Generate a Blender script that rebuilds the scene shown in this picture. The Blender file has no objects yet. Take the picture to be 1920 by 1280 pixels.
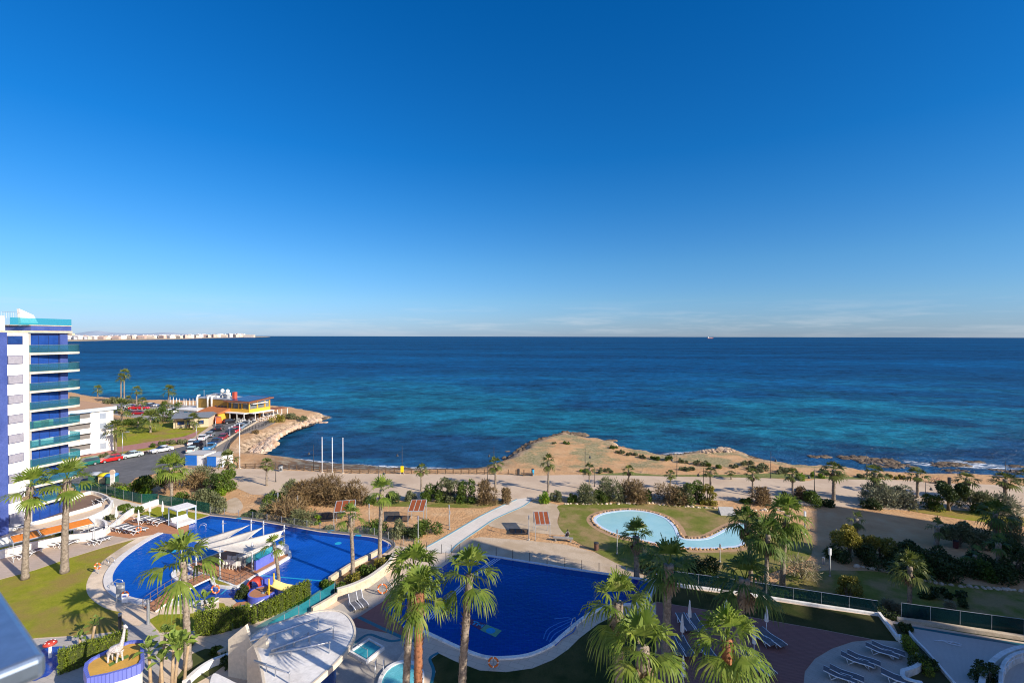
import bpy, bmesh, math, random
import numpy as np
from mathutils import Vector, Matrix
from mathutils.geometry import tessellate_polygon
R = math.radians
rnd = random.Random(7)
sc = bpy.context.scene
col = sc.collection

# ---------------------------------------------------------------- camera
F = 907.0; CAMZ = 26.0; PITCH = 0.62; ROLL = 0.12
cam_d = bpy.data.cameras.new('camera'); cam = bpy.data.objects.new('camera', cam_d); col.objects.link(cam)
cam_d.sensor_width = 36; cam_d.lens = F/1920*36; cam_d.clip_start = 0.1; cam_d.clip_end = 60000
cam.location = (0, 0, CAMZ)
CM = Matrix.Rotation(R(90-PITCH), 3, 'X') @ Matrix.Rotation(R(ROLL), 3, 'Z')
cam.rotation_euler = CM.to_euler(); sc.camera = cam
def ray(px, py): return CM @ Vector(((px-960)/F, -(py-640)/F, -1.0))
def G(px, py, z=0.0):
    "world point on the level z seen at a pixel of the photograph"
    d = ray(px, py); t = (z-CAMZ)/d.z
    return Vector((d.x*t, d.y*t, z))
def D(px, py, dep):
    "world point at distance dep (along y) seen at a pixel"
    d = ray(px, py); t = dep/d.y
    return Vector((d.x*t, dep, CAMZ+d.z*t))
def HT(base, py):
    "height above base of something standing on base whose top shows at row py"
    d = ray(960, py); return CAMZ + d.z/d.y*base.y - base.z

# ---------------------------------------------------------------- objects
def tag(o, label=None, cat=None, group=None, kind=None):
    if label: o['label'] = label
    if cat: o['category'] = cat
    if group: o['group'] = group
    if kind: o['kind'] = kind
    return o
def thing(name, label, cat, loc=(0,0,0), rz=0.0, group=None):
    o = bpy.data.objects.new(name, None); col.objects.link(o); o.empty_display_size = .1
    o.location = loc; o.rotation_euler = (0, 0, rz)
    return tag(o, label, cat, group)
def kids(o): return KIDS.get(o.name, [])
KIDS = {}
def link(name, me, parent=None):
    o = bpy.data.objects.new(name, me); col.objects.link(o)
    if parent: o.parent = parent; KIDS.setdefault(parent.name, []).append(o)
    return o
def copy_tree(o, loc=None, rz=None, label=None, scale=None, parent=None, group=None):
    c = o.copy(); col.objects.link(c)
    if parent: c.parent = parent; KIDS.setdefault(parent.name, []).append(c)
    for ch in list(kids(o)): copy_tree(ch, parent=c)
    if loc is not None: c.location = loc
    if rz is not None: c.rotation_euler = (0, 0, rz)
    if scale is not None: c.scale = scale if hasattr(scale, '__len__') else (scale,)*3
    if label: c['label'] = label
    if group: c['group'] = group
    return c
class Stock:
    "first use moves the prototype itself, later uses copy it with its parts"
    def __init__(s, o): s.o = o; s.used = False
    def put(s, loc, rz=0.0, label=None, scale=1.0, group=None):
        if s.used: return copy_tree(s.o, loc, rz, label, scale, group=group)
        s.used = True; o = s.o; o.location = loc; o.rotation_euler = (0,0,rz)
        o.scale = scale if hasattr(scale, '__len__') else (scale,)*3
        if label: o['label'] = label
        if group: o['group'] = group
        return o

class MB:
    def __init__(s): s.v = []; s.f = []; s.m = []; s.mi = 0
    def add(s, vs, fs):
        n = len(s.v); s.v += [tuple(p) for p in vs]
        for f in fs: s.f.append([n+i for i in f]); s.m.append(s.mi)
        return s
    def box(s, c, d, rz=0.0, M=None):
        hx, hy, hz = d[0]/2, d[1]/2, d[2]/2
        c = Vector(c); ca, sa = math.cos(rz), math.sin(rz); vs = []
        for z in (-hz, hz):
            for x, y in ((-hx,-hy),(hx,-hy),(hx,hy),(-hx,hy)):
                p = Vector((x, y, z))
                if M: p = M @ p
                p = Vector((p.x*ca-p.y*sa, p.x*sa+p.y*ca, p.z)); vs.append(p+c)
        return s.add(vs, [(3,2,1,0),(4,5,6,7),(0,1,5,4),(1,2,6,5),(2,3,7,6),(3,0,4,7)])
    def b2(s, x0, y0, z0, x1, y1, z1):
        return s.box(((x0+x1)/2,(y0+y1)/2,(z0+z1)/2), (abs(x1-x0),abs(y1-y0),abs(z1-z0)))
    def tube(s, pts, r, n=8, cap=True):
        pts = [Vector(p) for p in pts]; k = len(pts)
        rr = r if hasattr(r, '__len__') else [r]*k
        vs = []; fs = []; up = None
        for i, p in enumerate(pts):
            t = (pts[min(i+1,k-1)]-pts[max(i-1,0)]).normalized()
            if up is None: up = Vector((1,0,0)) if abs(t.x) < .8 else Vector((0,1,0))
            a = (up - t*up.dot(t)).normalized(); b = t.cross(a); up = a
            for j in range(n):
                an = 2*math.pi*j/n; vs.append(p + (a*math.cos(an)+b*math.sin(an))*rr[i])
        for i in range(k-1):
            for j in range(n):
                fs.append((i*n+j, i*n+(j+1)%n, (i+1)*n+(j+1)%n, (i+1)*n+j))
        if cap: fs.append(tuple(range(n-1,-1,-1))); fs.append(tuple((k-1)*n+j for j in range(n)))
        return s.add(vs, fs)
    def lathe(s, prof, c=(0,0,0), n=16):
        c = Vector(c); vs = []; fs = []; k = len(prof)
        for r, z in prof:
            for j in range(n):
                a = 2*math.pi*j/n; vs.append(c+Vector((r*math.cos(a), r*math.sin(a), z)))
        for i in range(k-1):
            for j in range(n): fs.append((i*n+j, i*n+(j+1)%n, (i+1)*n+(j+1)%n, (i+1)*n+j))
        fs.append(tuple(range(n-1,-1,-1))); fs.append(tuple((k-1)*n+j for j in range(n)))
        return s.add(vs, fs)
    def prism(s, poly, z0, z1, bottom=True):
        "poly: list of (x,y); walls and caps, concave outlines allowed"
        P = [(p[0], p[1]) for p in poly]; n = len(P)
        A = sum(P[i][0]*P[(i+1)%n][1]-P[(i+1)%n][0]*P[i][1] for i in range(n))
        if A < 0: P.reverse()
        vs = [(x,y,z0) for x,y in P]+[(x,y,z1) for x,y in P]
        fs = [(i,(i+1)%n,n+(i+1)%n,n+i) for i in range(n)]
        tri = tessellate_polygon([[Vector((x,y,0)) for x,y in P]])
        for t in tri:
            a, b, c = t
            cr = (P[b][0]-P[a][0])*(P[c][1]-P[a][1])-(P[b][1]-P[a][1])*(P[c][0]-P[a][0])
            if cr < 0: a, c = c, a
            fs.append((n+a,n+b,n+c))
            if bottom: fs.append((c,b,a))
        return s.add(vs, fs)
    def sheet(s, poly, z):
        P = [(p[0], p[1]) for p in poly]
        fs = []
        for t in tessellate_polygon([[Vector((x,y,0)) for x,y in P]]):
            a, b, c = t
            cr = (P[b][0]-P[a][0])*(P[c][1]-P[a][1])-(P[b][1]-P[a][1])*(P[c][0]-P[a][0])
            fs.append((a,b,c) if cr > 0 else (c,b,a))
        return s.add([(x,y,z) for x,y in P], fs)
    def ribbon(s, path, w0, w1, z0, z1, closed=False):
        "a band along path from offset w0 to w1 (to its left), between two heights"
        P = [Vector((p[0],p[1])) for p in path]; n = len(P); L = []; Q = []
        for i in range(n):
            a = P[(i-1)%n] if closed or i else P[0]; b = P[(i+1)%n] if closed or i < n-1 else P[-1]
            t = (b-a).normalized(); nn = Vector((-t.y, t.x))
            L.append(P[i]+nn*w0); Q.append(P[i]+nn*w1)
        vs = []
        for i in range(n): vs += [(*L[i],z0),(*L[i],z1),(*Q[i],z1),(*Q[i],z0)]
        fs = []
        for i in range(n if closed else n-1):
            a = 4*i; b = 4*((i+1)%n)
            for k in range(4): fs.append((a+k, a+(k+1)%4, b+(k+1)%4, b+k))
        if not closed: fs += [(3,2,1,0),(4*n-4,4*n-3,4*n-2,4*n-1)]
        return s.add(vs, fs)
    def build(s, name, mats, parent=None, smooth=False, bevel=0):
        me = bpy.data.meshes.new(name); me.from_pydata(s.v, [], s.f)
        for m in (mats if isinstance(mats, (list,tuple)) else [mats]): me.materials.append(m)
        if len(me.materials) > 1: me.polygons.foreach_set('material_index', s.m)
        if smooth: me.polygons.foreach_set('use_smooth', [True]*len(me.polygons))
        me.update()
        o = link(name, me, parent)
        if not s.nofix:
            bm = bmesh.new(); bm.from_mesh(me); bmesh.ops.recalc_face_normals(bm, faces=bm.faces); bm.to_mesh(me); bm.free()
        return o
    nofix = False
def struct(name, mb, m, smooth=False, kind='structure'):
    return tag(mb.build(name, m, None, smooth), kind=kind)

def crv(pts, closed=True, n=6):
    "Catmull-Rom through the points"
    P = [Vector((p[0],p[1])) for p in pts]; out = []; k = len(P)
    for i in range(k if closed else k-1):
        p0 = P[(i-1)%k] if closed or i else P[0]; p1 = P[i]; p2 = P[(i+1)%k]; p3 = P[(i+2)%k] if closed or i < k-2 else P[-1]
        for j in range(n):
            t = j/n; out.append(.5*((2*p1)+(p2-p0)*t+(2*p0-5*p1+4*p2-p3)*t*t+(3*p1-p0-3*p2+p3)*t*t*t))
    if not closed: out.append(P[-1])
    return out
def GP(pts, z=0.0): return [G(x,y,z).to_2d() for x,y in pts]

# ---------------------------------------------------------------- materials
MATS = {}
def nt(name):
    m = bpy.data.materials.new(name); m.use_nodes = True; t = m.node_tree; t.nodes.clear()
    o = t.nodes.new('ShaderNodeOutputMaterial'); return m, t, o
def N(t, kind, **kw):
    n = t.nodes.new(kind)
    for k, v in kw.items():
        if k.startswith('i_'): n.inputs[k[2:].replace('_',' ')].default_value = v
        else: setattr(n, k, v)
    return n
def ramp(t, fac, stops):
    r = t.nodes.new('ShaderNodeValToRGB'); e = r.color_ramp.elements
    while len(e) > 1: e.remove(e[-1])
    e[0].position = stops[0][0]; e[0].color = (*stops[0][1], 1)
    for p, c in stops[1:]:
        x = e.new(p); x.color = (*c, 1)
    t.links.new(fac, r.inputs['Fac']); return r.outputs['Color']
def noise(t, co, scale, detail=4, rough=.6):
    n = N(t, 'ShaderNodeTexNoise'); n.inputs['Scale'].default_value = scale; n.inputs['Detail'].default_value = detail
    n.inputs['Roughness'].default_value = rough; t.links.new(co, n.inputs['Vector']); return n.outputs['Fac']
def mixc(t, fac, a, b, mode='MIX'):
    m = N(t, 'ShaderNodeMix', data_type='RGBA', blend_type=mode)
    for s, v in ((m.inputs[0], fac), (m.inputs[6], a), (m.inputs[7], b)):
        if hasattr(v, 'is_linked'): t.links.new(v, s)
        elif isinstance(v, (int, float)): s.default_value = v
        else: s.default_value = (*v, 1)
    return m.outputs[2]
def mat(name, c1, c2=None, scale=3.0, rough=.8, spec=.3, metal=0, bump=0, bscale=None, c3=None, big=.15, rnd_obj=0, lo=.35, hi=.65):
    "noise between two or three colours; bump in metres"
    if name in MATS: return MATS[name]
    m, t, o = nt(name); p = N(t, 'ShaderNodeBsdfPrincipled')
    p.inputs['Roughness'].default_value = rough; p.inputs['Specular IOR Level'].default_value = spec; p.inputs['Metallic'].default_value = metal
    co = N(t, 'ShaderNodeTexCoord').outputs['Object']
    c2 = c2 or tuple(x*.85 for x in c1)
    c = ramp(t, noise(t, co, scale), [(lo, c1), (hi, c2)])
    if c3: 
        f = ramp(t, noise(t, co, scale*big, 5), [(.45,(0,0,0)),(.6,(1,1,1))])
        c = mixc(t, f, c, c3)
    c = mixc(t, 1.0, c, ramp(t, noise(t, co, max(scale*7, 1.5), 6, .7), [(.32,(.84,.84,.84)),(.66,(1.1,1.1,1.1))]), 'MULTIPLY')
    if rnd_obj:
        oi = N(t, 'ShaderNodeObjectInfo'); hs = N(t, 'ShaderNodeHueSaturation')
        mr = N(t, 'ShaderNodeMapRange'); mr.inputs['To Min'].default_value = 1-rnd_obj; mr.inputs['To Max'].default_value = 1+rnd_obj
        t.links.new(oi.outputs['Random'], mr.inputs['Value']); t.links.new(mr.outputs[0], hs.inputs['Value']); t.links.new(c, hs.inputs['Color']); c = hs.outputs['Color']
    t.links.new(c, p.inputs['Base Color'])
    if bump:
        b = N(t, 'ShaderNodeBump'); b.inputs['Distance'].default_value = bump
        t.links.new(noise(t, co, bscale or scale*4, 3), b.inputs['Height']); t.links.new(b.outputs[0], p.inputs['Normal'])
    t.links.new(p.outputs[0], o.inputs[0]); MATS[name] = m; return m
def glass(name, c, alpha=.35, rough=.05):
    m, t, o = nt(name); g = N(t, 'ShaderNodeBsdfPrincipled'); g.inputs['Base Color'].default_value = (*c,1); g.inputs['Roughness'].default_value = rough
    tr = N(t, 'ShaderNodeBsdfTransparent'); tr.inputs[0].default_value = (min(1,c[0]*1.3+.35), min(1,c[1]*1.3+.35), min(1,c[2]*1.3+.35), 1)
    x = N(t, 'ShaderNodeMixShader'); x.inputs[0].default_value = alpha
    t.links.new(tr.outputs[0], x.inputs[1]); t.links.new(g.outputs[0], x.inputs[2]); t.links.new(x.outputs[0], o.inputs[0]); MATS[name] = m; return m
def leaf(name, c1, c2, scale=1.5, trans=.35, c3=None, rv=.12):
    m, t, o = nt(name); co = N(t, 'ShaderNodeTexCoord').outputs['Object']
    c = ramp(t, noise(t, co, scale, 3), [(.35, c1), (.62, c2)]+([(.75, c3)] if c3 else []))
    oi = N(t, 'ShaderNodeObjectInfo'); hs = N(t, 'ShaderNodeHueSaturation'); mr = N(t, 'ShaderNodeMapRange')
    mr.inputs['To Min'].default_value = 1-rv; mr.inputs['To Max'].default_value = 1+rv
    t.links.new(oi.outputs['Random'], mr.inputs['Value']); t.links.new(mr.outputs[0], hs.inputs['Value']); t.links.new(c, hs.inputs['Color'])
    c = hs.outputs['Color']
    p = N(t, 'ShaderNodeBsdfPrincipled'); p.inputs['Roughness'].default_value = .55; p.inputs['Specular IOR Level'].default_value = .3
    tl = N(t, 'ShaderNodeBsdfTranslucent'); x = N(t, 'ShaderNodeMixShader'); x.inputs[0].default_value = trans
    t.links.new(c, p.inputs['Base Color']); t.links.new(c, tl.inputs['Color'])
    t.links.new(p.outputs[0], x.inputs[1]); t.links.new(tl.outputs[0], x.inputs[2]); t.links.new(x.outputs[0], o.inputs[0]); MATS[name] = m; return m
def tiles(name, c1, c2, size, mortar, gap=.02, rough=.6, spec=.3, rot=0.0, offset=0.0, ratio=1.0, varn=.3):
    "a brick-texture surface: paving, decking or pool mosaic"
    if name in MATS: return MATS[name]
    m, t, o = nt(name); p = N(t, 'ShaderNodeBsdfPrincipled'); p.inputs['Roughness'].default_value = rough; p.inputs['Specular IOR Level'].default_value = spec
    co = N(t, 'ShaderNodeTexCoord').outputs['Object']; mp = N(t, 'ShaderNodeMapping'); mp.inputs['Rotation'].default_value = (0,0,rot); t.links.new(co, mp.inputs[0])
    b = N(t, 'ShaderNodeTexBrick', offset=offset); b.inputs['Color1'].default_value = (*c1,1); b.inputs['Color2'].default_value = (*c2,1); b.inputs['Mortar'].default_value = (*mortar,1)
    b.inputs['Scale'].default_value = 1; b.inputs['Mortar Size'].default_value = gap; b.inputs['Brick Width'].default_value = size*ratio; b.inputs['Row Height'].default_value = size
    t.links.new(mp.outputs[0], b.inputs[0])
    c = mixc(t, ramp(t, noise(t, co, .5, 5), [(.3,(0,0,0)),(.7,(varn,)*3)]), b.outputs['Color'], tuple(x*.6 for x in c1))
    t.links.new(c, p.inputs['Base Color']); t.links.new(p.outputs[0], o.inputs[0]); MATS[name] = m; return m
white = mat('white_paint', (.82,.80,.75), (.75,.73,.68), .6, .7, c3=(.66,.63,.57), big=2.2)
white_metal = mat('white_metal', (.75,.76,.78), (.68,.69,.71), 2, .4)
steel = mat('steel', (.55,.57,.6), (.45,.47,.5), 3, .35, metal=.7)
dark_metal = mat('dark_metal', (.03,.032,.035), (.05,.05,.05), 5, .5)
grey_metal = mat('grey_metal', (.35,.37,.38), (.28,.3,.32), 4, .5)
stone_cream = mat('cream_stone', (.62,.52,.38), (.5,.4,.28), 2.0, .85, bump=.02, bscale=8)
stone_pale = mat('pale_stone', (.76,.62,.45), (.68,.54,.38), 1.2, .85, c3=(.45,.36,.26))
blue_tile = mat('blue_facade_tile', (.06,.095,.30), (.075,.11,.33), .8, .45, bump=.01, bscale=6, c3=(.05,.08,.27), big=.3)
dark_glass = mat('dark_glass', (.012,.04,.16), (.02,.06,.22), .8, .08, spec=.6)
teal_glass = glass('teal_glass', (.06,.36,.42), .24); balcony_glass = glass('balcony_glass', (.10,.30,.34), .17)
fence_glass = glass('fence_glass', (.03,.17,.15), .30); dark_fence_glass = glass('dark_fence_glass', (.015,.07,.09), .22)
clear_glass = glass('clear_glass', (.5,.6,.6), .03)
asphalt = mat('asphalt', (.115,.115,.118), (.15,.15,.15), 1.2, .9, bump=.005, c3=(.10,.10,.102))
orange_fab = mat('orange_fabric', (.75,.24,.03), (.7,.2,.025), 2, .8)
grey_mesh = mat('grey_mesh_fabric', (.10,.10,.11), (.14,.14,.15), 6, .8)
canvas = mat('white_canvas', (.78,.75,.70), (.72,.69,.63), .5, .75)
wood_dark = mat('dark_wood', (.10,.065,.04), (.16,.10,.06), 5, .8)
rust_wood = mat('red_brown_slats', (.30,.075,.022), (.22,.055,.018), 6, .7)
bark = mat('palm_bark', (.34,.28,.215), (.17,.135,.10), 4.5, .95, bump=.06, bscale=9, rnd_obj=.15)
bark_red = mat('red_palm_bark', (.36,.15,.07), (.22,.1,.05), 7, .95, bump=.04, bscale=14)
bark_dk = mat('brown_stem', (.12,.085,.06), (.2,.15,.1), 9, .95)

# ---------------------------------------------------------------- light
SUN_EL = 26.5; SH = Vector((-.85,.53)).normalized()      # the way shadows run on the ground
w = bpy.data.worlds.new('World'); sc.world = w; w.use_nodes = True; t = w.node_tree; t.nodes.clear()
wo = N(t, 'ShaderNodeOutputWorld'); bg = N(t, 'ShaderNodeBackground'); bg.inputs[1].default_value = .0587
sky = N(t, 'ShaderNodeTexSky'); sky.sky_type = 'NISHITA'; sky.sun_disc = False; sky.sun_elevation = R(SUN_EL)
sun_az = math.atan2(-SH.x, -SH.y)      # clockwise from +y
sky.sun_rotation = sun_az; sky.altitude = 30; sky.air_density = 1.0; sky.dust_density = .25; sky.ozone_density = 3.0
hs = N(t, 'ShaderNodeHueSaturation'); hs.inputs['Saturation'].default_value = 1.12; gm = N(t, 'ShaderNodeGamma'); gm.inputs[1].default_value = 1.0
t.links.new(sky.outputs[0], hs.inputs['Color'])
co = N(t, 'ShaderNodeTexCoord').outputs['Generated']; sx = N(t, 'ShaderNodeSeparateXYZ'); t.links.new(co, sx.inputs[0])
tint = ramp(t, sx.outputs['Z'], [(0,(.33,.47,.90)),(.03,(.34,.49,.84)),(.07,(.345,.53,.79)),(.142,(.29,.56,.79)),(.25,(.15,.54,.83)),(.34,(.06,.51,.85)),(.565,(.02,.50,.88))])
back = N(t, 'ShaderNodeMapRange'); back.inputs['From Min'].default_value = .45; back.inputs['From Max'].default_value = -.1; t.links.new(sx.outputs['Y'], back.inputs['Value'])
tint = mixc(t, back.outputs[0], tint, (1.28,1.08,1.2))  # unseen sky overhead and behind is brightened and reddened to lift the shade
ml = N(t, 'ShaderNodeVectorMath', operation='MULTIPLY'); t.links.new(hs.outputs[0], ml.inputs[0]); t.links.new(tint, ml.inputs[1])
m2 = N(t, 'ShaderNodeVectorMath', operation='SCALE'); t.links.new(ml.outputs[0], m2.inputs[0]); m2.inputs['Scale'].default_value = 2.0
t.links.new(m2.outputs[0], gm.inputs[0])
# thin cloud wisps low over the sea
mp = N(t, 'ShaderNodeMapping'); mp.inputs['Scale'].default_value = (3.0,3.0,32); mp.inputs['Location'].default_value = (.37,1.3,0); t.links.new(co, mp.inputs[0])
cl = ramp(t, noise(t, mp.outputs[0], 1.6, 7, .62), [(.50,(0,0,0)),(.68,(1,1,1))])
band = ramp(t, sx.outputs['Z'], [(.0,(.5,.5,.5)),(.022,(1,1,1)),(.075,(0,0,0))])
mu = N(t, 'ShaderNodeMix', data_type='RGBA', blend_type='MULTIPLY'); mu.inputs[0].default_value = .6
t.links.new(cl, mu.inputs[6]); t.links.new(band, mu.inputs[7]); mu.inputs[0].default_value = 1
f2 = N(t, 'ShaderNodeMath', operation='MULTIPLY'); t.links.new(mu.outputs[2], f2.inputs[0]); f2.inputs[1].default_value = .30
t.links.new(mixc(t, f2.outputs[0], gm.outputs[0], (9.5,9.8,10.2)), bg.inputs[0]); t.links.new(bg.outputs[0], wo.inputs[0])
sd = bpy.data.lights.new('sun', 'SUN'); sd.energy = 5.0; sd.angle = R(.5); sd.color = (1,.90,.76)
so = bpy.data.objects.new('sun', sd); col.objects.link(so)
sdir = Vector((SH.x*math.cos(R(SUN_EL)), SH.y*math.cos(R(SUN_EL)), -math.sin(R(SUN_EL))))
so.rotation_euler = sdir.to_track_quat('-Z', 'Y').to_euler(); so.location = (40,-20,60)
sc.view_settings.view_transform = 'Standard'; sc.view_settings.look = 'None'; sc.view_settings.gamma = 1; sc.view_settings.use_curve_mapping = False
sc.view_settings.exposure = 0.55
sc.cycles.use_denoising = True; sc.cycles.filter_width = 1.1
sc.cycles.max_bounces = 6; sc.cycles.transparent_max_bounces = 12
# ================================================================ SETTING
SEA = -3.2; LAND = -1.2
coast_px = [(-260,742),(0,742),(150,741),(171,746),(192,749),(248,753),(277,756),(314,755),(375,757),(430,759),(480,762),(527,766.5),(563,771),(594,777),(613,782),(596,790),(579,798),(547,809),(516,821),(493,832),(477,843),(471,851),(476,857),(513,859),(547,861),(579,863),(604,866),(640,870),(670,871),(713,874),(797,878),(870,878.5),(893,877),(910,873),(922,871),(948,862),(972,852.5),(980,843),(993,835),(1005,828),(1027,823),(1043,815),(1060,812),(1080,820),(1097,825),(1130,830),(1147,836),(1170,842),(1197,852),(1218,855),(1238,858),(1257,859),(1280,855),(1313,850),(1355,847.5),(1388,854),(1408,860),(1430,868),(1457,874),(1494,878),(1532,880.6),(1579,884),(1594,887),(1620,890),(1698,893),(1745,894),(1776,896),(1823,898.6),(1854,902),(1917,906),(2050,915),(2400,935)]
coast = GP(coast_px, SEA) + [Vector((200,20)), Vector((-330,20)), Vector((-330,230))]
cn = np.array([(p.x,p.y) for p in coast])
def inside(X, Y, poly):
    r = np.zeros(X.shape, bool); n = len(poly)
    for i in range(n):
        x1,y1 = poly[i]; x2,y2 = poly[(i+1)%n]
        if y1 == y2: continue
        c = ((y1 > Y) != (y2 > Y)) & (X < (x2-x1)*(Y-y1)/(y2-y1)+x1); r ^= c
    return r
def dist(X, Y, poly, k):
    d = np.full(X.shape, 1e9)
    for i in range(k):
        x1,y1 = poly[i]; x2,y2 = poly[(i+1)%len(poly)]; dx, dy = x2-x1, y2-y1; L = dx*dx+dy*dy+1e-9
        tt = np.clip(((X-x1)*dx+(Y-y1)*dy)/L, 0, 1); d = np.minimum(d, np.hypot(X-x1-tt*dx, Y-y1-tt*dy))
    return d
def vnoise(X, Y, s, seed=0):
    "smooth value noise"
    r = np.random.RandomState(seed).rand(64,64); x = X/s; y = Y/s; xi = np.floor(x).astype(int); yi = np.floor(y).astype(int); fx = x-xi; fy = y-yi
    fx = fx*fx*(3-2*fx); fy = fy*fy*(3-2*fy); g = lambda a,b: r[a%64,b%64]
    return (g(xi,yi)*(1-fx)+g(xi+1,yi)*fx)*(1-fy)+(g(xi,yi+1)*(1-fx)+g(xi+1,yi+1)*fx)*fy
GX = np.arange(-330, 200.1, 1.0); GY = np.concatenate([np.arange(20, 92, 3.0), np.arange(92, 256, .75)])
X, Y = np.meshgrid(GX, GY); ins = inside(X, Y, cn); d = dist(X, Y, cn, len(coast_px)-1); sd_ = np.where(ins, d, -d)+np.where(X>-12,1.0,.35)*((vnoise(X,Y,5,7)-.5)*2.6+(vnoise(X,Y,2,8)-.5)*1.2)
nz = vnoise(X,Y,3.5,1)*.6+vnoise(X,Y,1.3,2)*.4
# gentle sand beach in the bay, steeper rock on the headlands
bay = np.clip(1-np.abs(X+28)/30, 0, 1)*np.clip((118-Y)/8,0,1)*np.clip((Y-98)/2,0,1); slope = .55-.40*np.clip(bay*3,0,1)
hgt = SEA+slope*sd_+(nz-.5)*np.clip(1.6-np.abs(sd_-1.5)*.22,0,1.2)*(1-.8*np.clip(bay*3,0,1))
cape = np.clip(1-np.hypot((X-12)/26,(Y-118)/16),0,1)
Z = np.minimum(hgt, LAND-.02+cape*.45*(ins)+(nz-.5)*np.where((Y>101)&(X>-8)&(X<120),.30,.03)-np.where((Y>101)&(X>-8)&(X<120),.12,0)); Z = np.maximum(Z, -6)
ny, nx = X.shape; keep = (sd_ > -9)
vid = np.arange(nx*ny).reshape(ny,nx); a = keep[:-1,:-1]|keep[1:,1:]
q = np.stack([vid[:-1,:-1],vid[:-1,1:],vid[1:,1:],vid[1:,:-1]],-1)[a]
used = np.unique(q); remap = np.full(nx*ny,-1); remap[used] = np.arange(len(used)); q = remap[q]
V = np.stack([X.ravel(),Y.ravel(),Z.ravel()],-1)[used]
me = bpy.data.meshes.new('ground'); me.from_pydata(V.tolist(), [], q.tolist()); me.polygons.foreach_set('use_smooth', [True]*len(me.polygons))
at = me.attributes.new('shore','FLOAT','POINT'); at.data.foreach_set('value', sd_.ravel()[used].astype('f'))
at = me.attributes.new('bay','FLOAT','POINT'); at.data.foreach_set('value', np.clip(bay*3,0,1).ravel()[used].astype('f'))
m, t, o = nt('dry_earth'); p = N(t,'ShaderNodeBsdfPrincipled'); p.inputs['Roughness'].default_value = .95; p.inputs['Specular IOR Level'].default_value = .15
co = N(t,'ShaderNodeTexCoord').outputs['Object']
c = ramp(t, noise(t, co, .35, 7), [(.3,(.50,.28,.13)),(.5,(.56,.33,.16)),(.7,(.60,.39,.21))])
sc_ = ramp(t, noise(t, co, .13, 8, .7), [(.45,(0,0,0)),(.53,(1,1,1))]); scr = N(t,'ShaderNodeAttribute', attribute_name='shore')
pz_ = N(t,'ShaderNodeSeparateXYZ'); t.links.new(co, pz_.inputs[0]); gy = N(t,'ShaderNodeMapRange'); gy.inputs['From Min'].default_value = 99; gy.inputs['From Max'].default_value = 101; t.links.new(pz_.outputs['Y'], gy.inputs['Value'])
gx = N(t,'ShaderNodeMapRange'); gx.inputs['From Min'].default_value = -8; gx.inputs['From Max'].default_value = 4; t.links.new(pz_.outputs['X'], gx.inputs['Value'])
s1 = N(t,'ShaderNodeMath',operation='MULTIPLY'); t.links.new(gy.outputs[0], s1.inputs[0]); t.links.new(gx.outputs[0], s1.inputs[1]); s2 = N(t,'ShaderNodeMath',operation='MULTIPLY'); t.links.new(s1.outputs[0], s2.inputs[0]); t.links.new(sc_, s2.inputs[1])
c = mixc(t, s2.outputs[0], c, ramp(t, noise(t, co, 2.2, 5), [(.4,(.22,.20,.09)),(.6,(.38,.31,.17))]))
rk = ramp(t, noise(t, co, .9, 9, .75), [(.38,(.10,.075,.05)),(.5,(.42,.30,.19)),(.62,(.60,.46,.32))])
mr = N(t,'ShaderNodeMapRange'); mr.inputs['From Min'].default_value = 5.5; mr.inputs['From Max'].default_value = 2.5; t.links.new(scr.outputs['Fac'], mr.inputs['Value'])
c = mixc(t, mr.outputs[0], c, rk)
mr2 = N(t,'ShaderNodeMapRange'); mr2.inputs['From Min'].default_value = 1.2; mr2.inputs['From Max'].default_value = .2; t.links.new(scr.outputs['Fac'], mr2.inputs['Value'])
c = mixc(t, mr2.outputs[0], c, (.07,.055,.04))
# seaweed on the little beach
by = N(t,'ShaderNodeAttribute', attribute_name='bay')
sw = ramp(t, noise(t, co, .45, 7, .6), [(.42,(.24,.22,.17)),(.52,(.13,.085,.055)),(.75,(.17,.115,.075))])
c = mixc(t, by.outputs['Fac'], c, sw)
t.links.new(c, p.inputs['Base Color']); b = N(t,'ShaderNodeBump'); b.inputs['Distance'].default_value = .28; t.links.new(noise(t, co, 1.6, 8, .72), b.inputs['Height']); t.links.new(b.outputs[0], p.inputs['Normal'])
t.links.new(p.outputs[0], o.inputs[0]); me.materials.append(m); earth = m
tag(link('ground', me), kind='structure')

# ---- sea
m, t, o = nt('sea_water'); co = N(t,'ShaderNodeTexCoord').outputs['Object']
gm_ = N(t,'ShaderNodeNewGeometry'); sx = N(t,'ShaderNodeSeparateXYZ'); t.links.new(gm_.outputs['Position'], sx.inputs[0])
def mapped(sx_, sy_, rot=0, w=0):
    mp = N(t,'ShaderNodeMapping'); mp.inputs['Scale'].default_value = (sx_,sy_,1); mp.inputs['Rotation'].default_value = (0,0,rot); mp.inputs['Location'].default_value = (w,w*.7,0); t.links.new(co, mp.inputs[0]); return mp.outputs[0]
dist_r = N(t,'ShaderNodeMapRange'); dist_r.inputs['From Min'].default_value = 95; dist_r.inputs['From Max'].default_value = 1100; t.links.new(sx.outputs['Y'], dist_r.inputs['Value'])
base = ramp(t, dist_r.outputs[0], [(0,(.014,.078,.175)),(.10,(.004,.090,.210)),(.35,(.0,.062,.172)),(1,(.0,.050,.140))])
def shoal(px, py, rx, ry):
    g = G(px, py, SEA); mp = N(t,'ShaderNodeMapping'); mp.inputs['Scale'].default_value = (1/rx,1/ry,1); mp.inputs['Location'].default_value = (-g.x/rx,-g.y/ry,-SEA); t.links.new(co, mp.inputs[0])
    gr = N(t,'ShaderNodeTexGradient', gradient_type='SPHERICAL'); t.links.new(mp.outputs[0], gr.inputs[0]); return gr.outputs['Fac']
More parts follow.
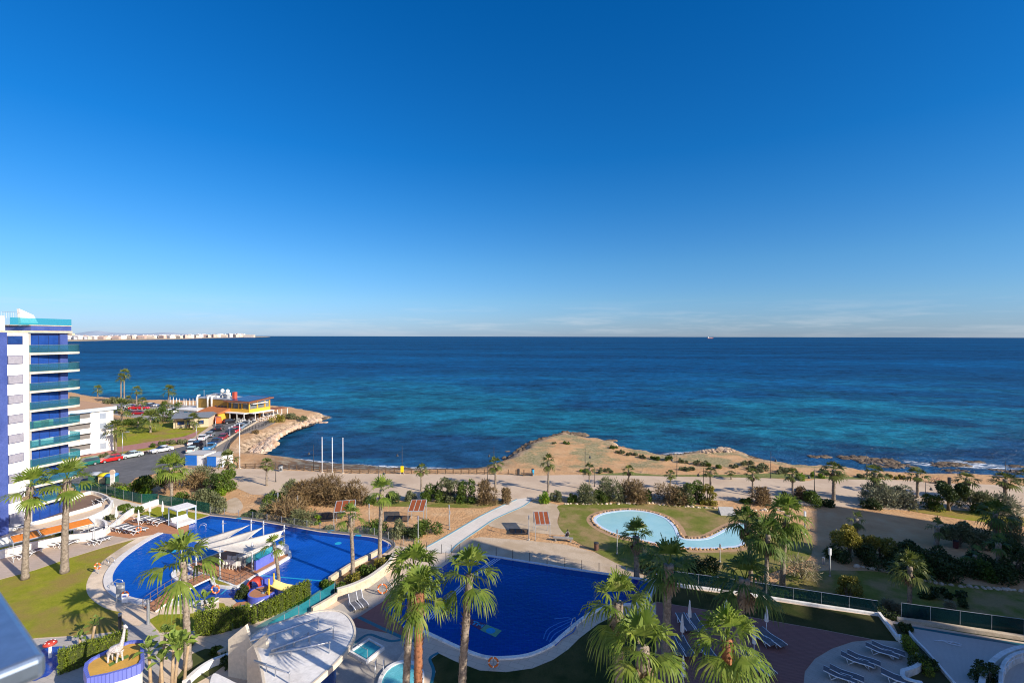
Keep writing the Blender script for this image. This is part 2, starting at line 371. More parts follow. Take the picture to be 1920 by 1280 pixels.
acc = noise(t, mapped(.016,.026,.1), 1, 6, .6)
for a_ in ((800,770,85,95),(620,735,120,110),(1750,775,120,70),(1480,800,70,40),(330,720,120,60),(1180,790,70,50)):
    ma = N(t,'ShaderNodeMath',operation='MULTIPLY_ADD'); t.links.new(shoal(*a_), ma.inputs[0]); ma.inputs[1].default_value = .18; t.links.new(acc, ma.inputs[2]); acc = ma.outputs[0]
pat = ramp(t, acc, [(.50,(0,0,0)),(.72,(1,1,1))])
near = N(t,'ShaderNodeMapRange'); near.inputs['From Min'].default_value = 420; near.inputs['From Max'].default_value = 120; t.links.new(sx.outputs['Y'], near.inputs['Value'])
tf = N(t,'ShaderNodeMath',operation='MULTIPLY'); t.links.new(pat, tf.inputs[0]); t.links.new(near.outputs[0], tf.inputs[1])
c = mixc(t, tf.outputs[0], base, (.010,.20,.28))
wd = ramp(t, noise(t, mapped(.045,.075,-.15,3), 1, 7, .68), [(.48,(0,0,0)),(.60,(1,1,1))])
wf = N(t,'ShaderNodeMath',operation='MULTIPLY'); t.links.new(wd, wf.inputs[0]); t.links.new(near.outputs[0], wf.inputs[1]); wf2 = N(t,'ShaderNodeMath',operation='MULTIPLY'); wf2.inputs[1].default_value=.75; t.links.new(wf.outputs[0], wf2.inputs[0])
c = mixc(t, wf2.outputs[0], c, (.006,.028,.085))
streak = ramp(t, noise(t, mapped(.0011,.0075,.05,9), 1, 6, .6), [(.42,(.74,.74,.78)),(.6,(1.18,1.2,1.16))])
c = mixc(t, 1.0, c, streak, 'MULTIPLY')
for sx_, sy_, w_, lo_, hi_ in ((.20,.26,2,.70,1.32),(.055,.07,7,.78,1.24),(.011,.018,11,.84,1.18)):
    rp_ = ramp(t, noise(t, mapped(sx_,sy_,.35,w_), 1, 4, .65), [(.36,(lo_,)*3),(.64,(hi_,)*3)]); c = mixc(t, 1.0, c, rp_, 'MULTIPLY')  # light and shade of the waves painted into the water colour
df = N(t,'ShaderNodeBsdfDiffuse'); gl = N(t,'ShaderNodeBsdfGlossy'); gl.inputs['Roughness'].default_value = .22
t.links.new(c, df.inputs['Color'])
h1 = noise(t, mapped(.18,.30,.25), 1, 6, .68); h2 = noise(t, mapped(.9,2.4,-.12,5), 1, 4, .6); ad = N(t,'ShaderNodeMath',operation='MULTIPLY_ADD'); t.links.new(h2, ad.inputs[0]); ad.inputs[1].default_value=.22; t.links.new(h1, ad.inputs[2])
b = N(t,'ShaderNodeBump'); b.inputs['Distance'].default_value = 1.6; b.inputs['Strength'].default_value = 1.0; t.links.new(ad.outputs[0], b.inputs['Height'])
t.links.new(b.outputs[0], gl.inputs['Normal']); t.links.new(b.outputs[0], df.inputs['Normal'])
fr = N(t,'ShaderNodeFresnel'); fr.inputs[0].default_value = 1.33; t.links.new(b.outputs[0], fr.inputs['Normal'])
fm = N(t,'ShaderNodeMath',operation='MULTIPLY'); t.links.new(fr.outputs[0], fm.inputs[0]); fm.inputs[1].default_value = .42
fmn = N(t,'ShaderNodeMath',operation='MINIMUM'); t.links.new(fm.outputs[0], fmn.inputs[0]); fmn.inputs[1].default_value = .13
x = N(t,'ShaderNodeMixShader'); t.links.new(fmn.outputs[0], x.inputs[0]); t.links.new(df.outputs[0], x.inputs[1]); t.links.new(gl.outputs[0], x.inputs[2])
# surf where waves break on the rocks
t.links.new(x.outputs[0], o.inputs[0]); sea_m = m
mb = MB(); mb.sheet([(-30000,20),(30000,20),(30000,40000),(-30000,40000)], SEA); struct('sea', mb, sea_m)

# ---- far headland and hill behind the town
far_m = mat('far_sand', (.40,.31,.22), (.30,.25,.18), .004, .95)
def fpoly(name, pts, dep0, dep1, z0, z1, m):
    a = [D(x, 640, dep0).to_2d() for x in pts[:1]+pts[-1:]]; return a
mb = MB()
sh = [(-40,641,0),(60,640.5,0),(125,640,0),(215,638,0),(330,636,0),(410,633.5,0),(475,632.3,0),(500,631.8,0)]
front = [G(x, y, SEA).to_2d() for x,y,_ in sh]; back = [p*1.35+Vector((0,200)) for p in reversed(front)]
mb.prism(front+back, SEA-1, SEA+7); struct('far_shore', mb, far_m)
hill_m = mat('hazed_hills', (.27,.34,.42), (.30,.36,.43), .001, 1)  # bluish haze of distance painted into the hill colour
mb = MB(); hs_ = [(60,0),(120,26),(165,60),(200,38),(260,30),(300,44),(340,24),(400,0)]; v = []
for (x,h) in crv(hs_, False, 5):
    p = D(x, 640, 22000); v += [(p.x,p.y,SEA),(p.x*1.02,p.y+900,SEA+max(h,0)*4.0),(p.x*1.05,p.y+2500,SEA)]
k = len(v)//3; mb.add(v, [(3*i+j,3*i+3+j,3*i+4+j,3*i+1+j) for i in range(k-1) for j in (0,1)]); struct('far_hill', mb, hill_m)

# ---- raised ground of the complex (level 0)
far_edge = [(-700,1010),(-60,985),(60,950),(130,925),(172,921),(230,937),(265,945),(296,943),(393,963),(474,973.5),(528,982),(600,994),(654,1000),(702,1005),(727,1012),(742,1022),(775,1027),(800,1030),(828,1036),(861,1036),(900,1038),(1059,1063),(1190,1082),(1236,1088),(1300,1094),(1387,1110),(1540,1135),(1648,1151),(1672,1163),(1700,1167),(1800,1184),(1920,1203),(2150,1240)]
pave = tiles('beige_paving', (.66,.52,.38), (.62,.48,.35), .6, (.42,.33,.24), .015, .85, .2, .4, .5, 2)
deckp = GP(far_edge) + [Vector((70,5)), Vector((-90,5))]
mb = MB(); mb.prism(deckp, LAND-.6, 0.0); struct('terrace_paving', mb, pave)

Z1 = .006
def flat(name, pts, m, z=Z1, lvl=0.0, smooth=False, n=5, th=None):
    P = GP(pts, lvl+z)
    if smooth: P = crv(P, True, n)
    mb = MB(); mb.sheet(P, lvl+z) if th is None else mb.prism(P, lvl+z-th, lvl+z)
    return struct(name, mb, m)
grass = mat('lawn_grass', (.23,.25,.018), (.31,.30,.03), 1.1, .95, .1, bump=.05, bscale=30, c3=(.30,.22,.06), big=.16)
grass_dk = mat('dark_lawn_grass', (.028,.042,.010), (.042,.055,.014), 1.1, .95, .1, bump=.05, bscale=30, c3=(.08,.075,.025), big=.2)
grass_dry = mat('park_grass', (.14,.165,.028), (.20,.20,.045), .8, .95, .1, bump=.05, bscale=30, c3=(.32,.23,.10), big=.3)
wood_deck = tiles('wooden_decking', (.50,.24,.125), (.45,.205,.105), .15, (.2,.09,.04), .012, .8, .2, .2, .5, 16)
red_deck = tiles('maroon_decking', (.33,.15,.12), (.30,.13,.105), .15, (.15,.07,.06), .012, .8, .2, -.15, .5, 16)
gravel = mat('pale_gravel', (.60,.48,.34), (.50,.39,.27), 6, .95, .1, bump=.03, bscale=25, c3=(.46,.35,.23), big=.05)
sandpave = mat('promenade_sand', (.58,.45,.32), (.54,.42,.30), 2.5, .95, .15, bump=.01, c3=(.49,.37,.26), big=.06)
path_m = tiles('white_path_slabs', (.70,.64,.55), (.66,.60,.51), .5, (.5,.45,.38), .01, .8, .2, .8, .5, 1)
walk_m = tiles('grey_walk_slabs', (.46,.42,.37), (.42,.38,.34), .4, (.3,.28,.25), .012, .85, .2, .3, .5, 1.5)
flat('lawn_left', [(-60,1100),(0,1086),(66,1068),(129,1046),(197,1025),(258,1009),(237,1024),(204,1046),(187,1063),(179.5,1085),(182,1105),(193,1119),(210,1129),(240,1138),(228,1147),(223,1155),(232,1167),(228,1176),(219,1183),(153,1190),(70,1195),(-60,1215)], grass)
flat('sandy_circle', [(227,1148),(240,1139),(262,1136),(300,1141),(345,1134),(380,1130),(345,1142),(300,1150),(276,1163),(262,1171),(240,1171),(224,1158)], mat('sand_paving',(.70,.54,.38),(.64,.49,.34),1.5,.9), z=.018)
flat('lawn_by_fence', [(252,968),(295,949),(392,965),(356,977.5),(313,975)], grass)
flat('lawn_behind_hedge', [(277,1160),(300,1146),(330,1133),(372,1128),(420,1130),(440,1160),(400,1180),(300,1185)], grass)
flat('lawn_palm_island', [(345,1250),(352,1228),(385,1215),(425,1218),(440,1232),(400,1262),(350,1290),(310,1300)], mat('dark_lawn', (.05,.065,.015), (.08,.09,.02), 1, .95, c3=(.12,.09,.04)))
flat('walk_left', [(-60,1217),(70,1197),(153,1192),(222,1185),(236,1170),(262,1172),(275,1162),(300,1190),(300,1300),(-60,1300)], walk_m)
flat('pool_walk_terrace', [(-60,1070),(0,1043),(90,1016),(200,1003),(243,1009),(197,1024),(129,1045),(66,1067),(0,1085),(-60,1099)], tiles('pinkish_paving',(.50,.40,.32),(.46,.37,.29),.5,(.36,.28,.22),.012,.85,.2,.1,.5,1.5))
flat('wood_deck_pool', [(190,1000),(245,968),(313,974),(356,984),(354.5,985),(374,988),(353,998.6),(333,1002),(306,998.4),(243,1008.5),(200,1002)], wood_deck, z=.03)
flat('wood_deck_play', [(420,1146),(445,1128),(470,1108),(500,1100),(560,1106),(577,1120),(540,1140),(470,1165)], wood_deck, z=.02)
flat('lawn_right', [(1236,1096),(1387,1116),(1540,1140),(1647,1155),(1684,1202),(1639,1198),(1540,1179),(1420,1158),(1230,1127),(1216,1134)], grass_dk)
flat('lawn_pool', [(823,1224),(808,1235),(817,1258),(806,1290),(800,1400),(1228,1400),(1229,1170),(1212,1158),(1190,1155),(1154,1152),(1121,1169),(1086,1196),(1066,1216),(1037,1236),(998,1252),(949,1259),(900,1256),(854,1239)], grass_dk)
flat('maroon_deck', [(1230.5,1127.5),(1420,1158.5),(1540,1179.5),(1638,1198.5),(1599,1202),(1560,1215),(1528,1234),(1509,1258),(1505,1300),(1520,1420),(1228,1420)], red_deck, z=.01)
round_m = tiles('round_plaza_slabs', (.50,.43,.36), (.46,.39,.33), .3, (.38,.32,.27), .012, .85, .2, .9, .5, 2)
flat('round_plaza', [(1510,1258),(1529,1234),(1561,1215),(1600,1202.5),(1640,1198.6),(1684,1203),(1728,1250),(1717,1261),(1690,1270),(1740,1300),(1740,1420),(1520,1420),(1505,1290)], round_m, z=.008)
flat('tiled_terrace', [(1692,1171),(1920,1207),(2150,1245),(2150,1420),(1830,1420),(1784,1280)], tiles('speckled_terrace',(.60,.56,.50),(.54,.50,.45),.08,(.46,.43,.39),.012,.85,.2,.3,.5,1), z=.008)
teal_tile = mat('teal_tile_strip', (.02,.13,.17), (.03,.17,.20), 3, .4)
flat('terrace_teal_strip', [(1694,1170.6),(1800,1187.5),(1920,1206),(2150,1243),(2150,1249),(1920,1211),(1800,1192),(1697,1174.5)], teal_tile, z=.014)
flat('pool_side_deck', [(640,1170),(677,1153),(741,1112),(800,1085),(836,1058),(862,1040),(861,1045),(830,1063),(793,1087),(749,1122),(718,1141),(756,1176),(771,1186),(754,1191)], red_deck, z=.01)
flat('stone_deck_spa', [(560,1180),(640,1130),(720,1075),(740,1112),(677,1154),(640,1171),(752,1191),(760,1215),(700,1300),(560,1300)], mat('grey_stone_slabs',(.40,.36,.30),(.32,.29,.25),1.1,.8,c3=(.46,.42,.36)), z=.004)
for pts in ([(640,1170.5),(676,1153.5),(754,1191),(778,1200),(764,1206),(745,1203)], ):
    mb = MB(); P = GP([(672,1156),(754,1194),(780,1200)],.012); mb.ribbon(crv(P,False,4), -.18, .18, .0, .014); struct('teal_drain_strip', mb, teal_tile)
mb = MB(); mb.ribbon(crv(GP([(648,1215),(665,1205),(690,1189),(715,1196),(735,1201),(765,1196)],0),False,5), -.14, .14, .0, .016); struct('teal_spa_strip', mb, teal_tile)
mb = MB(); mb.ribbon(crv(GP([(822,1223),(806,1234),(813,1258),(804,1300)],0),False,5), -.12, .12, .0, .016); struct('teal_lawn_strip', mb, teal_tile)

# ---- outside the complex (level LAND)
L = LAND
flat('promenade', [(330,877),(440,878),(480,878.5),(580,883),(647,887),(713,887.6),(777,888.2),(893,888.5),(993,891),(1080,889.5),(1180,891),(1263,893),(1400,895),(1454,896.5),(1485,900),(1516,901),(1530,897.5),(1579,898),(1660,899),(1714,900),(1745,906),(1823,906.5),(1917,910.5),(2100,920),(2300,935),(2300,1010),(1920,968),(1640,953),(1500,946),(1380,938),(1230,936),(1050,932),(960,939),(600,937),(470,926),(445,915),(425,900),(400,890),(350,890)], sandpave, lvl=L)
flat('white_path', [(971,935),(941,948),(900,968),(840,1003),(800,1025),(775,1033),(845,1036),(858,1020),(900,991),(927,973),(962,957),(983,947.5),(997,936),(985,933)], path_m, z=.012, lvl=L)
blue_kerb = mat('blue_kerb', (.16,.30,.36), (.2,.34,.4), 3, .6)
for pp, nm in (([(969,936),(941,948),(900,968),(840,1003),(800,1025)],'path_kerb_left'), ([(997,937),(983,947.5),(962,957),(927,973),(900,991),(858,1020),(846,1034)],'path_kerb_right')):
    mb = MB(); mb.ribbon(crv(GP(pp,L),False,4), -.1, .1, L-.02, L+.07); struct(nm, mb, blue_kerb)
flat('gravel_by_path', [(999,940),(1047,946),(1049,961),(1045,980),(1061,1002),(985,996),(918,986),(927,975),(962,959)], gravel, z=.006, lvl=L, smooth=True, n=3)
flat('gravel_by_pool', [(845,1037),(870,1012),(900,1006),(985,1012),(1060,1020),(1116,1035),(1150,1052),(1200,1075),(1236,1087),(1190,1090),(1059,1072),(900,1046)], gravel, z=.006, lvl=L)
flat('park_lawn', [(1047,947),(1100,943),(1200,944),(1270,947),(1339,950),(1376,962),(1400,966),(1470,980),(1519,1012),(1517,1046),(1481,1060),(1400,1085),(1290,1085),(1183,1066),(1111,1031),(1061,1002),(1046,981),(1050,961)], grass_dry, z=.009, lvl=L, smooth=True, n=3)
flat('park_lawn_lower', [(1478,1074),(1560,1068),(1640,1070),(1750,1086),(1920,1107),(2150,1130),(2150,1240),(1920,1205),(1700,1168),(1640,1152),(1540,1136),(1420,1118)], grass_dry, z=.009, lvl=L)
flat('park_lawn_far_right', [(1700,955),(1760,954),(1850,960),(1920,970),(2050,985),(1990,990),(1900,984),(1800,972)], grass, z=.009, lvl=L, smooth=True, n=3)
flat('grass_strip_seaward', [(1100,889.5),(1180,885),(1240,890),(1400,889),(1454,886),(1560,893),(1640,894),(1660,898.6),(1530,897),(1454,896),(1400,894.6),(1263,892.6),(1180,890.6),(1100,890)], mat('scrub_grass',(.12,.15,.03),(.22,.21,.07),2,.95,bump=.05), z=.009, lvl=L)
flat('strip_by_shrubs', [(700,940),(850,939),(958,938),(945,945),(900,952),(800,950),(700,948)], grass_dry, z=.008, lvl=L)
flat('white_sand_patch', [(418,944),(440,932),(452,940),(455,952),(440,962),(418,955)], gravel, z=.006, lvl=L, smooth=True, n=3)

# ---- streets and park at the left
flat('road', [(-60,905),(60,890),(125,878),(150,868),(240,853),(330,836),(350,831),(372,815),(394,800),(404,790),(412,776),(440,776),(478,786),(481,791.5),(391,845),(378,851),(352,856),(350,872),(330,880),(255,895),(240,910),(215,922),(150,920),(60,935),(-60,950)], asphalt, z=.004, lvl=L)
flat('car_park', [(195,760),(215,756),(300,757),(375,760),(378,776),(340,792),(300,790),(260,784),(200,775)], mat('pale_asphalt',(.33,.30,.27),(.28,.26,.24),1,.9), z=.004, lvl=L)
flat('park_grass_left', [(60,800),(215,790),(255,783),(300,792),(345,790),(380,795),(392,801),(372,813),(345,821),(214,840),(60,855)], grass, z=.006, lvl=L)
flat('park_verge', [(60,868),(214,848),(345,829),(370,815),(350,829),(330,834),(240,851),(150,866),(60,881)], grass, z=.006, lvl=L)
flat('pink_walk', [(60,858),(215,838),(345,818),(375,806),(366,817),(345,828),(214,849),(60,868)], mat('pink_paving',(.36,.17,.14),(.40,.20,.17),1.5,.9), z=.012, lvl=L)
flat('kerb_walk', [(60,880),(150,865),(240,850),(330,834),(350,829),(373,813),(396,797),(400,800),(376,816),(353,833),(332,838),(241,855),(151,870),(62,892)], mat('sandy_pavement',(.55,.42,.30),(.5,.38,.27),1.5,.9), z=.12, lvl=L, th=.14)
flat('coast_walk', [(391,846),(481,792),(500,787),(520,790),(493,804),(450,815),(430,832),(427,848),(432,860),(445,876),(352,876),(352,858),(378,853)], mat('dark_paving',(.26,.22,.18),(.22,.19,.16),1,.9), z=.012, lvl=L)
mb = MB(); mb.ribbon(crv(GP([(391,845),(481,791.5)],L),False,3), -.2, .2, L, L+.35); struct('kerb_coast', mb, stone_cream)
white_mark = mat('road_paint', (.65,.65,.62), (.5,.5,.48), 6, .8)
mb = MB()
for i in range(7):
    p = G(430+i*5, 802-i*2.6, L); mb.box((p.x,p.y,L+.014),(.5,3.2,.004), .5)
struct('zebra_crossing', mb, white_mark)

# ---- kidney-shaped ornamental lake
lake_px = [(1112.5,973),(1119.6,966),(1139,960),(1174.5,956),(1205,958),(1231,963.5),(1252.5,973),(1267.5,988),(1275,1004),(1286,1010),(1320,1009),(1341,1001),(1369,986),(1388,981),(1402,986),(1404,1005),(1391,1023),(1359,1027.5),(1320,1029),(1282,1027.5),(1245,1024),(1219,1017),(1183,1008.5),(1157,1003),(1130,991),(1116,981)]
lake = crv(GP(lake_px, L), True, 6)
m, t, o = nt('lake_water'); p = N(t,'ShaderNodeBsdfPrincipled'); p.inputs['Roughness'].default_value = .12
co = N(t,'ShaderNodeTexCoord').outputs['Object']; c = ramp(t, noise(t, co, .35, 5), [(.35,(.30,.55,.56)),(.65,(.36,.60,.60))]); t.links.new(c, p.inputs['Base Color'])
b = N(t,'ShaderNodeBump'); b.inputs['Distance'].default_value = .02; t.links.new(noise(t, co, 5, 3), b.inputs['Height']); t.links.new(b.outputs[0], p.inputs['Normal']); t.links.new(p.outputs[0], o.inputs[0])
mb = MB(); mb.sheet(lake, L+.03); struct('lake_water', mb, m)
mb = MB(); mb.ribbon(lake, 0, -.42, L-.02, L+.06, True); struct('lake_rim', mb, mat('pale_blue_rim', (.52,.62,.72), (.6,.68,.75), 1, .5))
mb = MB(); mb.ribbon(lake, .35, 1.0, L-.02, L+.014, True); struct('lake_earth', mb, mat('lake_earth',(.36,.22,.12),(.42,.27,.15),1.5,.95))
# ================================================================ POOLS
def pool_mat(name, c1, c2, mort):
    m, t, o = nt(name); p = N(t,'ShaderNodeBsdfPrincipled'); p.inputs['Roughness'].default_value = .04; p.inputs['Specular IOR Level'].default_value = .5
    co = N(t,'ShaderNodeTexCoord').outputs['Object']
    wv = N(t,'ShaderNodeTexNoise'); wv.inputs['Scale'].default_value = 1.6; wv.inputs['Detail'].default_value = 3; t.links.new(co, wv.inputs[0])
    dc = N(t,'ShaderNodeVectorMath',operation='MULTIPLY_ADD'); t.links.new(wv.outputs['Color'], dc.inputs[0]); dc.inputs[1].default_value = (.35,.35,0); t.links.new(co, dc.inputs[2])
    b = N(t,'ShaderNodeTexBrick',offset=0.0); b.inputs['Scale'].default_value = 1; b.inputs['Brick Width'].default_value = .33; b.inputs['Row Height'].default_value = .33; b.inputs['Mortar Size'].default_value = .02
    b.inputs['Color1'].default_value = (*c1,1); b.inputs['Color2'].default_value = (*c2,1); b.inputs['Mortar'].default_value = (*mort,1); t.links.new(dc.outputs[0], b.inputs[0])
    big = ramp(t, noise(t, co, .12, 3), [(.35,(.82,.82,.82)),(.65,(1.15,1.15,1.15))]); c = mixc(t, 1.0, b.outputs['Color'], big, 'MULTIPLY')
    t.links.new(c, p.inputs['Base Color'])
    bm_ = N(t,'ShaderNodeBump'); bm_.inputs['Distance'].default_value = .045; t.links.new(noise(t, co, 2.2, 4), bm_.inputs['Height']); t.links.new(bm_.outputs[0], p.inputs['Normal'])
    t.links.new(p.outputs[0], o.inputs[0]); MATS[name] = m; return m
pool_a = pool_mat('blue_pool_water', (.004,.055,.33), (.006,.065,.37), (.008,.09,.42))
pool_b = pool_mat('deep_pool_water', (.003,.018,.20), (.004,.021,.23), (.005,.026,.26))
lp = [(306,998.6),(286,1008.5),(263,1023),(236,1043),(220,1061),(211.7,1077),(212.6,1093),(223,1105.5),(245,1118),(272,1123.5),(308,1126),(353,1126),(387,1124),(410,1119)]
lp_curve = crv(GP(lp,.08), False, 6)
rest = GP([(436,1119),(445,1128),(500,1120),(560,1122),(578,1119),(618,1092),(653.6,1066.6),(693,1048.6)],.08) + crv(GP([(693,1048.6),(716.5,1038),(732.7,1023.4),(725.5,1016),(700,1007),(654,1002)],.08),False,5)[1:] + GP([(600,996.5),(528,984),(474,975),(420,968.6),(393,966),(356,978),(354.5,985),(353,998.6),(333,1002)],.08)
mb = MB(); mb.sheet(lp_curve+rest, .05); struct('pool_water', mb, pool_a)
mb = MB(); mb.ribbon(lp_curve, 0, -.75, 0, .12)
struct('pool_coping', mb, mat('white_coping',(.72,.68,.62),(.64,.6,.55),1.5,.7))
mb = MB(); mb.ribbon(crv(lp_curve,False,1), -.85, -2.1, 0, .012); struct('pool_border_stone', mb, stone_pale)
# darker seaward edge channel
mb = MB(); mb.ribbon(GP([(393,966.5),(420,969),(474,975.5),(528,984.5),(600,997),(654,1003)],.06), -.9, .0, 0, .062); mb.ribbon(crv(GP([(654,1003),(700,1008),(724,1016.5),(731,1023)],.06),False,5), -.9,0,0,.062)
struct('pool_infinity_edge', mb, mat('dark_blue_tile',(.006,.02,.16),(.008,.03,.2),1,.2))
mb = MB(); mb.ribbon(GP([(393,964.5),(474,973.5),(528,982.5),(600,995),(654,1001)],0), 0, .35, LAND, .1); mb.ribbon(crv(GP([(654,1001),(702,1006),(728,1014),(736,1023),(722,1036)],0),False,5), 0, .35, LAND, .1)
struct('pool_outer_kerb', mb, mat('dark_stone_kerb',(.16,.15,.14),(.11,.11,.11),3,.8))
# cyan lines inside the left pool
cyan = mat('cyan_line', (.02,.34,.55), (.02,.30,.5), 2, .4)
mb = MB()
for a, b_ in (((478,1077),(617,1089)),((414,1113),(434,1096))):
    P = [G(a[0],a[1],.06).to_2d(), G(b_[0],b_[1],.06).to_2d()]; mb.ribbon(P, -.09, .09, .05, .058)
struct('pool_lane_line', mb, cyan)
for q, (cx, cy) in enumerate([(634,1018),(328,1024),(447,972),(371,1041),(324,1033),(620,995),(672,1003)]):
    c = G(cx, cy, .056); mb = MB(); mb.lathe([(0,0),(.42,0),(.42,.004),(0,.004)], c, 14); struct('pool_light', mb, mat('pool_light_patch',(.02,.30,.50),(.02,.36,.55),1,.3))
# second pool with the letters on its floor
tp_a = [(1224,1092.5),(1205,1131.6)]
tp_c = [(1205,1131.6),(1175,1135),(1144,1137),(1124.6,1143),(1095,1161),(1076,1176.5),(1056,1194),(1041,1207.7),(1017,1221),(988,1231),(949,1235.5),(910,1234),(870,1221),(826,1201),(793,1186),(756,1175)]
tpc = crv(GP(tp_c,.05), False, 5)
tp = tpc + GP([(718,1141),(749,1121),(793,1086),(830,1062),(861,1040),(900,1041),(940.7,1047),(1059,1066),(1189,1085),(1224,1092.5)],.05)
mb = MB(); mb.sheet(tp, .05); struct('deep_pool_water', mb, pool_b)
cop_b = mat('pool_coping_stone',(.66,.62,.60),(.58,.54,.52),1.2,.7)
mb = MB(); mb.ribbon(tpc, .0, -.32, 0, .14); struct('deep_pool_coping', mb, white)
mb = MB(); mb.ribbon(tpc, -.34, -1.35, 0, .035)
m_st, t, o = nt('stained_stone'); p = N(t,'ShaderNodeBsdfPrincipled'); p.inputs['Roughness'].default_value = .85; co = N(t,'ShaderNodeTexCoord').outputs['Object']
c = mixc(t, ramp(t, noise(t, co, .75, 3), [(.56,(0,0,0)),(.62,(1,1,1))]), (.56,.52,.49), (.33,.22,.16)); t.links.new(c, p.inputs['Base Color']); t.links.new(p.outputs[0], o.inputs[0])
struct('deep_pool_border', mb, m_st)
mb = MB(); mb.ribbon(GP([(861,1040),(900,1041),(940.7,1047),(1059,1066),(1189,1085),(1232,1092)],.0), -.0, .35, -.6, .10)
mb.ribbon(GP([(1224,1092.5),(1206,1131.6)],0), 0, .55, 0, .45); struct('deep_pool_wall', mb, mat('grey_white_wall',(.60,.62,.66),(.52,.54,.58),1,.7))
mb = MB(); mb.ribbon(GP([(861,1041),(900,1042.5),(940.7,1048.5),(1059,1067.5),(1189,1086.5)],.0), -1.1, -.0, .04, .058); struct('deep_pool_shelf', mb, mat('shelf_tile',(.005,.018,.18),(.006,.02,.2),1,.2))
mb = MB()
for k in range(3): mb.ribbon(GP([(928+k*5.2,1046.5),(886+k*5.2,1075),(808+k*5.2,1150),(800+k*5.2,1160)],.06), -.07, .07, .05, .064)
struct('pool_rope_lines', mb, mat('pale_line',(.35,.45,.65),(.3,.4,.6),1,.5))
mb = MB()
for k in range(5):
    P = crv([G(x,y,.06).to_2d() for x,y in ((1019+k*5.5,1197+k*3),(1026+k*7,1180+k*4),(1046+k*7,1168+k*4.0),(1070+k*2.5,1160+k*3))],False,6); mb.ribbon(P,-.05,.05,.05,.06)
mb.ribbon(GP([(1039,1159.5),(1065,1156.5),(1080,1163)],.06),-.06,.06,.05,.064)
struct('pool_steps', mb, mat('pale_blue_step',(.04,.14,.42),(.05,.16,.45),1,.4))
# the sign set in the pool tiles: TM on maroon, a disc on green
a = G(877,1161,.06); b_ = G(913,1173,.06)
def quad(name, px, m, z):
    mb = MB(); mb.sheet(GP(px, z), z); return mb
sign = thing('pool_floor_sign', 'tile sign on the pool floor, cyan letters TM on maroon beside green', 'pool sign', G(905,1175,.05))
loc0 = sign.location
def loc_build(mb, name, m, par, smooth=False):
    o = par.location; mb.v = [(x-o.x,y-o.y,z-o.z) for x,y,z in mb.v]; return mb.build(name, m, par, smooth)
loc_build(quad('',[(875,1165),(883,1159.5),(912,1169.5),(900,1180)],0,.058), 'maroon_panel', mat('maroon_tile',(.10,.015,.06),(.12,.02,.07),1,.3), sign)
loc_build(quad('',[(900,1180),(912,1169.5),(941,1181.5),(929,1193.5)],0,.058), 'green_panel', mat('green_tile',(.10,.26,.16),(.12,.29,.17),1,.3), sign)
cc = G(920,1181.5,.06); mb = MB(); mb.lathe([(0,0),(.42,0),(.42,.004),(0,.004)], cc, 20); loc_build(mb, 'cyan_disc', mat('cyan_tile',(.02,.22,.50),(.02,.26,.55),1,.3), sign)
mb = MB()
o0 = G(883,1168.6,.064); ux = (G(903,1175.5,.064)-o0); uy = (G(888.5,1163.2,.064)-o0)
def lt(pts):
    for (x0,y0,x1,y1,w_) in pts:
        a_ = o0+ux*x0+uy*y0; b2 = o0+ux*x1+uy*y1; mb.ribbon([a_.to_2d(), b2.to_2d()], -w_, w_, .06, .064)
lt([(.0,.95,.42,.95,.08),(.21,0,.21,.95,.08),(.52,0,.52,1.02,.07),(.96,0,.96,1.02,.07),(.52,.95,.74,.4,.06),(.96,.95,.74,.4,.06)])
loc_build(mb, 'letters', mat('cyan_letters',(.03,.28,.50),(.03,.3,.55),1,.3), sign)

# ================================================================ WALLS AND FENCES
def glass_fence(px, label, h=1.15, z=0.0, step=2.2, gm=fence_glass, rail=False, postm=steel, base=None, name='glass_fence'):
    P = [G(x,y,z) for x,y in px]; f = thing(name, label, 'fence', P[0]); O = P[0]
    gl_, po, rl = MB(), [], MB()
    for a, b in zip(P[:-1], P[1:]):
        L_ = (b-a).length; n = max(1, round(L_/step)); ang = math.atan2((b-a).y,(b-a).x)
        for i in range(n):
            p0 = a+(b-a)*(i/n); p1 = a+(b-a)*((i+1)/n); c = (p0+p1)/2-O
            gl_.box((c.x,c.y,h/2+.04),((p1-p0).length-.05,.016,h-.05), ang)
            q = p0-O; pm = MB(); pw_ = .035 if rail else .055; pm.box((q.x,q.y,h/2),(pw_,pw_,h+.02), ang); po.append(pm)
        if rail: rl.tube([a-O+Vector((0,0,h+.03)), b-O+Vector((0,0,h+.03))], .02, 6)
    gl_.build('glass_panels', gm, f)
    for pm in po[:90]: pm.build('post', postm, f)
    if rail: rl.build('handrail', postm, f)
    return f
def wall(px, label, h, w_=.25, z=0.0, m=None, smooth=True, name='low_wall', cat='wall', z0=None, cap=None):
    P = GP(px, z+h) if False else GP(px, z)
    if smooth: P = crv(P, False, 5)
    O = Vector((*P[0], z)); mb = MB(); mb.ribbon([p-P[0] for p in P], -w_/2, w_/2, (z0 if z0 is not None else -.02), h)
    if cap is None:
        o = mb.build(name, m or white); o.location = O; return tag(o, label, cat)
    t_ = thing(name, label, cat, O); mb.build('wall_body', m or white, t_); c = MB(); c.ribbon([p-P[0] for p in P], -w_/2-.04, w_/2+.04, h, h+.06); c.build('coping', cap, t_); return t_
glass_fence([(150,918),(172,920),(200,927),(232,936),(266,944),(296,943)], 'dark green glass fence around the terrace beside the blue tower', 1.5)
glass_fence([(298,945),(345,953),(393,962)], 'green glass fence behind the small lawn with the white cabana', 1.5)
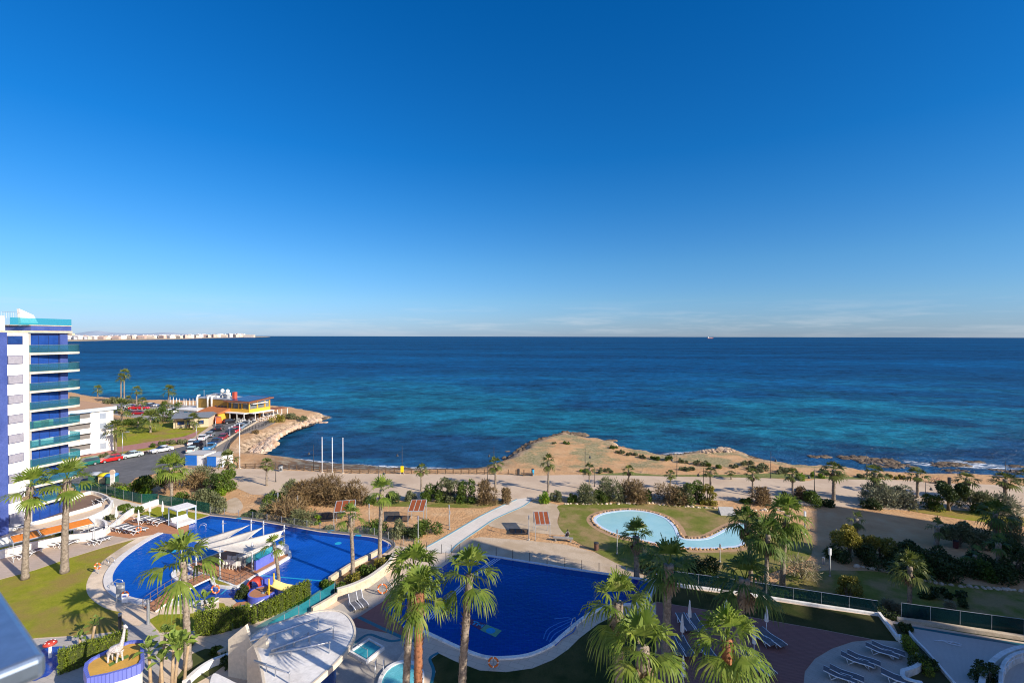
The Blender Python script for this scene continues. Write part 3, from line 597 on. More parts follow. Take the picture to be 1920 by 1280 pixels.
# low kerb fence of short posts on the seaward side of the big pool
glass_fence([(395,962),(474,972),(528,981),(600,993),(654,999.5),(702,1004),(728,1011),(738,1022)], 'clear glass fence with short steel posts along the seaward rim of the big curved pool', 1.0, gm=clear_glass, step=2.6, postm=steel)
glass_fence([(690,1004),(705,1008),(728,1012),(756,1020),(775,1025)], 'low clear fence on pale kerb between curved pool and white path', 1.1, LAND, gm=clear_glass, postm=steel) 
glass_fence([(862,1037),(900,1038.5),(1059,1063.5),(1190,1082.5),(1222,1088)], 'thin clear glass fence with slim dark posts behind the deep blue pool', 1.1, gm=clear_glass, step=1.9, postm=dark_metal)
glass_fence([(1236,1088),(1387,1109),(1540,1133),(1646,1150)], 'glass fence with steel top rail behind the shaded narrow lawn', 1.2, rail=True, gm=dark_fence_glass)
glass_fence([(1690,1160),(1800,1176),(1920,1193),(2150,1230)], 'dark glass fence with pale top rail along the speckled terrace at far right', 1.5, rail=True, gm=dark_fence_glass)
glass_fence([(504,1191),(560,1158),(600,1130),(627,1113),(629,1108)], 'bright teal glass balustrade below the clipped hedge', 1.1, gm=teal_glass, step=1.6)
glass_fence([(738,1027),(752,1028),(775,1029),(800,1031)], 'short glass gate fence at the end of the white path', 1.2, gm=clear_glass, postm=dark_metal)
glass_fence([(800,1033),(828,1037),(846,1038),(836,1052),(812,1058)], 'thin dark railed fence beside the path landing', 1.1, gm=clear_glass, postm=dark_metal)
wall([(1236,1093),(1387,1113),(1540,1137),(1648,1153)], 'long low white kerb wall behind the shaded narrow lawn', .2, .3, smooth=False)
wall([(1648,1153),(1684,1201)], 'slim white wall at the right end of the narrow lawn', .35, .22, smooth=False)
wall([(1686,1200),(1700,1214),(1718,1234),(1727,1249),(1718,1260),(1702,1266),(1692,1270),(1698,1284),(1730,1292)], 'curved white planter wall beside the round plaza with loungers', .55, .3)
wall([(1692,1172),(1716,1202),(1736,1222),(1760,1250),(1790,1285)], 'thin white kerb between the dark planter and the speckled terrace', .25, .18, smooth=False)
wall([(1684,1163.5),(1750,1172),(1820,1183),(1920,1198),(2150,1238)], 'long cream kerb in front of the dark glass fence at far right', .3, .45, smooth=False, m=stone_cream)
cream_cap = mat('cream_cap', (.62,.56,.47), (.56,.5,.42), 2, .8)
wall([(618,1092),(640,1077),(664,1062),(693,1047.5),(712,1037)], 'rough cream stone wall along the near edge of the curved pool', .6, .35, m=stone_cream)
wall([(632,1122),(660,1113),(690,1099),(715,1081),(730,1068),(741,1050)], 'curved cream stone wall below the planted bed with two palms', .95, .35, m=stone_cream, cap=cream_cap)
wall([(585,1152),(610,1138),(632,1124)], 'short cream stone wall with round posts beside the teal balustrade', .7, .3, m=stone_cream)
wall([(410,1235),(440,1215),(480,1200),(500,1190),(560,1165)], 'low stone retaining wall below the long hedge', .6, .35, m=stone_cream)
# terraces beside the tower
wall([(-60,1062),(0,1047),(40,1036),(85,1026),(130,1017),(165,1013),(192,1006)], 'white retaining wall behind the orange shade and loungers', 1.0, .3)
wall([(-60,1038),(0,1026),(60,1012),(120,996),(160,985),(185,975),(205,962),(211,950)], 'white curved wall below the tower terrace', 1.1, .25)
wall([(192,1006),(215,990),(245,965),(270,954),(296,945)], 'white sloping wall between the wooden deck and the planted bank', .8, .3)
wall([(130,1002),(140,993),(160,986),(180,984),(196,988),(200,998)], 'rounded white seating wall beside the wooden deck', .9, .25)
wall([(-60,1016),(0,1000),(60,985),(110,972),(160,958),(190,948)], 'slim white kerb along the edge of the tower wooden terrace', .5, .15)
wall([(124,944),(150,932),(172,926),(200,935),(212,950)], 'low white parapet around the tip of the tower wooden terrace', .5, .2)
flat('tower_terrace_deck', [(-60,1010),(-60,1000),(60,985),(124,942),(150,931),(172,927),(196,935),(190,947),(160,957),(110,971),(60,984),(0,1000)], tiles('grey_brown_decking',(.26,.17,.12),(.23,.15,.105),.15,(.13,.09,.06),.012,.8,.2,.3,.5,16), z=.02)
flat('tower_white_path', [(212,950),(196,935),(175,922),(232,938),(266,946),(240,958),(220,968),(200,985),(150,1000),(150,985),(185,975),(205,962)], mat('pale_path',(.62,.55,.46),(.56,.5,.42),1,.8), z=.01)
flat('bank_beds', [(240,960),(266,946),(296,945),(245,965),(215,990),(196,1002),(200,988)], mat('bed_soil',(.16,.11,.06),(.10,.11,.04),2,.95), z=.015)
flat('grass_by_walls', [(60,1008),(130,990),(165,978),(190,975),(196,984),(180,981),(150,986),(125,996),(120,1012),(85,1022),(0,1040),(-60,1054),(-60,1040)], grass, z=.012)
flat('planter_dark', [(1674,1168),(1692,1171),(1790,1285),(1830,1330),(1700,1300),(1705,1270),(1725,1258),(1732,1248),(1722,1232),(1690,1200)], mat('planter_soil',(.05,.045,.02),(.06,.07,.02),2,.95), z=.02)
flat('planter_bed_palms', [(618,1094),(640,1079),(664,1064),(693,1050),(715,1038),(741,1046),(728,1066),(713,1079),(688,1097),(658,1111),(632,1120)], mat('bed_bark',(.26,.15,.08),(.20,.13,.06),3,.95), z=.02)

# ================================================================ APARTMENT BLOCKS BEHIND THE CAMERA (they throw the big shadows)
def block(label, n0, n1, s0, length, h, shadow_wing=None):
    nn = Vector((-SH.y, SH.x)); nn = Vector((.53,.85)).normalized()
    off = h/math.tan(R(SUN_EL)); S = s0-off
    c = SH*(S-length/2)+nn*((n0+n1)/2); ang = math.atan2(SH.y, SH.x)
    t_ = thing('apartment_building', label, 'building', (c.x,c.y,0), ang)
    W = n1-n0; mb = MB(); mb.b2(-length/2,-W/2,-1.5,length/2,W/2,h); mb.build('wall', white, t_)
    for k in range(int(h/3)):
        z = .9+3*k
        wb = MB(); wb.b2(-length/2+1.2, W/2+.0, z, length/2-1.2, W/2+.04, z+1.5); wb.build('window_band', dark_glass, t_)
        wb = MB(); wb.b2(length/2-.0,-W/2+1.0, z, length/2+.04,W/2-1.0, z+1.5); wb.build('window_band', dark_glass, t_)
        sl = MB(); sl.b2(length/2+.04, -W/2+.5, z-1.0, length/2+1.3, W/2-.5, z-.8); sl.build('balcony_slab', stone_cream, t_)
    y0 = -W/2
    for wg in shadow_wing or (): mb = MB(); mb.b2(-length/2-14,-W/2-wg[1],-1.5,length/2-wg[0],y0,h); mb.build('shadow_wing', white, t_); y0 = -W/2-wg[1]  # unseen wings, added to widen the shadow this block throws
    return t_
block('tall white apartment block with blue windows next to the viewpoint, right of the pools', 27.5, 52.0, 36.5, 60, 33, ((36, 2.9), (42.5, 5.3)))
block('tall white apartment block with blue windows farther along the shore', 58.5, 93.5, -2.5, 28, 33)
# ================================================================ BLUE TOWER
T = thing('apartment_tower', 'tall blue tiled apartment tower with curved glass balconies at the left edge', 'building', (-66,66,0), -R(5.71))
mb = MB(); mb.b2(-14,.3,-1.2,-.62,5.6,26.2); mb.build('blue_wall', blue_tile, T)
mb = MB(); mb.b2(-14,-24,-1.2,.3,-2.78,26.35); mb.build('blue_side_wall', blue_tile, T)
mb = MB(); mb.b2(-14,-2.78,-1.2,0,.0,26.3); mb.build('white_wall', mat('tower_white',(.86,.84,.78),(.82,.79,.73),.4,.8), T)
mb = MB(); mb.b2(-1,.0,-1.2,-.02,.32,26.2); mb.build('grey_pilaster', mat('pilaster_grey',(.42,.40,.36),(.36,.34,.31),.6,.8), T)
mb = MB(); mb.b2(-.9,4.55,-1.2,-.35,5.62,26.2); mb.build('blue_pillar', blue_tile, T)
mb = MB(); mb.b2(-14,-24,26.36,.12,5.9,26.62); mb.b2(-14,5.6,26.0,.4,6.0,26.3); mb.build('cornice', stone_cream, T)
mb = MB(); mb.b2(-6,.3,26.63,.05,5.8,27.3); mb.build('roof_band', blue_tile, T)
mb = MB(); mb.b2(-6,.1,27.31,.1,5.85,27.42); mb.build('roof_slab', stone_cream, T)
mb = MB(); mb.b2(-.0,-2.2,27.4,.03,5.85,28.35); mb.build('roof_glass', teal_glass, T)
mb = MB(); mb.add([(-1.2,.1,27.3),(-1.2,2.5,27.3),(-1.2,1.7,28.8),(-1.2,-.1,29.6),(-1.6,.1,27.3),(-1.6,2.5,27.3),(-1.6,1.7,28.8),(-1.6,-.1,29.6)], [(0,1,2,3),(7,6,5,4),(0,4,5,1),(1,5,6,2),(2,6,7,3),(3,7,4,0)]); mb.build('roof_fin', canvas, T)
mb = MB(); mb.b2(-6,-7,26.6,-2,-2.4,29.2); mb.b2(-4,-2.4,26.6,-2,-1.2,28.6); mb.build('roof_cabin', white, T)
mb = MB()
for i in range(9): mb.tube([(-1.2,-2.2+i*.28,28.3),(-1.2,-2.2+i*.28,29.1)],.015,5)
mb.tube([(-1.2,-2.2,29.1),(-1.2,.1,29.1)],.02,5); mb.build('roof_railing', steel, T)
blind = mat('grey_blind',(.33,.32,.36),(.29,.28,.32),.5,.6)
for k in range(10):
    z0 = 2.62*k; fr = MB(); fr.b2(0,-2.55,z0+1.18,.05,-.72,z0+2.34)
    wn = fr.build('window', mat('window_frame_blue',(.05,.06,.16),(.04,.05,.14),1,.5), T)
    pn = MB(); pn.b2(.05,-2.48,z0+(1.25 if k else .6),.07,-.79,z0+2.28); pn.build('pane', dark_glass if k == 9 else blind, wn)
prof = crv([(.05,.12),(.30,1.5),(.75,3.4),(1.02,5.0),(.98,6.0),(.55,6.55),(-.4,6.9),(-1.6,7.0)], False, 4)
slab_m = mat('balcony_slab',(.62,.56,.46),(.55,.49,.40),.6,.8)
for k in range(9):
    z = 2.62+2.62*k; P = [(p.x,p.y) for p in prof]+[(-5,7.0),(-5,5.0),(-.55,5.0),(-.55,.1)]
    mb = MB(); mb.prism(P, z-.30, z); bl = mb.build('balcony', slab_m, T)
    mb = MB(); mb.ribbon([(p.x-.05,p.y) for p in prof], -.012, .012, z+.03, z+1.05); mb.build('glass_rail', balcony_glass, bl); mb = MB(); mb.tube([(p.x-.05,p.y,z+1.06) for p in prof], .02, 5); mb.build('handrail', steel, bl)
for k in range(10):
    z = 2.62*k
    mb = MB(); mb.b2(-.62,.34,z+.03,-.56,4.5,z+2.36); wn = mb.build('glazing', mat('blue_glazing',(.012,.05,.24),(.02,.07,.30),.35,.12,.6), T)
    mb = MB(); [mb.b2(-.56,y-.03,z+.05,-.53,y+.03,z+2.34) for y in (.36,1.75,3.1,4.45)]; mb.b2(-.56,.36,z+.03,-.53,4.5,z+.1); mb.build('mullions', mat('mullion',(.02,.04,.14),(.02,.04,.14),1,.4), wn)
    if k in (4,5):
        mb = MB(); mb.b2(-.55,.5 if k==4 else 1.0,z+.1,-.48,1.6 if k==4 else 3,z+(.95)); mb.b2(-.55,1.9,z+.1,-.48,3.6,z+.9); mb.build('curtain', canvas if k==4 else mat('green_cover',(.35,.42,.28),(.3,.38,.25),1,.8), wn)

# ---- low white apartment block with brown roof
c0 = G(213,843,LAND); e1 = Vector((-.42,-.908,0)); B = thing('apartment_house', 'low white apartment house with brown tiled roof behind the blue tower', 'building', c0, math.atan2(e1.y,e1.x))
# local x runs towards the viewer, local -y away to the left
mb = MB(); mb.b2(0,-13,0,30,0,9.6); mb.build('wall', white, B)
mb = MB(); mb.b2(-.5,-13.5,9.6,30.5,.45,10.5); mb.build('eave_band', mat('grey_blue_band',(.42,.46,.50),(.38,.42,.46),1,.7), B)
mb = MB(); mb.add([(-.6,.55,10.5),(30.6,.55,10.5),(30.6,-13.6,10.5),(-.6,-13.6,10.5),(5,-6.5,12.2),(25,-6.5,12.2)], [(0,1,5,4),(1,2,5),(2,3,4,5),(3,0,4),(3,2,1,0)]); mb.build('roof', mat('brown_tiles',(.36,.23,.15),(.30,.19,.12),5,.9), B)
for k in range(4):
    z = .7+2.35*k; mb = MB(); mb.b2(1.5,.0,z,2.7,.04,z+1.35); mb.build('window', mat('grey_window',(.30,.34,.40),(.26,.3,.36),1,.4), B)
for k in range(4):
    z = .4+2.35*k
    for x0 in (4.6, 12):
        mb = MB(); mb.b2(x0,-.0,z+.9,x0+6.4,.03,z+2.1); r_ = mb.build('balcony_shade_panel', mat('recess_shade',(.20,.18,.17),(.16,.15,.14),1,.9), B)  # flat dark panel paints the shade of a balcony recess
        mb = MB(); mb.b2(x0-.1,.03,z-.1,x0+6.5,.9,z+.06); mb.b2(x0-.1,.82,z+.06,x0+6.5,.9,z+.95); mb.build('parapet', white, r_)
        mb = MB(); mb.b2(x0-.1,.03,z+2.2,x0+6.5,.7,z+2.27); mb.build('blue_awning', mat('blue_trim',(.2,.3,.45),(.2,.3,.45),1,.6), r_)
# ---- villa
def house(name, label, px, zr, w_, d_, h, rz, wm, roofm, rtype='flat', lvl=L):
    b = thing(name, label, 'house', G(*px, lvl), rz); mb = MB(); mb.b2(0,0,0,w_,d_,h); mb.build('wall', wm, b)
    mb = MB()
    if rtype == 'flat': mb.b2(-.5,-.6,h,w_+.5,d_+.5,h+.25)
    else: mb.add([(-.5,-.6,h),(w_+.5,-.6,h),(w_+.5,d_+.5,h),(-.5,d_+.5,h),(-.5,d_/2,h+1.1),(w_+.5,d_/2,h+1.1)],[(0,1,5,4),(2,3,4,5),(1,2,5),(3,0,4),(3,2,1,0)])
    mb.build('roof', roofm, b); return b
grey_roof = mat('grey_roof',(.17,.19,.22),(.14,.16,.18),1.5,.8)
v = house('villa', 'single storey cream villa with dark grey roof in the park', (325,803), 0, 9, 7, 2.9, R(18), mat('cream_wall',(.62,.52,.35),(.58,.48,.32),1,.85), grey_roof, 'gable')
for x0,w_,n_ in ((1.0,1.8,'window'),(3.4,.9,'door'),(6.4,1.4,'window')):
    mb = MB(); mb.b2(x0,-.04,.1 if n_=='door' else .9,x0+w_,-.0,2.1); f_ = mb.build(n_, wood_dark, v); mb = MB(); mb.b2(x0+.1,-.07,1.0,x0+w_-.1,-.04,2.0); mb.build('pane', dark_glass, f_)
mb = MB(); [mb.b2(x,-1.6,0,x+.15,-1.45,2.7) for x in (1,4.5)]; mb.b2(.6,-1.7,2.7,5,-.0,2.82); mb.build('porch', wood_dark, v)

# ---- restaurant on the headland
R_ = thing('restaurant', 'two storey yellow seafront restaurant with brown solar panel roof and awnings', 'restaurant', G(467,789,LAND), R(69))
yel = mat('yellow_wall',(.72,.40,.045),(.66,.36,.04),1,.8); must = mat('mustard_wall',(.40,.23,.05),(.34,.2,.045),1,.85); red_roof = mat('brown_roof_edge',(.28,.11,.05),(.24,.09,.045),1,.8)
mb = MB(); mb.b2(.2,.2,2.5,8.4,10.0,3.6); mb.b2(4.5,4.5,0,8.4,10,2.5); mb.build('yellow_wall', yel, R_)
mb = MB(); mb.b2(.6,.6,3.6,8.2,9.8,5.6); mb.build('upper_windows', mat('window_grey',(.10,.12,.14),(.18,.2,.2),.6,.15,.6), R_)
for x,y in [(.45,y) for y in (.45,3.6,5,8,9.9)]+[(x,.45) for x in (3.5,6.4,8.3)]: mb = MB(); mb.b2(x-.15,y-.15,3.6,x+.15,y+.15,5.7); mb.build('pillar', yel, R_)
mb = MB(); mb.add([(-.6,-.6,5.7),(9.2,-.6,6.3),(9.2,10.8,6.3),(-.6,10.8,5.7),(-.6,-.6,6.0),(9.2,-.6,6.6),(9.2,10.8,6.6),(-.6,10.8,6.0)],[(3,2,1,0),(4,5,6,7),(0,1,5,4),(1,2,6,5),(2,3,7,6),(3,0,4,7)]); mb.build('roof', red_roof, R_)
for i in range(4):
    y = .5+2.5*i; mb = MB(); mb.add([(.2,y,6.1),(8.2,y,6.6),(8.2,y+2.2,6.6),(.2,y+2.2,6.1),(.2,y,6.22),(8.2,y,6.72),(8.2,y+2.2,6.72),(.2,y+2.2,6.22)],[(3,2,1,0),(4,5,6,7),(0,1,5,4),(1,2,6,5),(2,3,7,6),(3,0,4,7)]); mb.build('solar_panel', mat('solar_blue',(.03,.04,.09),(.04,.05,.11),1,.2,.5), R_)
for (x0,y0,x1,y1,z) in ((-1.6,.2,.2,10,2.45),(.2,-1.6,8.4,.2,2.45),(.1,1,.6,9.5,5.5),(1,-.7,6.5,.4,5.3)):
    mb = MB(); mb.b2(x0,y0,z-.12,x1,y1,z+.1); mb.build('awning', canvas, R_)
mb = MB()
for (x,y) in ((-1.5,.4),(-1.5,3.5),(-1.5,6.6),(-1.5,9.8),(1,-1.5),(4,-1.5),(8,-1.5)): mb.b2(x-.08,y-.08,0,x+.08,y+.08,2.4)
mb.build('white_columns', white, R_)
mb = MB(); mb.b2(.9,.9,0,4.4,9.5,2.4); mb.build('interior_shade', mat('room_shade',(.03,.022,.018),(.05,.03,.02),1,.9), R_)  # solid dark block paints the shade inside the open ground floor
mb = MB(); mb.b2(8.4,-1.2,2.3,12.4,4,2.5); mb.b2(12.4,-.8,2.2,15,3,2.4); mb.build('terrace_roof', red_roof, R_)
mb = MB()
for (x,y) in ((12,-1),(14.8,-.6),(10.2,-1),(12,3.8)): mb.b2(x-.1,y-.1,0,x+.1,y+.1,2.3)
mb.build('terrace_columns', white, R_)
K = thing('kitchen_building', 'mustard two storey building with white pipes, round windows and rooftop ducts beside the restaurant', 'building', G(467,789,LAND), R(69))
mb = MB(); mb.b2(1.0,10.2,0,8,24.5,6.0); mb.build('wall', must, K)
mb = MB(); mb.b2(.9,10.1,6.0,8.1,24.6,6.35); mb.build('parapet', mat('grey_parapet',(.40,.42,.44),(.3,.32,.35),1,.8), K)
for i in range(4): mb = MB(); mb.box((.98,11.6+1.5*i,3.5),(.1,.7,1.0)); mb.build('window', mat('navy_window',(.02,.03,.12),(.03,.04,.15),1,.3), K)
for y in (17.5,19.3,24.3):
    mb = MB(); mb.tube([(1.5,y,7.0),(.7,y,6.9),(.55,y,6.4),(.55,y,2.8)],.28,8); mb.build('vent_pipe', white, K, True)
rr = random.Random(5)
for i in range(9):
    y = 10.5+rr.random()*11; x = 2+rr.random()*5; z = .4+rr.random()*1.0; mb = MB(); mb.b2(x,y,6.3,x+.6+rr.random()*1.2,y+.6+rr.random()*1.6,6.3+z); mb.build('rooftop_unit', [white,steel,grey_metal][i%3], K)
for y in (13.2,15.6):
    mb = MB(); mb.tube([(3,y,6.3),(3,y,8.2)],.16,8); mb.lathe([(.1,7.9),(.5,8.1),(.65,8.6),(.5,9.1),(.15,9.3)],(3,y,0),12); mb.build('round_cowl', white, K, True)
mb = MB(); mb.b2(3,10.0,6.3,4,11.1,8.4); mb.build('red_chimney', mat('red_box',(.55,.09,.05),(.5,.08,.05),1,.7), K)
mb = MB(); mb.tube([(2,12,6.3),(2,12,9.3)],.03,5); mb.tube([(2,11.5,9),(2,12.5,9)],.03,5); mb.tube([(2,23,6.3),(2,23,8.8)],.03,5); mb.build('antenna', white_metal, K)
mb = MB(); mb.tube([(2.4,12.5,6.8),(3.5,14,7.0),(5,15.5,7.0),(5,19,6.8)],.3,8); mb.build('duct', steel, K, True)
O_ = thing('takeaway_building', 'single storey yellow building with orange sloping roof next to the restaurant', 'building', G(467,789,LAND), R(69))
mb = MB(); mb.b2(-3.6,9.0,0,.7,18,2.5); mb.build('wall', yel, O_)
mb = MB(); mb.add([(-4.2,8.6,2.5),(-4.2,18.4,2.5),(.85,18.4,3.7),(.85,8.6,3.7),(-4.2,8.6,2.3),(-4.2,18.4,2.3),(.85,18.4,2.4),(.85,8.6,2.4)],[(0,1,2,3),(7,6,5,4),(0,4,5,1),(1,5,6,2),(2,6,7,3),(3,7,4,0)]); mb.build('roof', mat('orange_tiles',(.42,.15,.05),(.36,.12,.045),4,.9), O_)
mb = MB(); [mb.box((-3.62,y,1.2),(.08,1.4,1.2)) for y in (10.3,12.6,14.9,17)]; mb.build('window', dark_glass, O_)
W_ = thing('beach_bar_building', 'white flat roofed building with pale blue windows left of the restaurant', 'building', G(467,789,LAND), R(69))
mb = MB(); mb.b2(-3.2,18.6,0,2.2,28,2.6); mb.build('wall', white, W_); mb = MB(); mb.b2(-3.8,18.5,2.6,2.5,28.5,2.85); mb.build('roof', canvas, W_)
for y in (19.6,22.0,24.6): mb = MB(); mb.box((-3.22,y,1.3),(.06,1.7,1.5)); mb.build('window', mat('aqua_window',(.12,.38,.46),(.15,.42,.5),1,.2), W_)

# ---- blue and white beach huts
hb = mat('hut_blue',(.015,.14,.52),(.02,.16,.55),1,.6)
for (px, w_, lab) in (((347,872.5),4.2,'left hut of the blue and white beach huts by the promenade'),((388,875.5),3.2,'right hut of the blue and white beach huts with a ramp rail')):
    H_ = thing('beach_hut', lab, 'hut', G(*px, LAND), R(-4)); mb = MB(); mb.b2(0,0,0,w_,3.6,2.3); mb.build('wall', white, H_)
    mb = MB(); mb.b2(.05,-.05,.1,w_*.62,0,2.25); mb.build('blue_panel', hb, H_)
    mb = MB(); mb.b2(-.1,-.15,2.3,w_+.1,3.7,2.4); mb.build('roof', mat('hut_roof',(.50,.48,.45),(.44,.42,.4),1,.8), H_)
    mb = MB(); mb.b2(w_*.68,-.03,.05,w_*.95,0,2.0); mb.build('door', white_metal, H_)
mb = MB(); 
hr = thing('ramp_railing', 'low blue handrail in front of the right beach hut', 'railing', G(386,877.5,LAND))
for x in (0,1.2,2.4,3.4): mb = MB(); mb.tube([(x,0,0),(x,0,.9)],.03,6); mb.build('post', hb, hr)
mb = MB(); mb.tube([(0,0,.9),(3.4,0,.9)],.03,6); mb.tube([(0,0,.5),(3.4,0,.5)],.025,6); mb.build('rail', hb, hr)

# ---- recycling containers
for (px, c1, n_) in (((165,905),(.30,.33,.38),'grey'),((184,907),(.75,.60,.02),'yellow'),((197,908),(.06,.25,.62),'blue')):
    C_ = thing('recycling_container', f'{n_} lidded recycling container on the kerb beside the road', 'container', G(*px, LAND), R(8)); mb = MB(); mb.b2(0,0,.12,1.5,1.3,1.35); mb.build('body', mat('green_bin',(.03,.10,.07),(.04,.12,.08),1,.6) if n_!='yellow' else mat('bin_ochre',(.62,.48,.25),(.58,.45,.22),1,.6), C_)
    mb = MB(); pts = [(math.cos(a)*.8,math.sin(a)*.5) for a in [math.pi*i/8 for i in range(9)]]
    v = [(-.05,.65+y,1.35+z) for y,z in pts]+[(1.55,.65+y,1.35+z) for y,z in pts]; mb.add(v, [(i,i+1,10+i,9+i) for i in range(8)]+[tuple(range(8,-1,-1)),tuple(range(9,18)),(0,9,17,8)]); mb.build('lid', mat('lid_'+n_, c1, None, 1, .5), C_, True)
    for x in (.2,1.3): mb = MB(); mb.tube([(x-.06,.65,.1),(x+.06,.65,.1)],.1,10); mb.build('wheel', dark_metal, C_)
sg = thing('notice_totem', 'white round topped notice post beside the recycling containers', 'sign', G(211,915,LAND))
mb = MB(); mb.b2(-.35,-.1,0,.35,.1,2.6); mb.build('panel', white, sg); mb = MB(); mb.lathe([(0,-.11),(.45,-.11),(.45,.11),(0,.11)],(0,0,0),18)
mb.v = [(x,z,y+2.9) for x,y,z in mb.v]; mb.build('round_top', mat('peach_disc',(.65,.5,.38),(.6,.45,.35),3,.7), sg)

# ---- far town
rr = random.Random(11); pal = [mat('town_white',(.70,.66,.62),(.62,.58,.55),.05,.9), mat('town_cream',(.60,.50,.40),(.55,.46,.37),.05,.9), mat('town_pink',(.55,.40,.34),(.5,.36,.3),.05,.9), mat('town_grey',(.42,.42,.44),(.36,.37,.4),.05,.9)]
protos = []
for s in range(6):
    w_, h_ = rr.uniform(24,58), rr.uniform(9,24); t_ = thing('town_building', 'pale block in the distant white town across the bay', 'building', (0,0,0), 0, 'distant town across the bay')
    mb = MB(); mb.b2(-w_/2,-9,0,w_/2,9,h_); mb.b2(-w_/4,-4,h_,w_/6,4,h_+3); mb.build('wall', pal[s%4], t_)
    mb = MB(); n = int(w_/7)
    for fl in range(int(h_/4)): mb.b2(-w_/2+2,-9.2,1.6+4*fl,w_/2-2,-9.0,3.1+4*fl)
    mb.build('window_band', mat('town_window',(.16,.17,.2),(.2,.2,.22),.05,.5), t_); protos.append(Stock(t_))
shp = [G(x,y,SEA) for x,y,_ in sh]
for i in range(285):
    x = rr.uniform(-30,455); y = np.interp(x,[s[0] for s in sh],[s[1] for s in sh]); p = G(x, y, SEA); k = 1.03+rr.random()**1.3*.30
    s_ = p.y/2900*(1.0 if x > 160 or i%2 else 1.15)
    protos[i%6].put((p.x*k, p.y*k, SEA+6+(k-1.03)*16), rr.uniform(-.5,.5)-.35, scale=max(.6, s_))
ft = thing('fortress', 'long beige building on the tip of the distant headland', 'building', D(468,631.5,6200)); ft.location.z = SEA+6; mb = MB(); mb.b2(-62,-20,0,62,20,34); mb.build('wall', pal[1], ft); mb = MB(); [mb.b2(x,-20.5,8,x+6,-20,26) for x in range(-55,55,12)]; mb.build('windows', pal[3], ft)
hw = thing('harbour_wall', 'thin pale harbour wall below the distant town', 'wall', D(150,637.3,3250)); hw.location.z = SEA; mb = MB(); mb.b2(-150,-5,0,230,5,5); mb.build('wall_body', stone_pale, hw)
# ---- ship
S_ = thing('cargo_ship', 'small red hulled cargo ship far out on the horizon', 'ship', D(1332,632,7600), 0); S_.location.z = SEA
mb = MB(); mb.prism([(-42,-6),(34,-6),(44,0),(34,6),(-42,6)], 0, 9); mb.build('hull', mat('ship_red',(.45,.16,.10),(.4,.14,.1),.1,.7), S_); mb = MB(); mb.b2(-38,-5,9,-24,5,24); mb.build('bridge', white, S_)
mb = MB(); [mb.b2(x,-4,9,x+10,4,13) for x in (-18,-4,10)]; mb.build('cargo', pal[3], S_); mb = MB(); mb.tube([(2,0,9),(2,0,24)],1,6); mb.tube([(20,0,9),(20,0,22)],1,6); mb.build('mast', white_metal, S_)
# ================================================================ PLANTS
palm_g = leaf('fan_palm_leaf', (.10,.17,.02), (.23,.29,.045), 1.2, .4, (.36,.37,.10))
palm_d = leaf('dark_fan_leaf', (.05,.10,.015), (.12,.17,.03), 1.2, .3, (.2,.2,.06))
palm_o = leaf('shore_palm_leaf', (.055,.085,.014), (.14,.16,.035), 1.5, .3, (.30,.25,.10))
dead_l = leaf('dead_leaf', (.20,.14,.08), (.30,.22,.13), 2, .2)
def fan(mb, base, d, up, pl, size, nb, r, droop, fill=.74):
    "petiole from base along d, then a pleated fan of split blades with hanging tips"
    side = d.cross(up).normalized(); up = side.cross(d).normalized()
    hub = base+d*pl-Vector((0,0,pl*.12)); w_ = .03*size+.012
    mb.add([base-side*w_, base+side*w_, hub+side*w_*.6, hub-side*w_*.6], [(0,1,2,3)])
    spread = R(150); k1 = size*fill
    for i in range(nb):
        a = -spread/2+spread*(i+.5)/nb; da = spread/nb*.56
        L_ = size*(.8+.25*math.cos(a))*r.uniform(.88,1.08); z = up*(.05*size*(1 if i%2 else -1))
        v = lambda an: (d*math.cos(an)+side*math.sin(an))
        dr = droop*r.uniform(.7,1.4)
        p1a = hub+v(a-da)*k1*.72*.9-Vector((0,0,dr*.10*size)); p1b = hub+v(a+da)*k1*.72*.9-Vector((0,0,dr*.10*size))
        p2a = hub+v(a-da*.55)*L_*.86+z-Vector((0,0,dr*.36*size)); p2b = hub+v(a+da*.55)*L_*.86+z-Vector((0,0,dr*.36*size))
        p3 = hub+v(a)*L_*1.05-Vector((0,0,dr*.80*size))
        mb.add([hub, p1a, p1b, p2a, p2b, p3], [(0,1,2),(1,3,4,2),(3,5,4)])
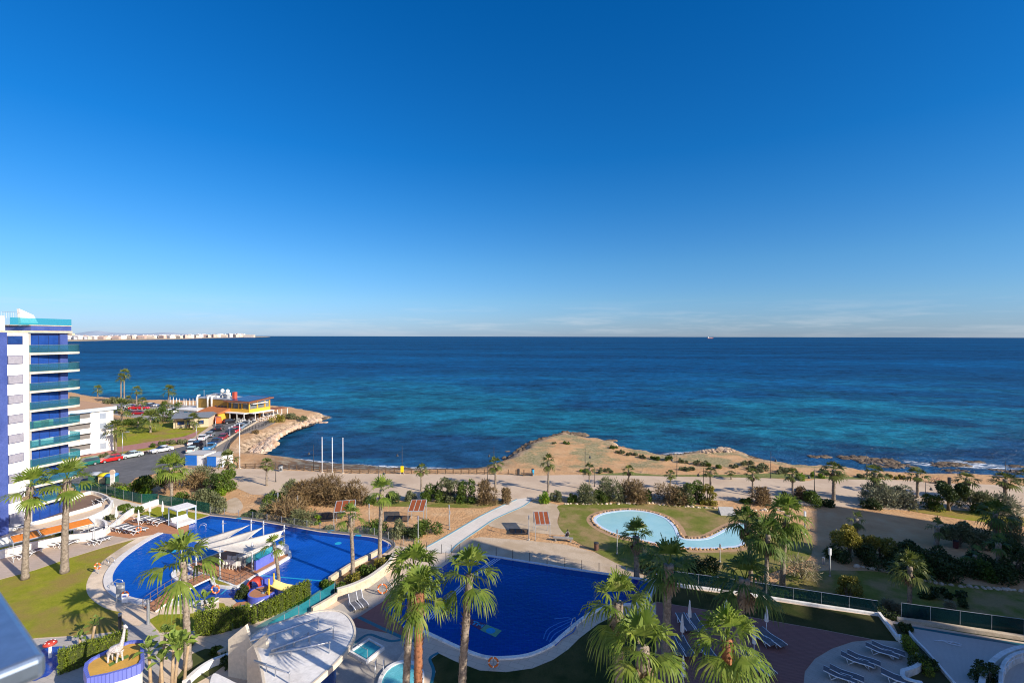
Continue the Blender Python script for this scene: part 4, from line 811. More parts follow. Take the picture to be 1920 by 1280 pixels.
def palm(label_name, H, cr0, seed, nl=26, nb=15, leafm=None, tr=.17, lean=(0,0), skirt=6, droop=.8, barkm=None, redtop=0, wind=0.0, flare=1.35):
    cr = cr0*.71; r = random.Random(seed); t_ = thing('palm_tree', 'palm', 'palm tree', (0,0,0)); top = Vector((lean[0],lean[1],H))
    pts = []; rad = []; n = max(10, int(H*3.2))
    for i in range(n+1):
        f = i/n; pts.append(Vector((lean[0]*f**1.7, lean[1]*f**1.7, H*f))+Vector((r.uniform(-1,1),r.uniform(-1,1),0))*.012)
        rad.append(tr*(1.0+(flare-1)*math.exp(-f*9)-.18*f)*(1+.09*(i%2))*(1.35 if f > 1-1.0/H and skirt else 1))
    mb = MB(); mb.tube(pts, rad, 9)
    # old leaf stubs
    if H > 3:
        for i in range(int(H*(26 if H > 6 else 12))):
            f = r.uniform(.12,1); a = r.uniform(0,6.28); c = Vector((lean[0]*f**1.7, lean[1]*f**1.7, H*f)); q = Vector((math.cos(a),math.sin(a),0)); s = Vector((-q.y,q.x,0)); rr_ = tr*.92
            e = .13 if f < .7 else .24
            mb.add([c+q*rr_-s*.05, c+q*rr_+s*.05, c+q*(rr_+e*.6)+Vector((0,0,e))], [(0,1,2)])
    mb.nofix = True
    mb.build('trunk', barkm or bark, t_, True)
    mb = MB(); mb.nofix = True
    nl = max(7,int(nl*.66))
    for i in range(nl):
        f = (i+.5)/nl; el = R(85-114*f**1.05+r.uniform(-9,9)); az = i*2.399+r.uniform(-.25,.25)
        d = Vector((math.cos(az)*math.cos(el)+wind, math.sin(az)*math.cos(el), math.sin(el))).normalized(); up = Vector((0,0,1)) if abs(d.z) < .93 else Vector((math.cos(az+3.14),math.sin(az+3.14),.3))
        base = top+Vector((0,0,.15-.5*f)); fan(mb, base, d, up, cr*r.uniform(.42,.66), cr*r.uniform(.66,.80), nb, r, droop*(.5+.8*f))
    mb.build('crown', leafm or palm_g, t_)
    if skirt:
        mb = MB(); mb.nofix = True
        for i in range(skirt*3):
            az = i*2.399; el = R(r.uniform(-80,-55)); d = Vector((math.cos(az)*math.cos(el), math.sin(az)*math.cos(el), math.sin(el)))
            fan(mb, top+Vector((0,0,-.3-.5*r.random())), d, Vector((0,0,1)), cr*.25, cr*.42, 9, r, .3)
        mb.build('dead_fronds', dead_l, t_)
    return t_
def palm_at(base, label, crown_px, cr, seed, lvl=0.0, stock=None, **k):
    b = G(base[0], base[1], lvl) if not isinstance(base, Vector) else base
    c = D(crown_px[0], crown_px[1], b.y); p = palm('palm', c.z-b.z, cr, seed, lean=(c.x-b.x, 0), **k); p.location = b; p['label'] = label; return p
def off(px, dep): v = D(px, 900, dep); return Vector((v.x, dep, 0))
palm_at((47,1085), 'leaning-topped palm with sparse windblown crown nearest the left edge', (57,912), 2.8, 1, nl=17, nb=14, tr=.27, droop=.5, skirt=2, wind=.25)
palm_at((121,1073), 'tall palm with rough grey trunk standing on the lawn in front of the blue tower', (126,897), 3.1, 2, nl=17, nb=14, tr=.32, droop=.5, skirt=3, wind=.3)
palm_at((352,1252), 'tall palm in front of the footbridge with its crown over the curved pool', (343,1052), 3.1, 3, nl=19, nb=16, tr=.25, droop=.9, skirt=0)
palm_at((662,1090), 'slim palm at the left end of the planted bed beside the curved pool', (657,966), 1.9, 4, nl=16, nb=12, tr=.2, skirt=2)
palm_at((712,1056), 'tall slim palm at the right end of the planted bed beside the curved pool', (716,918), 2.2, 5, nl=18, nb=13, tr=.22, skirt=2, droop=.5)
palm_at((523,1100), 'thin palm with tiny crown beside the yellow slide', (514,1021), 1.5, 6, nl=8, nb=10, tr=.17, skirt=0)
palm_at((322,945), 'round crowned yellowish palm between dense bushes near the beach huts', (320,876), 3.2, 7, LAND, nl=34, nb=14, tr=.24, skirt=4, droop=.6)
palm_at(off(759,31), 'left of the two close palms rising in front of the deep blue pool', (776,1064), 2.3, 8, nl=32, nb=18, tr=.24, skirt=0, droop=.8)
palm_at(off(783,28.5), 'reddish barked palm crowded against the palm in front of the spa pool', (786,1112), 2.1, 9, nl=28, nb=18, tr=.26, skirt=1, droop=.85, barkm=bark_red)
palm_at(off(862,29), 'single palm with slightly leaning trunk in front of the tile sign in the pool', (881,1076), 2.2, 10, nl=22, nb=18, tr=.25, skirt=0, droop=.85)
palm_at(off(1166,25.5), 'drooping sunlit palm over the curved inner edge of the deep blue pool', (1158,1128), 2.3, 11, nl=20, nb=18, tr=.25, skirt=2, droop=.9)
palm_at(off(1208,22.5), 'large sunlit palm cut by the bottom of the photo left of the maroon deck', (1206,1212), 2.3, 12, nl=26, nb=18, tr=.26, skirt=2, droop=.9)
palm_at(off(1357,22.5), 'large sunlit palm in the middle of the maroon deck', (1364,1200), 2.3, 13, nl=26, nb=20, tr=.26, skirt=0, droop=.85, barkm=bark_red)
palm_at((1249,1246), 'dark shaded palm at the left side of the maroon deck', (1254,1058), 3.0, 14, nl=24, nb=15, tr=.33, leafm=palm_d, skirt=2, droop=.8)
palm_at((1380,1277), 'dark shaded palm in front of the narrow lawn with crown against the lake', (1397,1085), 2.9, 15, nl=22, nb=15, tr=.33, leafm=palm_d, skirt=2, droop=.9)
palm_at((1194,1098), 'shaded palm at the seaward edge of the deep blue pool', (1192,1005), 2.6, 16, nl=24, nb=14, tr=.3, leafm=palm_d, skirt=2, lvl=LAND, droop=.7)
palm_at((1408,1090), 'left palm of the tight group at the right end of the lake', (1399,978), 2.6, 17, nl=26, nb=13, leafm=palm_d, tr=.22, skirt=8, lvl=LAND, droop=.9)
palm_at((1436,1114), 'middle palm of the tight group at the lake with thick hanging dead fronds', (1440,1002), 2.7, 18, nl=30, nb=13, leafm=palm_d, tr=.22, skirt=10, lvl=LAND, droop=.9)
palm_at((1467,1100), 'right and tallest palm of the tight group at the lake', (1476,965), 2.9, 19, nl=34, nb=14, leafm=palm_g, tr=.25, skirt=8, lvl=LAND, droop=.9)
palm_at((1705,1160), 'lone palm half lit by the sun behind the speckled terrace', (1706,1062), 2.1, 20, nl=28, nb=13, leafm=palm_o, tr=.2, skirt=5, lvl=LAND, droop=.7)
palm_at((1605,1010), 'short palm with golden crown behind the round bush', (1606,972), 1.5, 21, nl=14, nb=10, leafm=palm_o, tr=.25, skirt=4, lvl=LAND)
palm_at((1756,1022), 'short shaded palm alone on the bare earth', (1757,986), 1.5, 22, nl=14, nb=10, leafm=palm_o, tr=.25, skirt=3, lvl=LAND)
palm_at((1872,1078), 'thick trunked shaded palm near the right edge', (1872,1018), 1.6, 23, nl=14, nb=10, leafm=palm_d, tr=.23, skirt=2, lvl=LAND)
palm_at((1868,1020), 'broad dark palm against the shrubs near the right edge', (1866,962), 2.7, 24, nl=26, nb=12, leafm=palm_d, tr=.2, skirt=8, lvl=LAND)
palm_at((1828,1074), 'low shaded palm among dark bushes near the right edge', (1828,1040), 1.6, 25, nl=12, nb=10, leafm=palm_d, tr=.18, skirt=2, lvl=LAND)
# promenade row: four shapes copied
row = [((500,910),(502,868),'beside the wooden fence left of the flagpoles',1.7,0),((790,920),(790,879),'between the flagpoles and the middle of the bay',1.6,1),((929,916),(933,868),'where the bay shore meets the sandy headland',1.9,2),
 ((1028,922),(1034,864),'just right of the top end of the white path',1.7,0),((1105,918),(1107,877),'at the left end of the long brown shrub row by the lake',1.4,3),((1179,914),(1183,880),'behind the middle of the brown shrub row above the lake',1.5,1),((1257,918),(1258,888),'at the gap between the two shrub rows above the lake',1.4,0),
 ((1332,914),(1335,883),'behind the green end of the second shrub row',1.7,3),((1411,929),(1413,888),'above the stone ramp right of the lake lawn',1.6,2),((1486,934),(1484,888),'directly above the tight palm group',1.7,1),((1563,938),(1565,880),'with the largest crown of the seafront row',2.7,0),
 ((1640,941),(1641,886),'left of the silvery tree by the seafront',2.3,3),((1720,932),(1721,888),'above the silvery bushes, before the wet rocks',2.2,2),((1812,936),(1804,896),'rising out of the dark tree in front of the breaking surf',2.2,1),((1884,948),(1884,898),'next to last on the right before the frame edge',2.7,0),((1930,950),(1916,893),'cut by the right frame edge',2.6,2),((1371,898),(1368,886),'very small, on the grass strip seaward of the promenade',1.3,3)]
pr = [palm('p', 5.0, 1.75, 40+i, nl=22, nb=9, leafm=palm_o, tr=.17, skirt=7, droop=.75, flare=1.2) for i in range(4)]
pst = [Stock(p) for p in pr]
for bx, cx, lab, cr, k in row:
    b = G(bx[0], bx[1], LAND); c = D(cx[0], cx[1], b.y); s = cr/1.75*1.02; hz = (c.z-b.z)/5.0
    pst[k].put(b, rnd.uniform(0,6.28), 'seafront palm '+lab, (s, s, hz*.6+s*.4 if False else hz), group='palms along the promenade')
# palms in the park at the left
park = [((183,743),(184,729),2.6,'lone windblown palm on the shore at the far left of the park'),((227,757),(226,707),2.2,'slightly shorter of the twin tall thin palms'),((233,756),(233,700),2.8,'taller of the twin tall thin palms'),((256,766),(253,731),2.4,'thin leaning palm right of the twin tall palms'),((266,775),(267,752),2.2,'narrow bushy palm behind the parked red cars'),((316,765),(315,731),3.2,'large windblown palm near the closed white parasols'),
 ((228,790),(229,762),3.6,'bushy palm cluster left of the park car park'),((259,801),(259,790),1.9,'small palm on the park lawn near its white kerb'),((282,811),(283,785),4.0,'feathery palm in the middle of the park lawn'),((217,846),(218,801),2.8,'palm at the corner of the low apartment house'),((363,805),(365,785),2.6,'small palm right of the cream villa'),((427,905),(431,860),2.3,'thin palm at the right side of the beach huts'),((241,752),(240,748),2.0,'low palm on the shore behind the twin tall palms')]
for i,(bx,cx,cr,lab) in enumerate(park):
    b = G(bx[0],bx[1],LAND); c = D(cx[0],cx[1],b.y); p = palm('p', max(1.0,c.z-b.z), cr, 60+i, nl=22, nb=9, leafm=palm_o, tr=.24, skirt=4 if i in(6,11) else 0, droop=.7, wind=.35 if i < 6 else .1); p.location = b; p['label'] = lab; p.rotation_euler.z = 0

# ---- shrubs and broad trees
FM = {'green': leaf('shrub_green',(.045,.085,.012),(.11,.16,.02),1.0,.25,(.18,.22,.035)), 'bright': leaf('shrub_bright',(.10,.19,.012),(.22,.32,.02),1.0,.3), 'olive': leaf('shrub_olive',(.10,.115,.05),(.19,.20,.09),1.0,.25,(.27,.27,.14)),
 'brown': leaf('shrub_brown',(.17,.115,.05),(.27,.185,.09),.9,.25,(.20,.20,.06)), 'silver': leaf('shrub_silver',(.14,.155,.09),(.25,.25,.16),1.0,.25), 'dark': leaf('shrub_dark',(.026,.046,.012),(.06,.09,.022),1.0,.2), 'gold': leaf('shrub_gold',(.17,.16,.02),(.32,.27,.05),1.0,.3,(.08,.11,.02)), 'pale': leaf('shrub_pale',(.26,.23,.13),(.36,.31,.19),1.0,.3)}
def shrub_mesh(kind, rx, ry, h, seed, n, ls, trunk=False, wispy=0.0):
    r = random.Random(seed); t_ = thing('shrub' if not trunk else 'tree', '', '', (0,0,0))
    blobs = []
    nb = max(5, int(rx*2.4))
    for i in range(nb):
        a = r.uniform(0,6.28); q = math.sqrt(r.random())*.72
        br = r.uniform(.34,.5)*min(rx*.9, ry, h*.9)*(1.0)
        top = h*(1-.45*q*q)*r.uniform(.72,1.0)
        blobs.append((Vector((math.cos(a)*q*rx, math.sin(a)*q*ry, max(br*.6, top-br))), br))
        if not trunk: blobs.append((Vector((math.cos(a)*q*rx*1.15, math.sin(a)*q*ry*1.15, br*.7)), br*1.05))
    mb = MB(); mb.nofix = True; vs = mb.v; fs = mb.f
    for i in range(n):
        c, br = blobs[r.randrange(len(blobs))]
        d = Vector((r.gauss(0,1), r.gauss(0,1), r.gauss(.25,1))).normalized(); rr_ = br*(.55+.5*r.random()+wispy*r.random()**3)
        p = c+d*rr_
        if p.z < .03: p.z = .03+abs(p.z)*.3
        t1 = Vector((r.gauss(0,1),r.gauss(0,1),r.gauss(0,1)))+d*(.6+wispy*2); t1.normalize(); t2 = t1.cross(Vector((r.gauss(0,1),r.gauss(0,1),r.gauss(0,1)))).normalized()
        s = ls*r.uniform(.6,1.4); k = len(vs); a_ = t1*s*(1+wispy*2); b_ = t2*s*.5/(1+wispy)
        vs += [tuple(p-b_*.5),tuple(p+b_*.5),tuple(p+a_*.6+b_),tuple(p+a_),tuple(p+a_*.6-b_)]; fs.append([k,k+1,k+2,k+3,k+4]); mb.m.append(0)
    mb.build('foliage', FM[kind], t_)
    mb = MB(); z0 = h*.30 if trunk else h*.12
    if trunk: mb.tube([(0,0,0),(r.uniform(-.1,.1),0,z0*.6),(r.uniform(-.2,.2),0,z0*1.4)],[.14*h/3,.10*h/3,.07*h/3],7)
    for c, br in blobs[::2][:9]: mb.tube([(c.x*.15,c.y*.15,z0*.4), (c.x*.55,c.y*.55,max(c.z*.6,z0)), tuple(c)], [.05*h/2.5,.035*h/2.5,.012], 5)
    mb.build('stems', bark_dk, t_); return t_
SH_ = {}
def shrub(kind, px, w_, h, label, lvl=LAND, tr=False, dens=1.0, wispy=0.0, n=None, ry=None, name=None):
    "px: base centre of the plant in the photograph, w_ its full width in photo pixels, h its height in photo pixels"
    b = G(px[0], px[1], lvl); m_ = b.y/F; rx = w_*m_/2; hh = h*m_*1.04; r_ = ry or min(rx, 2.2)
    key = len(SH_); vol = min(1.0, rx*hh/12); nn = int((900+2600*vol)*dens); ls = .13+.05*min(1, rx/3)
    o = shrub_mesh(kind, rx, r_, hh, 300+key, n or nn, ls*(b.y/70)**.35, tr, wispy); SH_[key] = 1
    o.location = b+Vector((0,r_*.55,0)); o['label'] = label; o['category'] = 'tree' if tr else 'shrub'; o.rotation_euler = (0,0,0); return o
S = shrub
# between huts and pool, left
S('green',(272,932),56,48,'dark green rounded tree at the left of the thicket by the road',tr=True,dens=1.6)
S('bright',(236,938),52,34,'bright green low bush behind the tower glass fence'); S('bright',(262,940),34,26,'small yellow green bush at the foot of the dark tree')
S('olive',(212,925),30,20,'sparse green bush beside the notice totem'); S('green',(300,930),44,50,'dark tree behind the round crowned palm',tr=True)
S('brown',(350,918),50,36,'brown grey tamarisk behind the palm by the huts',wispy=.7); S('olive',(372,912),44,36,'grey green tamarisk in front of the beach huts',wispy=.6)
S('green',(417,925),58,44,'dense dark green shrub at the right end of the thicket'); S('dark',(392,928),40,40,'dark shrub between the tamarisk and the dense shrub')
S('olive',(368,955),78,34,'wide olive bush right of the palm by the pool',dens=1.3); S('green',(336,952),34,30,'mid green bush behind the small cabana lawn'); S('olive',(405,962),40,26,'grey green bush above the corner of the curved pool')
S('bright',(408,930),24,14,'little light green bush at the foot of the dense shrub')
# shrub row on the promenade's landward side
S('green',(514,948),46,26,'dark green bush at the left start of the long tamarisk row'); S('olive',(538,946),40,44,'tall olive tamarisk near the left start of the row',wispy=.6)
S('brown',(566,948),52,44,'reddish brown tamarisk, second of the long row',wispy=.9,dens=1.3); S('brown',(604,944),60,52,'tall feathery brown tamarisk in the middle of the long row',wispy=1.0,dens=1.3); S('brown',(662,946),50,40,'brown tamarisk near the right end of the long row',wispy=.9,dens=1.2); S('brown',(634,948),40,34,'darker brown tamarisk between the two feathery ones',wispy=.7); S('green',(690,946),28,16,'low green bush closing the long tamarisk row')
S('dark',(735,943),34,20,'low dark bush right of the tall slim palm'); S('olive',(765,938),26,16,'small grey bush left of the second shrub row'); S('green',(814,940),40,32,'round green tamarisk left in the second shrub row',wispy=.4)
S('olive',(845,940),44,50,'tall mixed green shrub with a small palm top in the second row',dens=1.3); S('green',(878,944),46,46,'bright mid green shrub right of the tallest in the second row'); S('brown',(913,944),44,40,'brown tamarisk in the second row',wispy=.8); S('brown',(943,944),32,28,'rusty green shrub ending the second row',wispy=.3); S('green',(792,942),24,20,'small green shrub under the seafront palm of the second row')
S('bright',(1021,943),26,20,'spiky light green fan bush just right of the white path'); S('olive',(1046,941),28,20,'round grey green bush beside the fan bush'); S('green',(1073,942),22,16,'small dark green bush left of the lake shrub row')
S('olive',(1100,943),36,32,'grey tamarisk at the left end of the lake shrub row',wispy=.7); S('green',(1124,943),36,24,'low green shrub in the lake shrub row'); S('olive',(1146,942),44,44,'tall grey green tamarisk in the lake shrub row',wispy=.8); S('brown',(1188,943),52,42,'copper brown tamarisk in the lake shrub row',wispy=.8,dens=1.2); S('green',(1214,941),34,22,'bright green shrub at the right end of the lake shrub row')
S('brown',(1262,946),50,38,'brown tamarisk left in the shrub row above the lake lawn',wispy=.7); S('olive',(1284,947),40,40,'mixed brown green shrub above the lake lawn'); S('green',(1308,947),46,46,'tall deep green shrub above the lake lawn',dens=1.2); S('gold',(1331,948),30,40,'yellowish green shrub ending the row above the lake lawn')
S('brown',(1430,949),48,32,'brown shrub right of the stone ramp',wispy=.5); S('green',(1402,944),20,12,'low shrub at the left foot of the brown shrub'); S('dark',(1470,950),24,28,'dark narrow bush behind the tight palm group')
S('green',(1526,949),46,30,'leafy green shrub below the largest seafront palm'); S('brown',(1510,938),28,22,'small rusty bush behind the leafy green shrub',wispy=.6); S('dark',(1558,951),34,16,'low dark bush right of the leafy shrub')
S('silver',(1662,950),60,46,'broad silvery tree beside the promenade',dens=1.5,wispy=.4); S('silver',(1706,952),56,38,'silvery bush right of the broad silvery tree',wispy=.4); S('dark',(1640,956),36,20,'dark low bush under the silvery tree')
S('green',(1762,958),44,34,'dense green bush left of the dark conical tree'); S('dark',(1792,962),56,72,'dark conical tree in front of the surf',tr=True,dens=1.6); S('olive',(1838,962),56,44,'open grey green tree right of the dark conical tree',tr=True,wispy=.6); S('green',(1862,972),50,28,'green bush below the next to last palm'); S('silver',(1905,966),50,34,'sparse silvery shrub at the right edge',wispy=.7)
# dark garden at the right
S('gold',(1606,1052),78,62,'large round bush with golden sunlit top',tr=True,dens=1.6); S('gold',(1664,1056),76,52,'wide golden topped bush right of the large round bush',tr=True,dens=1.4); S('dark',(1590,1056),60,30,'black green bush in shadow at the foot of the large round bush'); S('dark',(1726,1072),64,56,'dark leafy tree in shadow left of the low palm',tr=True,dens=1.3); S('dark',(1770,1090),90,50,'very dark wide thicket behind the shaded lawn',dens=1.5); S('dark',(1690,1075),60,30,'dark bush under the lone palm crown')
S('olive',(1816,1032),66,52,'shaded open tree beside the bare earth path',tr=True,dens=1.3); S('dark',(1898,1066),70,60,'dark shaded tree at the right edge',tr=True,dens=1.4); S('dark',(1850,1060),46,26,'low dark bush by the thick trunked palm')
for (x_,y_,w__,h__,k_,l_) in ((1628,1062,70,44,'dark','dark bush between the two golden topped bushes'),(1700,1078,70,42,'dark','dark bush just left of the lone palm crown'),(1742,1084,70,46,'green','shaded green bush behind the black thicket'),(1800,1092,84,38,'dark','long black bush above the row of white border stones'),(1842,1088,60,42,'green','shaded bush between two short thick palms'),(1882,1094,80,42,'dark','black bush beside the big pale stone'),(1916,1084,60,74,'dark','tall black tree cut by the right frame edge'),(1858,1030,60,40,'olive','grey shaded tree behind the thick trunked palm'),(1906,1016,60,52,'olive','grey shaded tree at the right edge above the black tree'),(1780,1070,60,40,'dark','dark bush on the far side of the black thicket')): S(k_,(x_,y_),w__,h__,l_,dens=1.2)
S('gold',(1600,1132),54,52,'rounded golden green bush behind the narrow lawn fence',dens=1.4); S('dark',(1668,1168),46,30,'dark round bush at the corner of the narrow lawn'); S('pale',(1681,1150),40,16,'dry straw coloured bush beside the lone palm trunk',wispy=.5); S('pale',(1787,1150),18,20,'little pale dry bush alone on the dark lawn',wispy=.6)
S('pale',(1512,1092),56,44,'sparse dry tree with bare branches left of the white lamp',tr=True,dens=.45,wispy=1.0); S('bright',(1452,1128),60,20,'vivid green ground shrub under the tight palm group'); S('bright',(1497,1134),50,14,'vivid green low shrub behind the narrow lawn wall'); S('dark',(1545,1146),64,24,'dark clipped bush behind the narrow lawn fence'); S('green',(1630,1150),60,22,'green creeping shrub inside the narrow lawn fence')
S('dark',(1335,1105),80,52,'dark blue green bush in shadow behind the fence, right',dens=1.5); S('dark',(1290,1098),70,34,'dark bush in shadow right of the tall dark palm'); S('green',(1376,1112),34,24,'green bush at the foot of the shaded palm'); S('dark',(1218,1080),50,24,'dark bush by the corner of the deep blue pool'); S('green',(1262,1090),60,22,'low shaded shrub behind the narrow lawn kerb')
S('olive',(1760,1172),90,14,'dry knee high shrub strip along the cream kerb',n=900); S('dark',(1800,1140),120,18,'long dark low shrub strip beyond the dark glass fence')
# around the curved pool
S('green',(463,975),32,20,'green fan palm bush behind the seaward rim of the curved pool'); S('olive',(495,980),44,34,'grey green shrub behind the pool rim'); S('brown',(535,984),62,46,'tall dry brown tamarisk behind the pool rim',wispy=1.0); S('olive',(562,990),46,34,'dry grey bush right of the tall dry tamarisk',wispy=.7); S('bright',(592,985),16,20,'thin upright green bush near the red brown pergola')
S('green',(690,1010),60,30,'green bush in front of the second thin lamp'); S('olive',(745,1008),50,30,'grey bush beside the lamp near the white path'); S('green',(800,1008),56,34,'bushy green shrub left of the white path'); S('dark',(770,1014),40,24,'dark green shrub between the path and the pool rim'); S('green',(655,1006),40,18,'low green bush by the pool rim posts'); S('olive',(612,1000),26,14,'small scrubby plant by the pool rim posts')
for (x,y,w_,h,k,lab) in ((636,1112,36,16,'green','left green shrub in the planted bed'),(664,1098,44,20,'gold','yellow green shrub around the left palm of the planted bed'),(690,1082,44,22,'green','dense green shrub in the middle of the planted bed'),(712,1068,30,18,'gold','rusty green shrub around the tall palm of the planted bed'),(730,1052,22,14,'green','small shrub at the top end of the planted bed'),(606,1106,30,16,'green','leafy plant at the tip of the teal balustrade')): S(k,(x,y),w_,h,lab,0.0)
S('green',(398,1240),60,16,'low green plants beside the spa wall',0.0); S('green',(330,1222),50,14,'low plants under the banana plants',0.0); S('dark',(430,1250),60,22,'dark low bush in the palm island',0.0); S('dark',(1712,1225),22,20,'dark planter shrub at the upper part of the curved planter',0.0); S('dark',(1745,1262),50,26,'dark planter shrub at the lower part of the curved planter',0.0); S('dark',(1700,1185),26,16,'small shrub at the top of the curved planter',0.0); S('dark',(1868,1290),50,40,'dark shrub inside the round white ring wall',0.0)
S('green',(227,956),26,12,'small bush on the bank above the white wall',0.0); S('green',(246,966),34,14,'bushy plant on the planted bank beside the deck',0.0); S('olive',(205,975),26,10,'low grey plant on the planted bank',0.0); S('green',(110,1010),26,12,'round green bush in the curved white planter',0.0); S('green',(122,1002),20,10,'smaller green bush by the orange shade',0.0); S('dark',(450,1122),30,22,'dark bush beside the play platform',0.0)
# park at the left
for (x,y,w_,h,k,lab) in ((208,757,40,14,'olive','low coastal bush behind the twin palms'),(300,792,44,32,'green','rounded dark tree in front of the cream villa'),(315,775,50,26,'green','bushy tree behind the cream villa'),(250,797,60,14,'green','dark hedge bush at the back of the park lawn'),(292,838,32,8,'green','low shrub by the pink walk'),(330,833,70,9,'olive','flowering low shrub strip along the street pavement'),(195,858,50,8,'olive','low shrub strip beside the low apartment house'),(385,789,30,14,'green','bush right of the cream villa'),(243,757,30,9,'olive','low coastal bush near the car park'),(516,793,26,16,'gold','yellow green bush at the top of the coast walk'),(475,813,22,6,'brown','dry bush on the rocky bank'),(537,786,36,12,'olive','grey scrub in front of the restaurant terrace'),(560,788,30,8,'olive','low scrub on the sandy tip')): S(k,(x,y),w_,h,lab,dens=.6)
# scrub on the headland
for (x,y,w_,h,k,lab) in ((1041,834,12,5,'olive','small round scrub on the sandy headland'),(1059,835,22,7,'green','green scrub mound near the rocky tip of the headland'),(1152,842,18,7,'green','green scrub mound on the headland edge'),(1185,855,24,6,'dark','low scrub along the headland edge'),(1208,859,20,5,'dark','low scrub right of the headland edge'),(1230,862,22,7,'green','scrub above the little surf'),(1258,865,30,8,'green','larger scrub left of the rubble bank'),(1320,872,34,8,'dark','low scrub below the rubble bank'),(1382,878,22,6,'olive','grey scrub right of the rubble bank'),(1412,875,34,10,'olive','grey green scrub on the shore bank'),(1442,883,40,12,'olive','broad scrub by the shore bank'),(1475,889,34,12,'olive','scrub beside the seafront palm row'),(1504,900,34,12,'bright','bright green mound beside the promenade'),(1535,896,34,8,'bright','yellow green mound beside the promenade'),(1575,892,22,7,'dark','low scrub under the largest seafront palm'),(1688,899,30,8,'gold','golden scrub at the promenade edge'),(1620,896,20,7,'olive','small scrub at the promenade edge'),(1300,885,60,7,'olive','low grey scrub patch on the bare headland'),(1128,888,50,7,'olive','low scrub patch at the promenade edge'),(1096,887,20,6,'bright','green scrub under the thin lamp'),(1425,884,40,8,'olive','low olive scrub between the shore bank and the promenade'),(1552,889,36,7,'olive','olive scrub seaward of the yellow green mound'),(1340,879,40,7,'green','green scrub landward of the rubble bank'),(1280,868,30,6,'olive','olive scrub at the left foot of the rubble bank'),(1165,850,26,5,'olive','thin olive scrub along the right slope of the headland'),(1660,893,36,6,'olive','olive scrub on the shore behind the silvery tree')): S('olive' if k=='dark' else k,(x,y),w_*1.05,h*.95,lab,dens=.6)
# ================================================================ THINGS
# ---- sun loungers
def lounger_proto(back=35, frame=white_metal, fab=grey_mesh, h=.36):
    t_ = thing('sun_lounger', 'x', 'sun lounger')
    a = R(back); k = .62; Lx = 1.95; bz = h+math.sin(a)*.72; bx = -.975+.62-.0
    side = [(.975,h-.03),(.55,h+.02),(.1,h),(-.33,h),(-.33-math.cos(a)*.70,h+math.sin(a)*.70)]
    mb = MB()
    for s in (-1,1): mb.tube([(x,s*.33,z) for x,z in side], .035, 6)
    mb.build('frame', frame, t_, True)
    mb = MB(); P = [(x,z+.02) for x,z in side]; v = [(x,s,z) for x,z in P for s in (-.3,.3)]+[(x,s,z-.03) for x,z in P for s in (-.3,.3)]; n = len(P); f = []
    for i in range(n-1): f += [(2*i,2*i+1,2*i+3,2*i+2),(2*n+2*i+2,2*n+2*i+3,2*n+2*i+1,2*n+2*i),(2*i,2*i+2,2*n+2*i+2,2*n+2*i),(2*i+1,2*n+2*i+1,2*n+2*i+3,2*i+3)]
    f += [(0,2*n,2*n+1,1),(2*n-2,2*n-1,4*n-1,4*n-2)]; mb.add(v, f); mb.build('sling', fab, t_)
    for x0,x1 in ((.72,.50),(-.55,-.3)):
        for s in (-1,1): mb = MB(); mb.tube([(x0-.12,s*.33,h),(x0,s*.33,.02),(x1-.1 if x0>0 else x1+.12,s*.33,h)], .028, 6); mb.build('leg', frame, t_, True)
    return t_
LO = Stock(lounger_proto(35)); LF = Stock(lounger_proto(12)); LW = Stock(lounger_proto(60))
lg = 'grey sling sun loungers with white frames'
def head(px, a, b, lvl=0):   # direction head->foot given two pixels
    d = G(b[0],b[1],lvl)-G(a[0],a[1],lvl); return math.atan2(d.y,d.x)
def put(st, px, rz, lab, z=0.0, grp=lg, s=1.15): return st.put(G(px[0],px[1],z), rz, lab, s, grp)
ang = head(0,(250,978),(282,969))
for px, lab in (((262,976),'lounger farthest back in the upper row on the wooden deck'),((272,979),'second lounger of the upper row on the wooden deck'),((289,979),'lounger under the folded parasol in the upper row of the deck'),((300,983),'upper row deck lounger closest to the white cabana'),((221,992),'left lounger of the lower row on the wooden deck'),((231,995),'second lounger of the lower row on the wooden deck'),((245,996),'third lounger of the lower row on the wooden deck'),((258,999),'lower row deck lounger next to the orange life ring')): put(LO, px, ang+rnd.uniform(-.1,.1), lab, .035)
ang2 = head(0,(172,1022),(196,1012))
for px, lab in (((166,999),'left lounger inside the rounded white seating wall'),((180,999),'right lounger inside the rounded white seating wall'),((181,1019),'left of two loungers alone on the pinkish terrace'),((190,1017),'right of two loungers alone on the pinkish terrace'),((117,1024),'lounger partly hidden by the tall palm trunk on the terrace'),((129,1023),'lounger just right of the tall palm trunk on the terrace'),((42,1045),'lounger in the shade of the orange canopy, left'),((60,1040),'lounger in the shade of the orange canopy, right')): put(LO, px, ang2, lab)
for px, lab in (((18,996),'left of two pale loungers in front of the blue tower ground floor'),((31,993),'right of two pale loungers in front of the blue tower ground floor')): put(LO, px, ang2-.6, lab, .03)
for px, lab in (((185,944),'left lounger on the tip of the tower wooden terrace'),((192,941),'right lounger on the tip of the tower wooden terrace')): put(LO, px, ang2+.4, lab, .03)
ang3 = head(0,(664,1124),(678,1140))
put(LW, (666,1138), ang3, 'nearer the stone wall, left of two loungers with raised backs beside the deep pool'); put(LW, (676,1134), ang3, 'right of two loungers with raised backs beside the deep pool')
for px, lab in (((1285,1175),'left of the back pair of loungers behind the sunlit palm'),((1306,1176),'right of the back pair of loungers behind the sunlit palm'),((1268,1219),'left of the two loungers beside the tall dark trunk'),((1284,1221),'right of the two loungers beside the tall dark trunk'),((1329,1233),'lounger almost hidden behind the sunlit palm crown')): put(LF, px, R(-86), lab, .012, s=1.2)
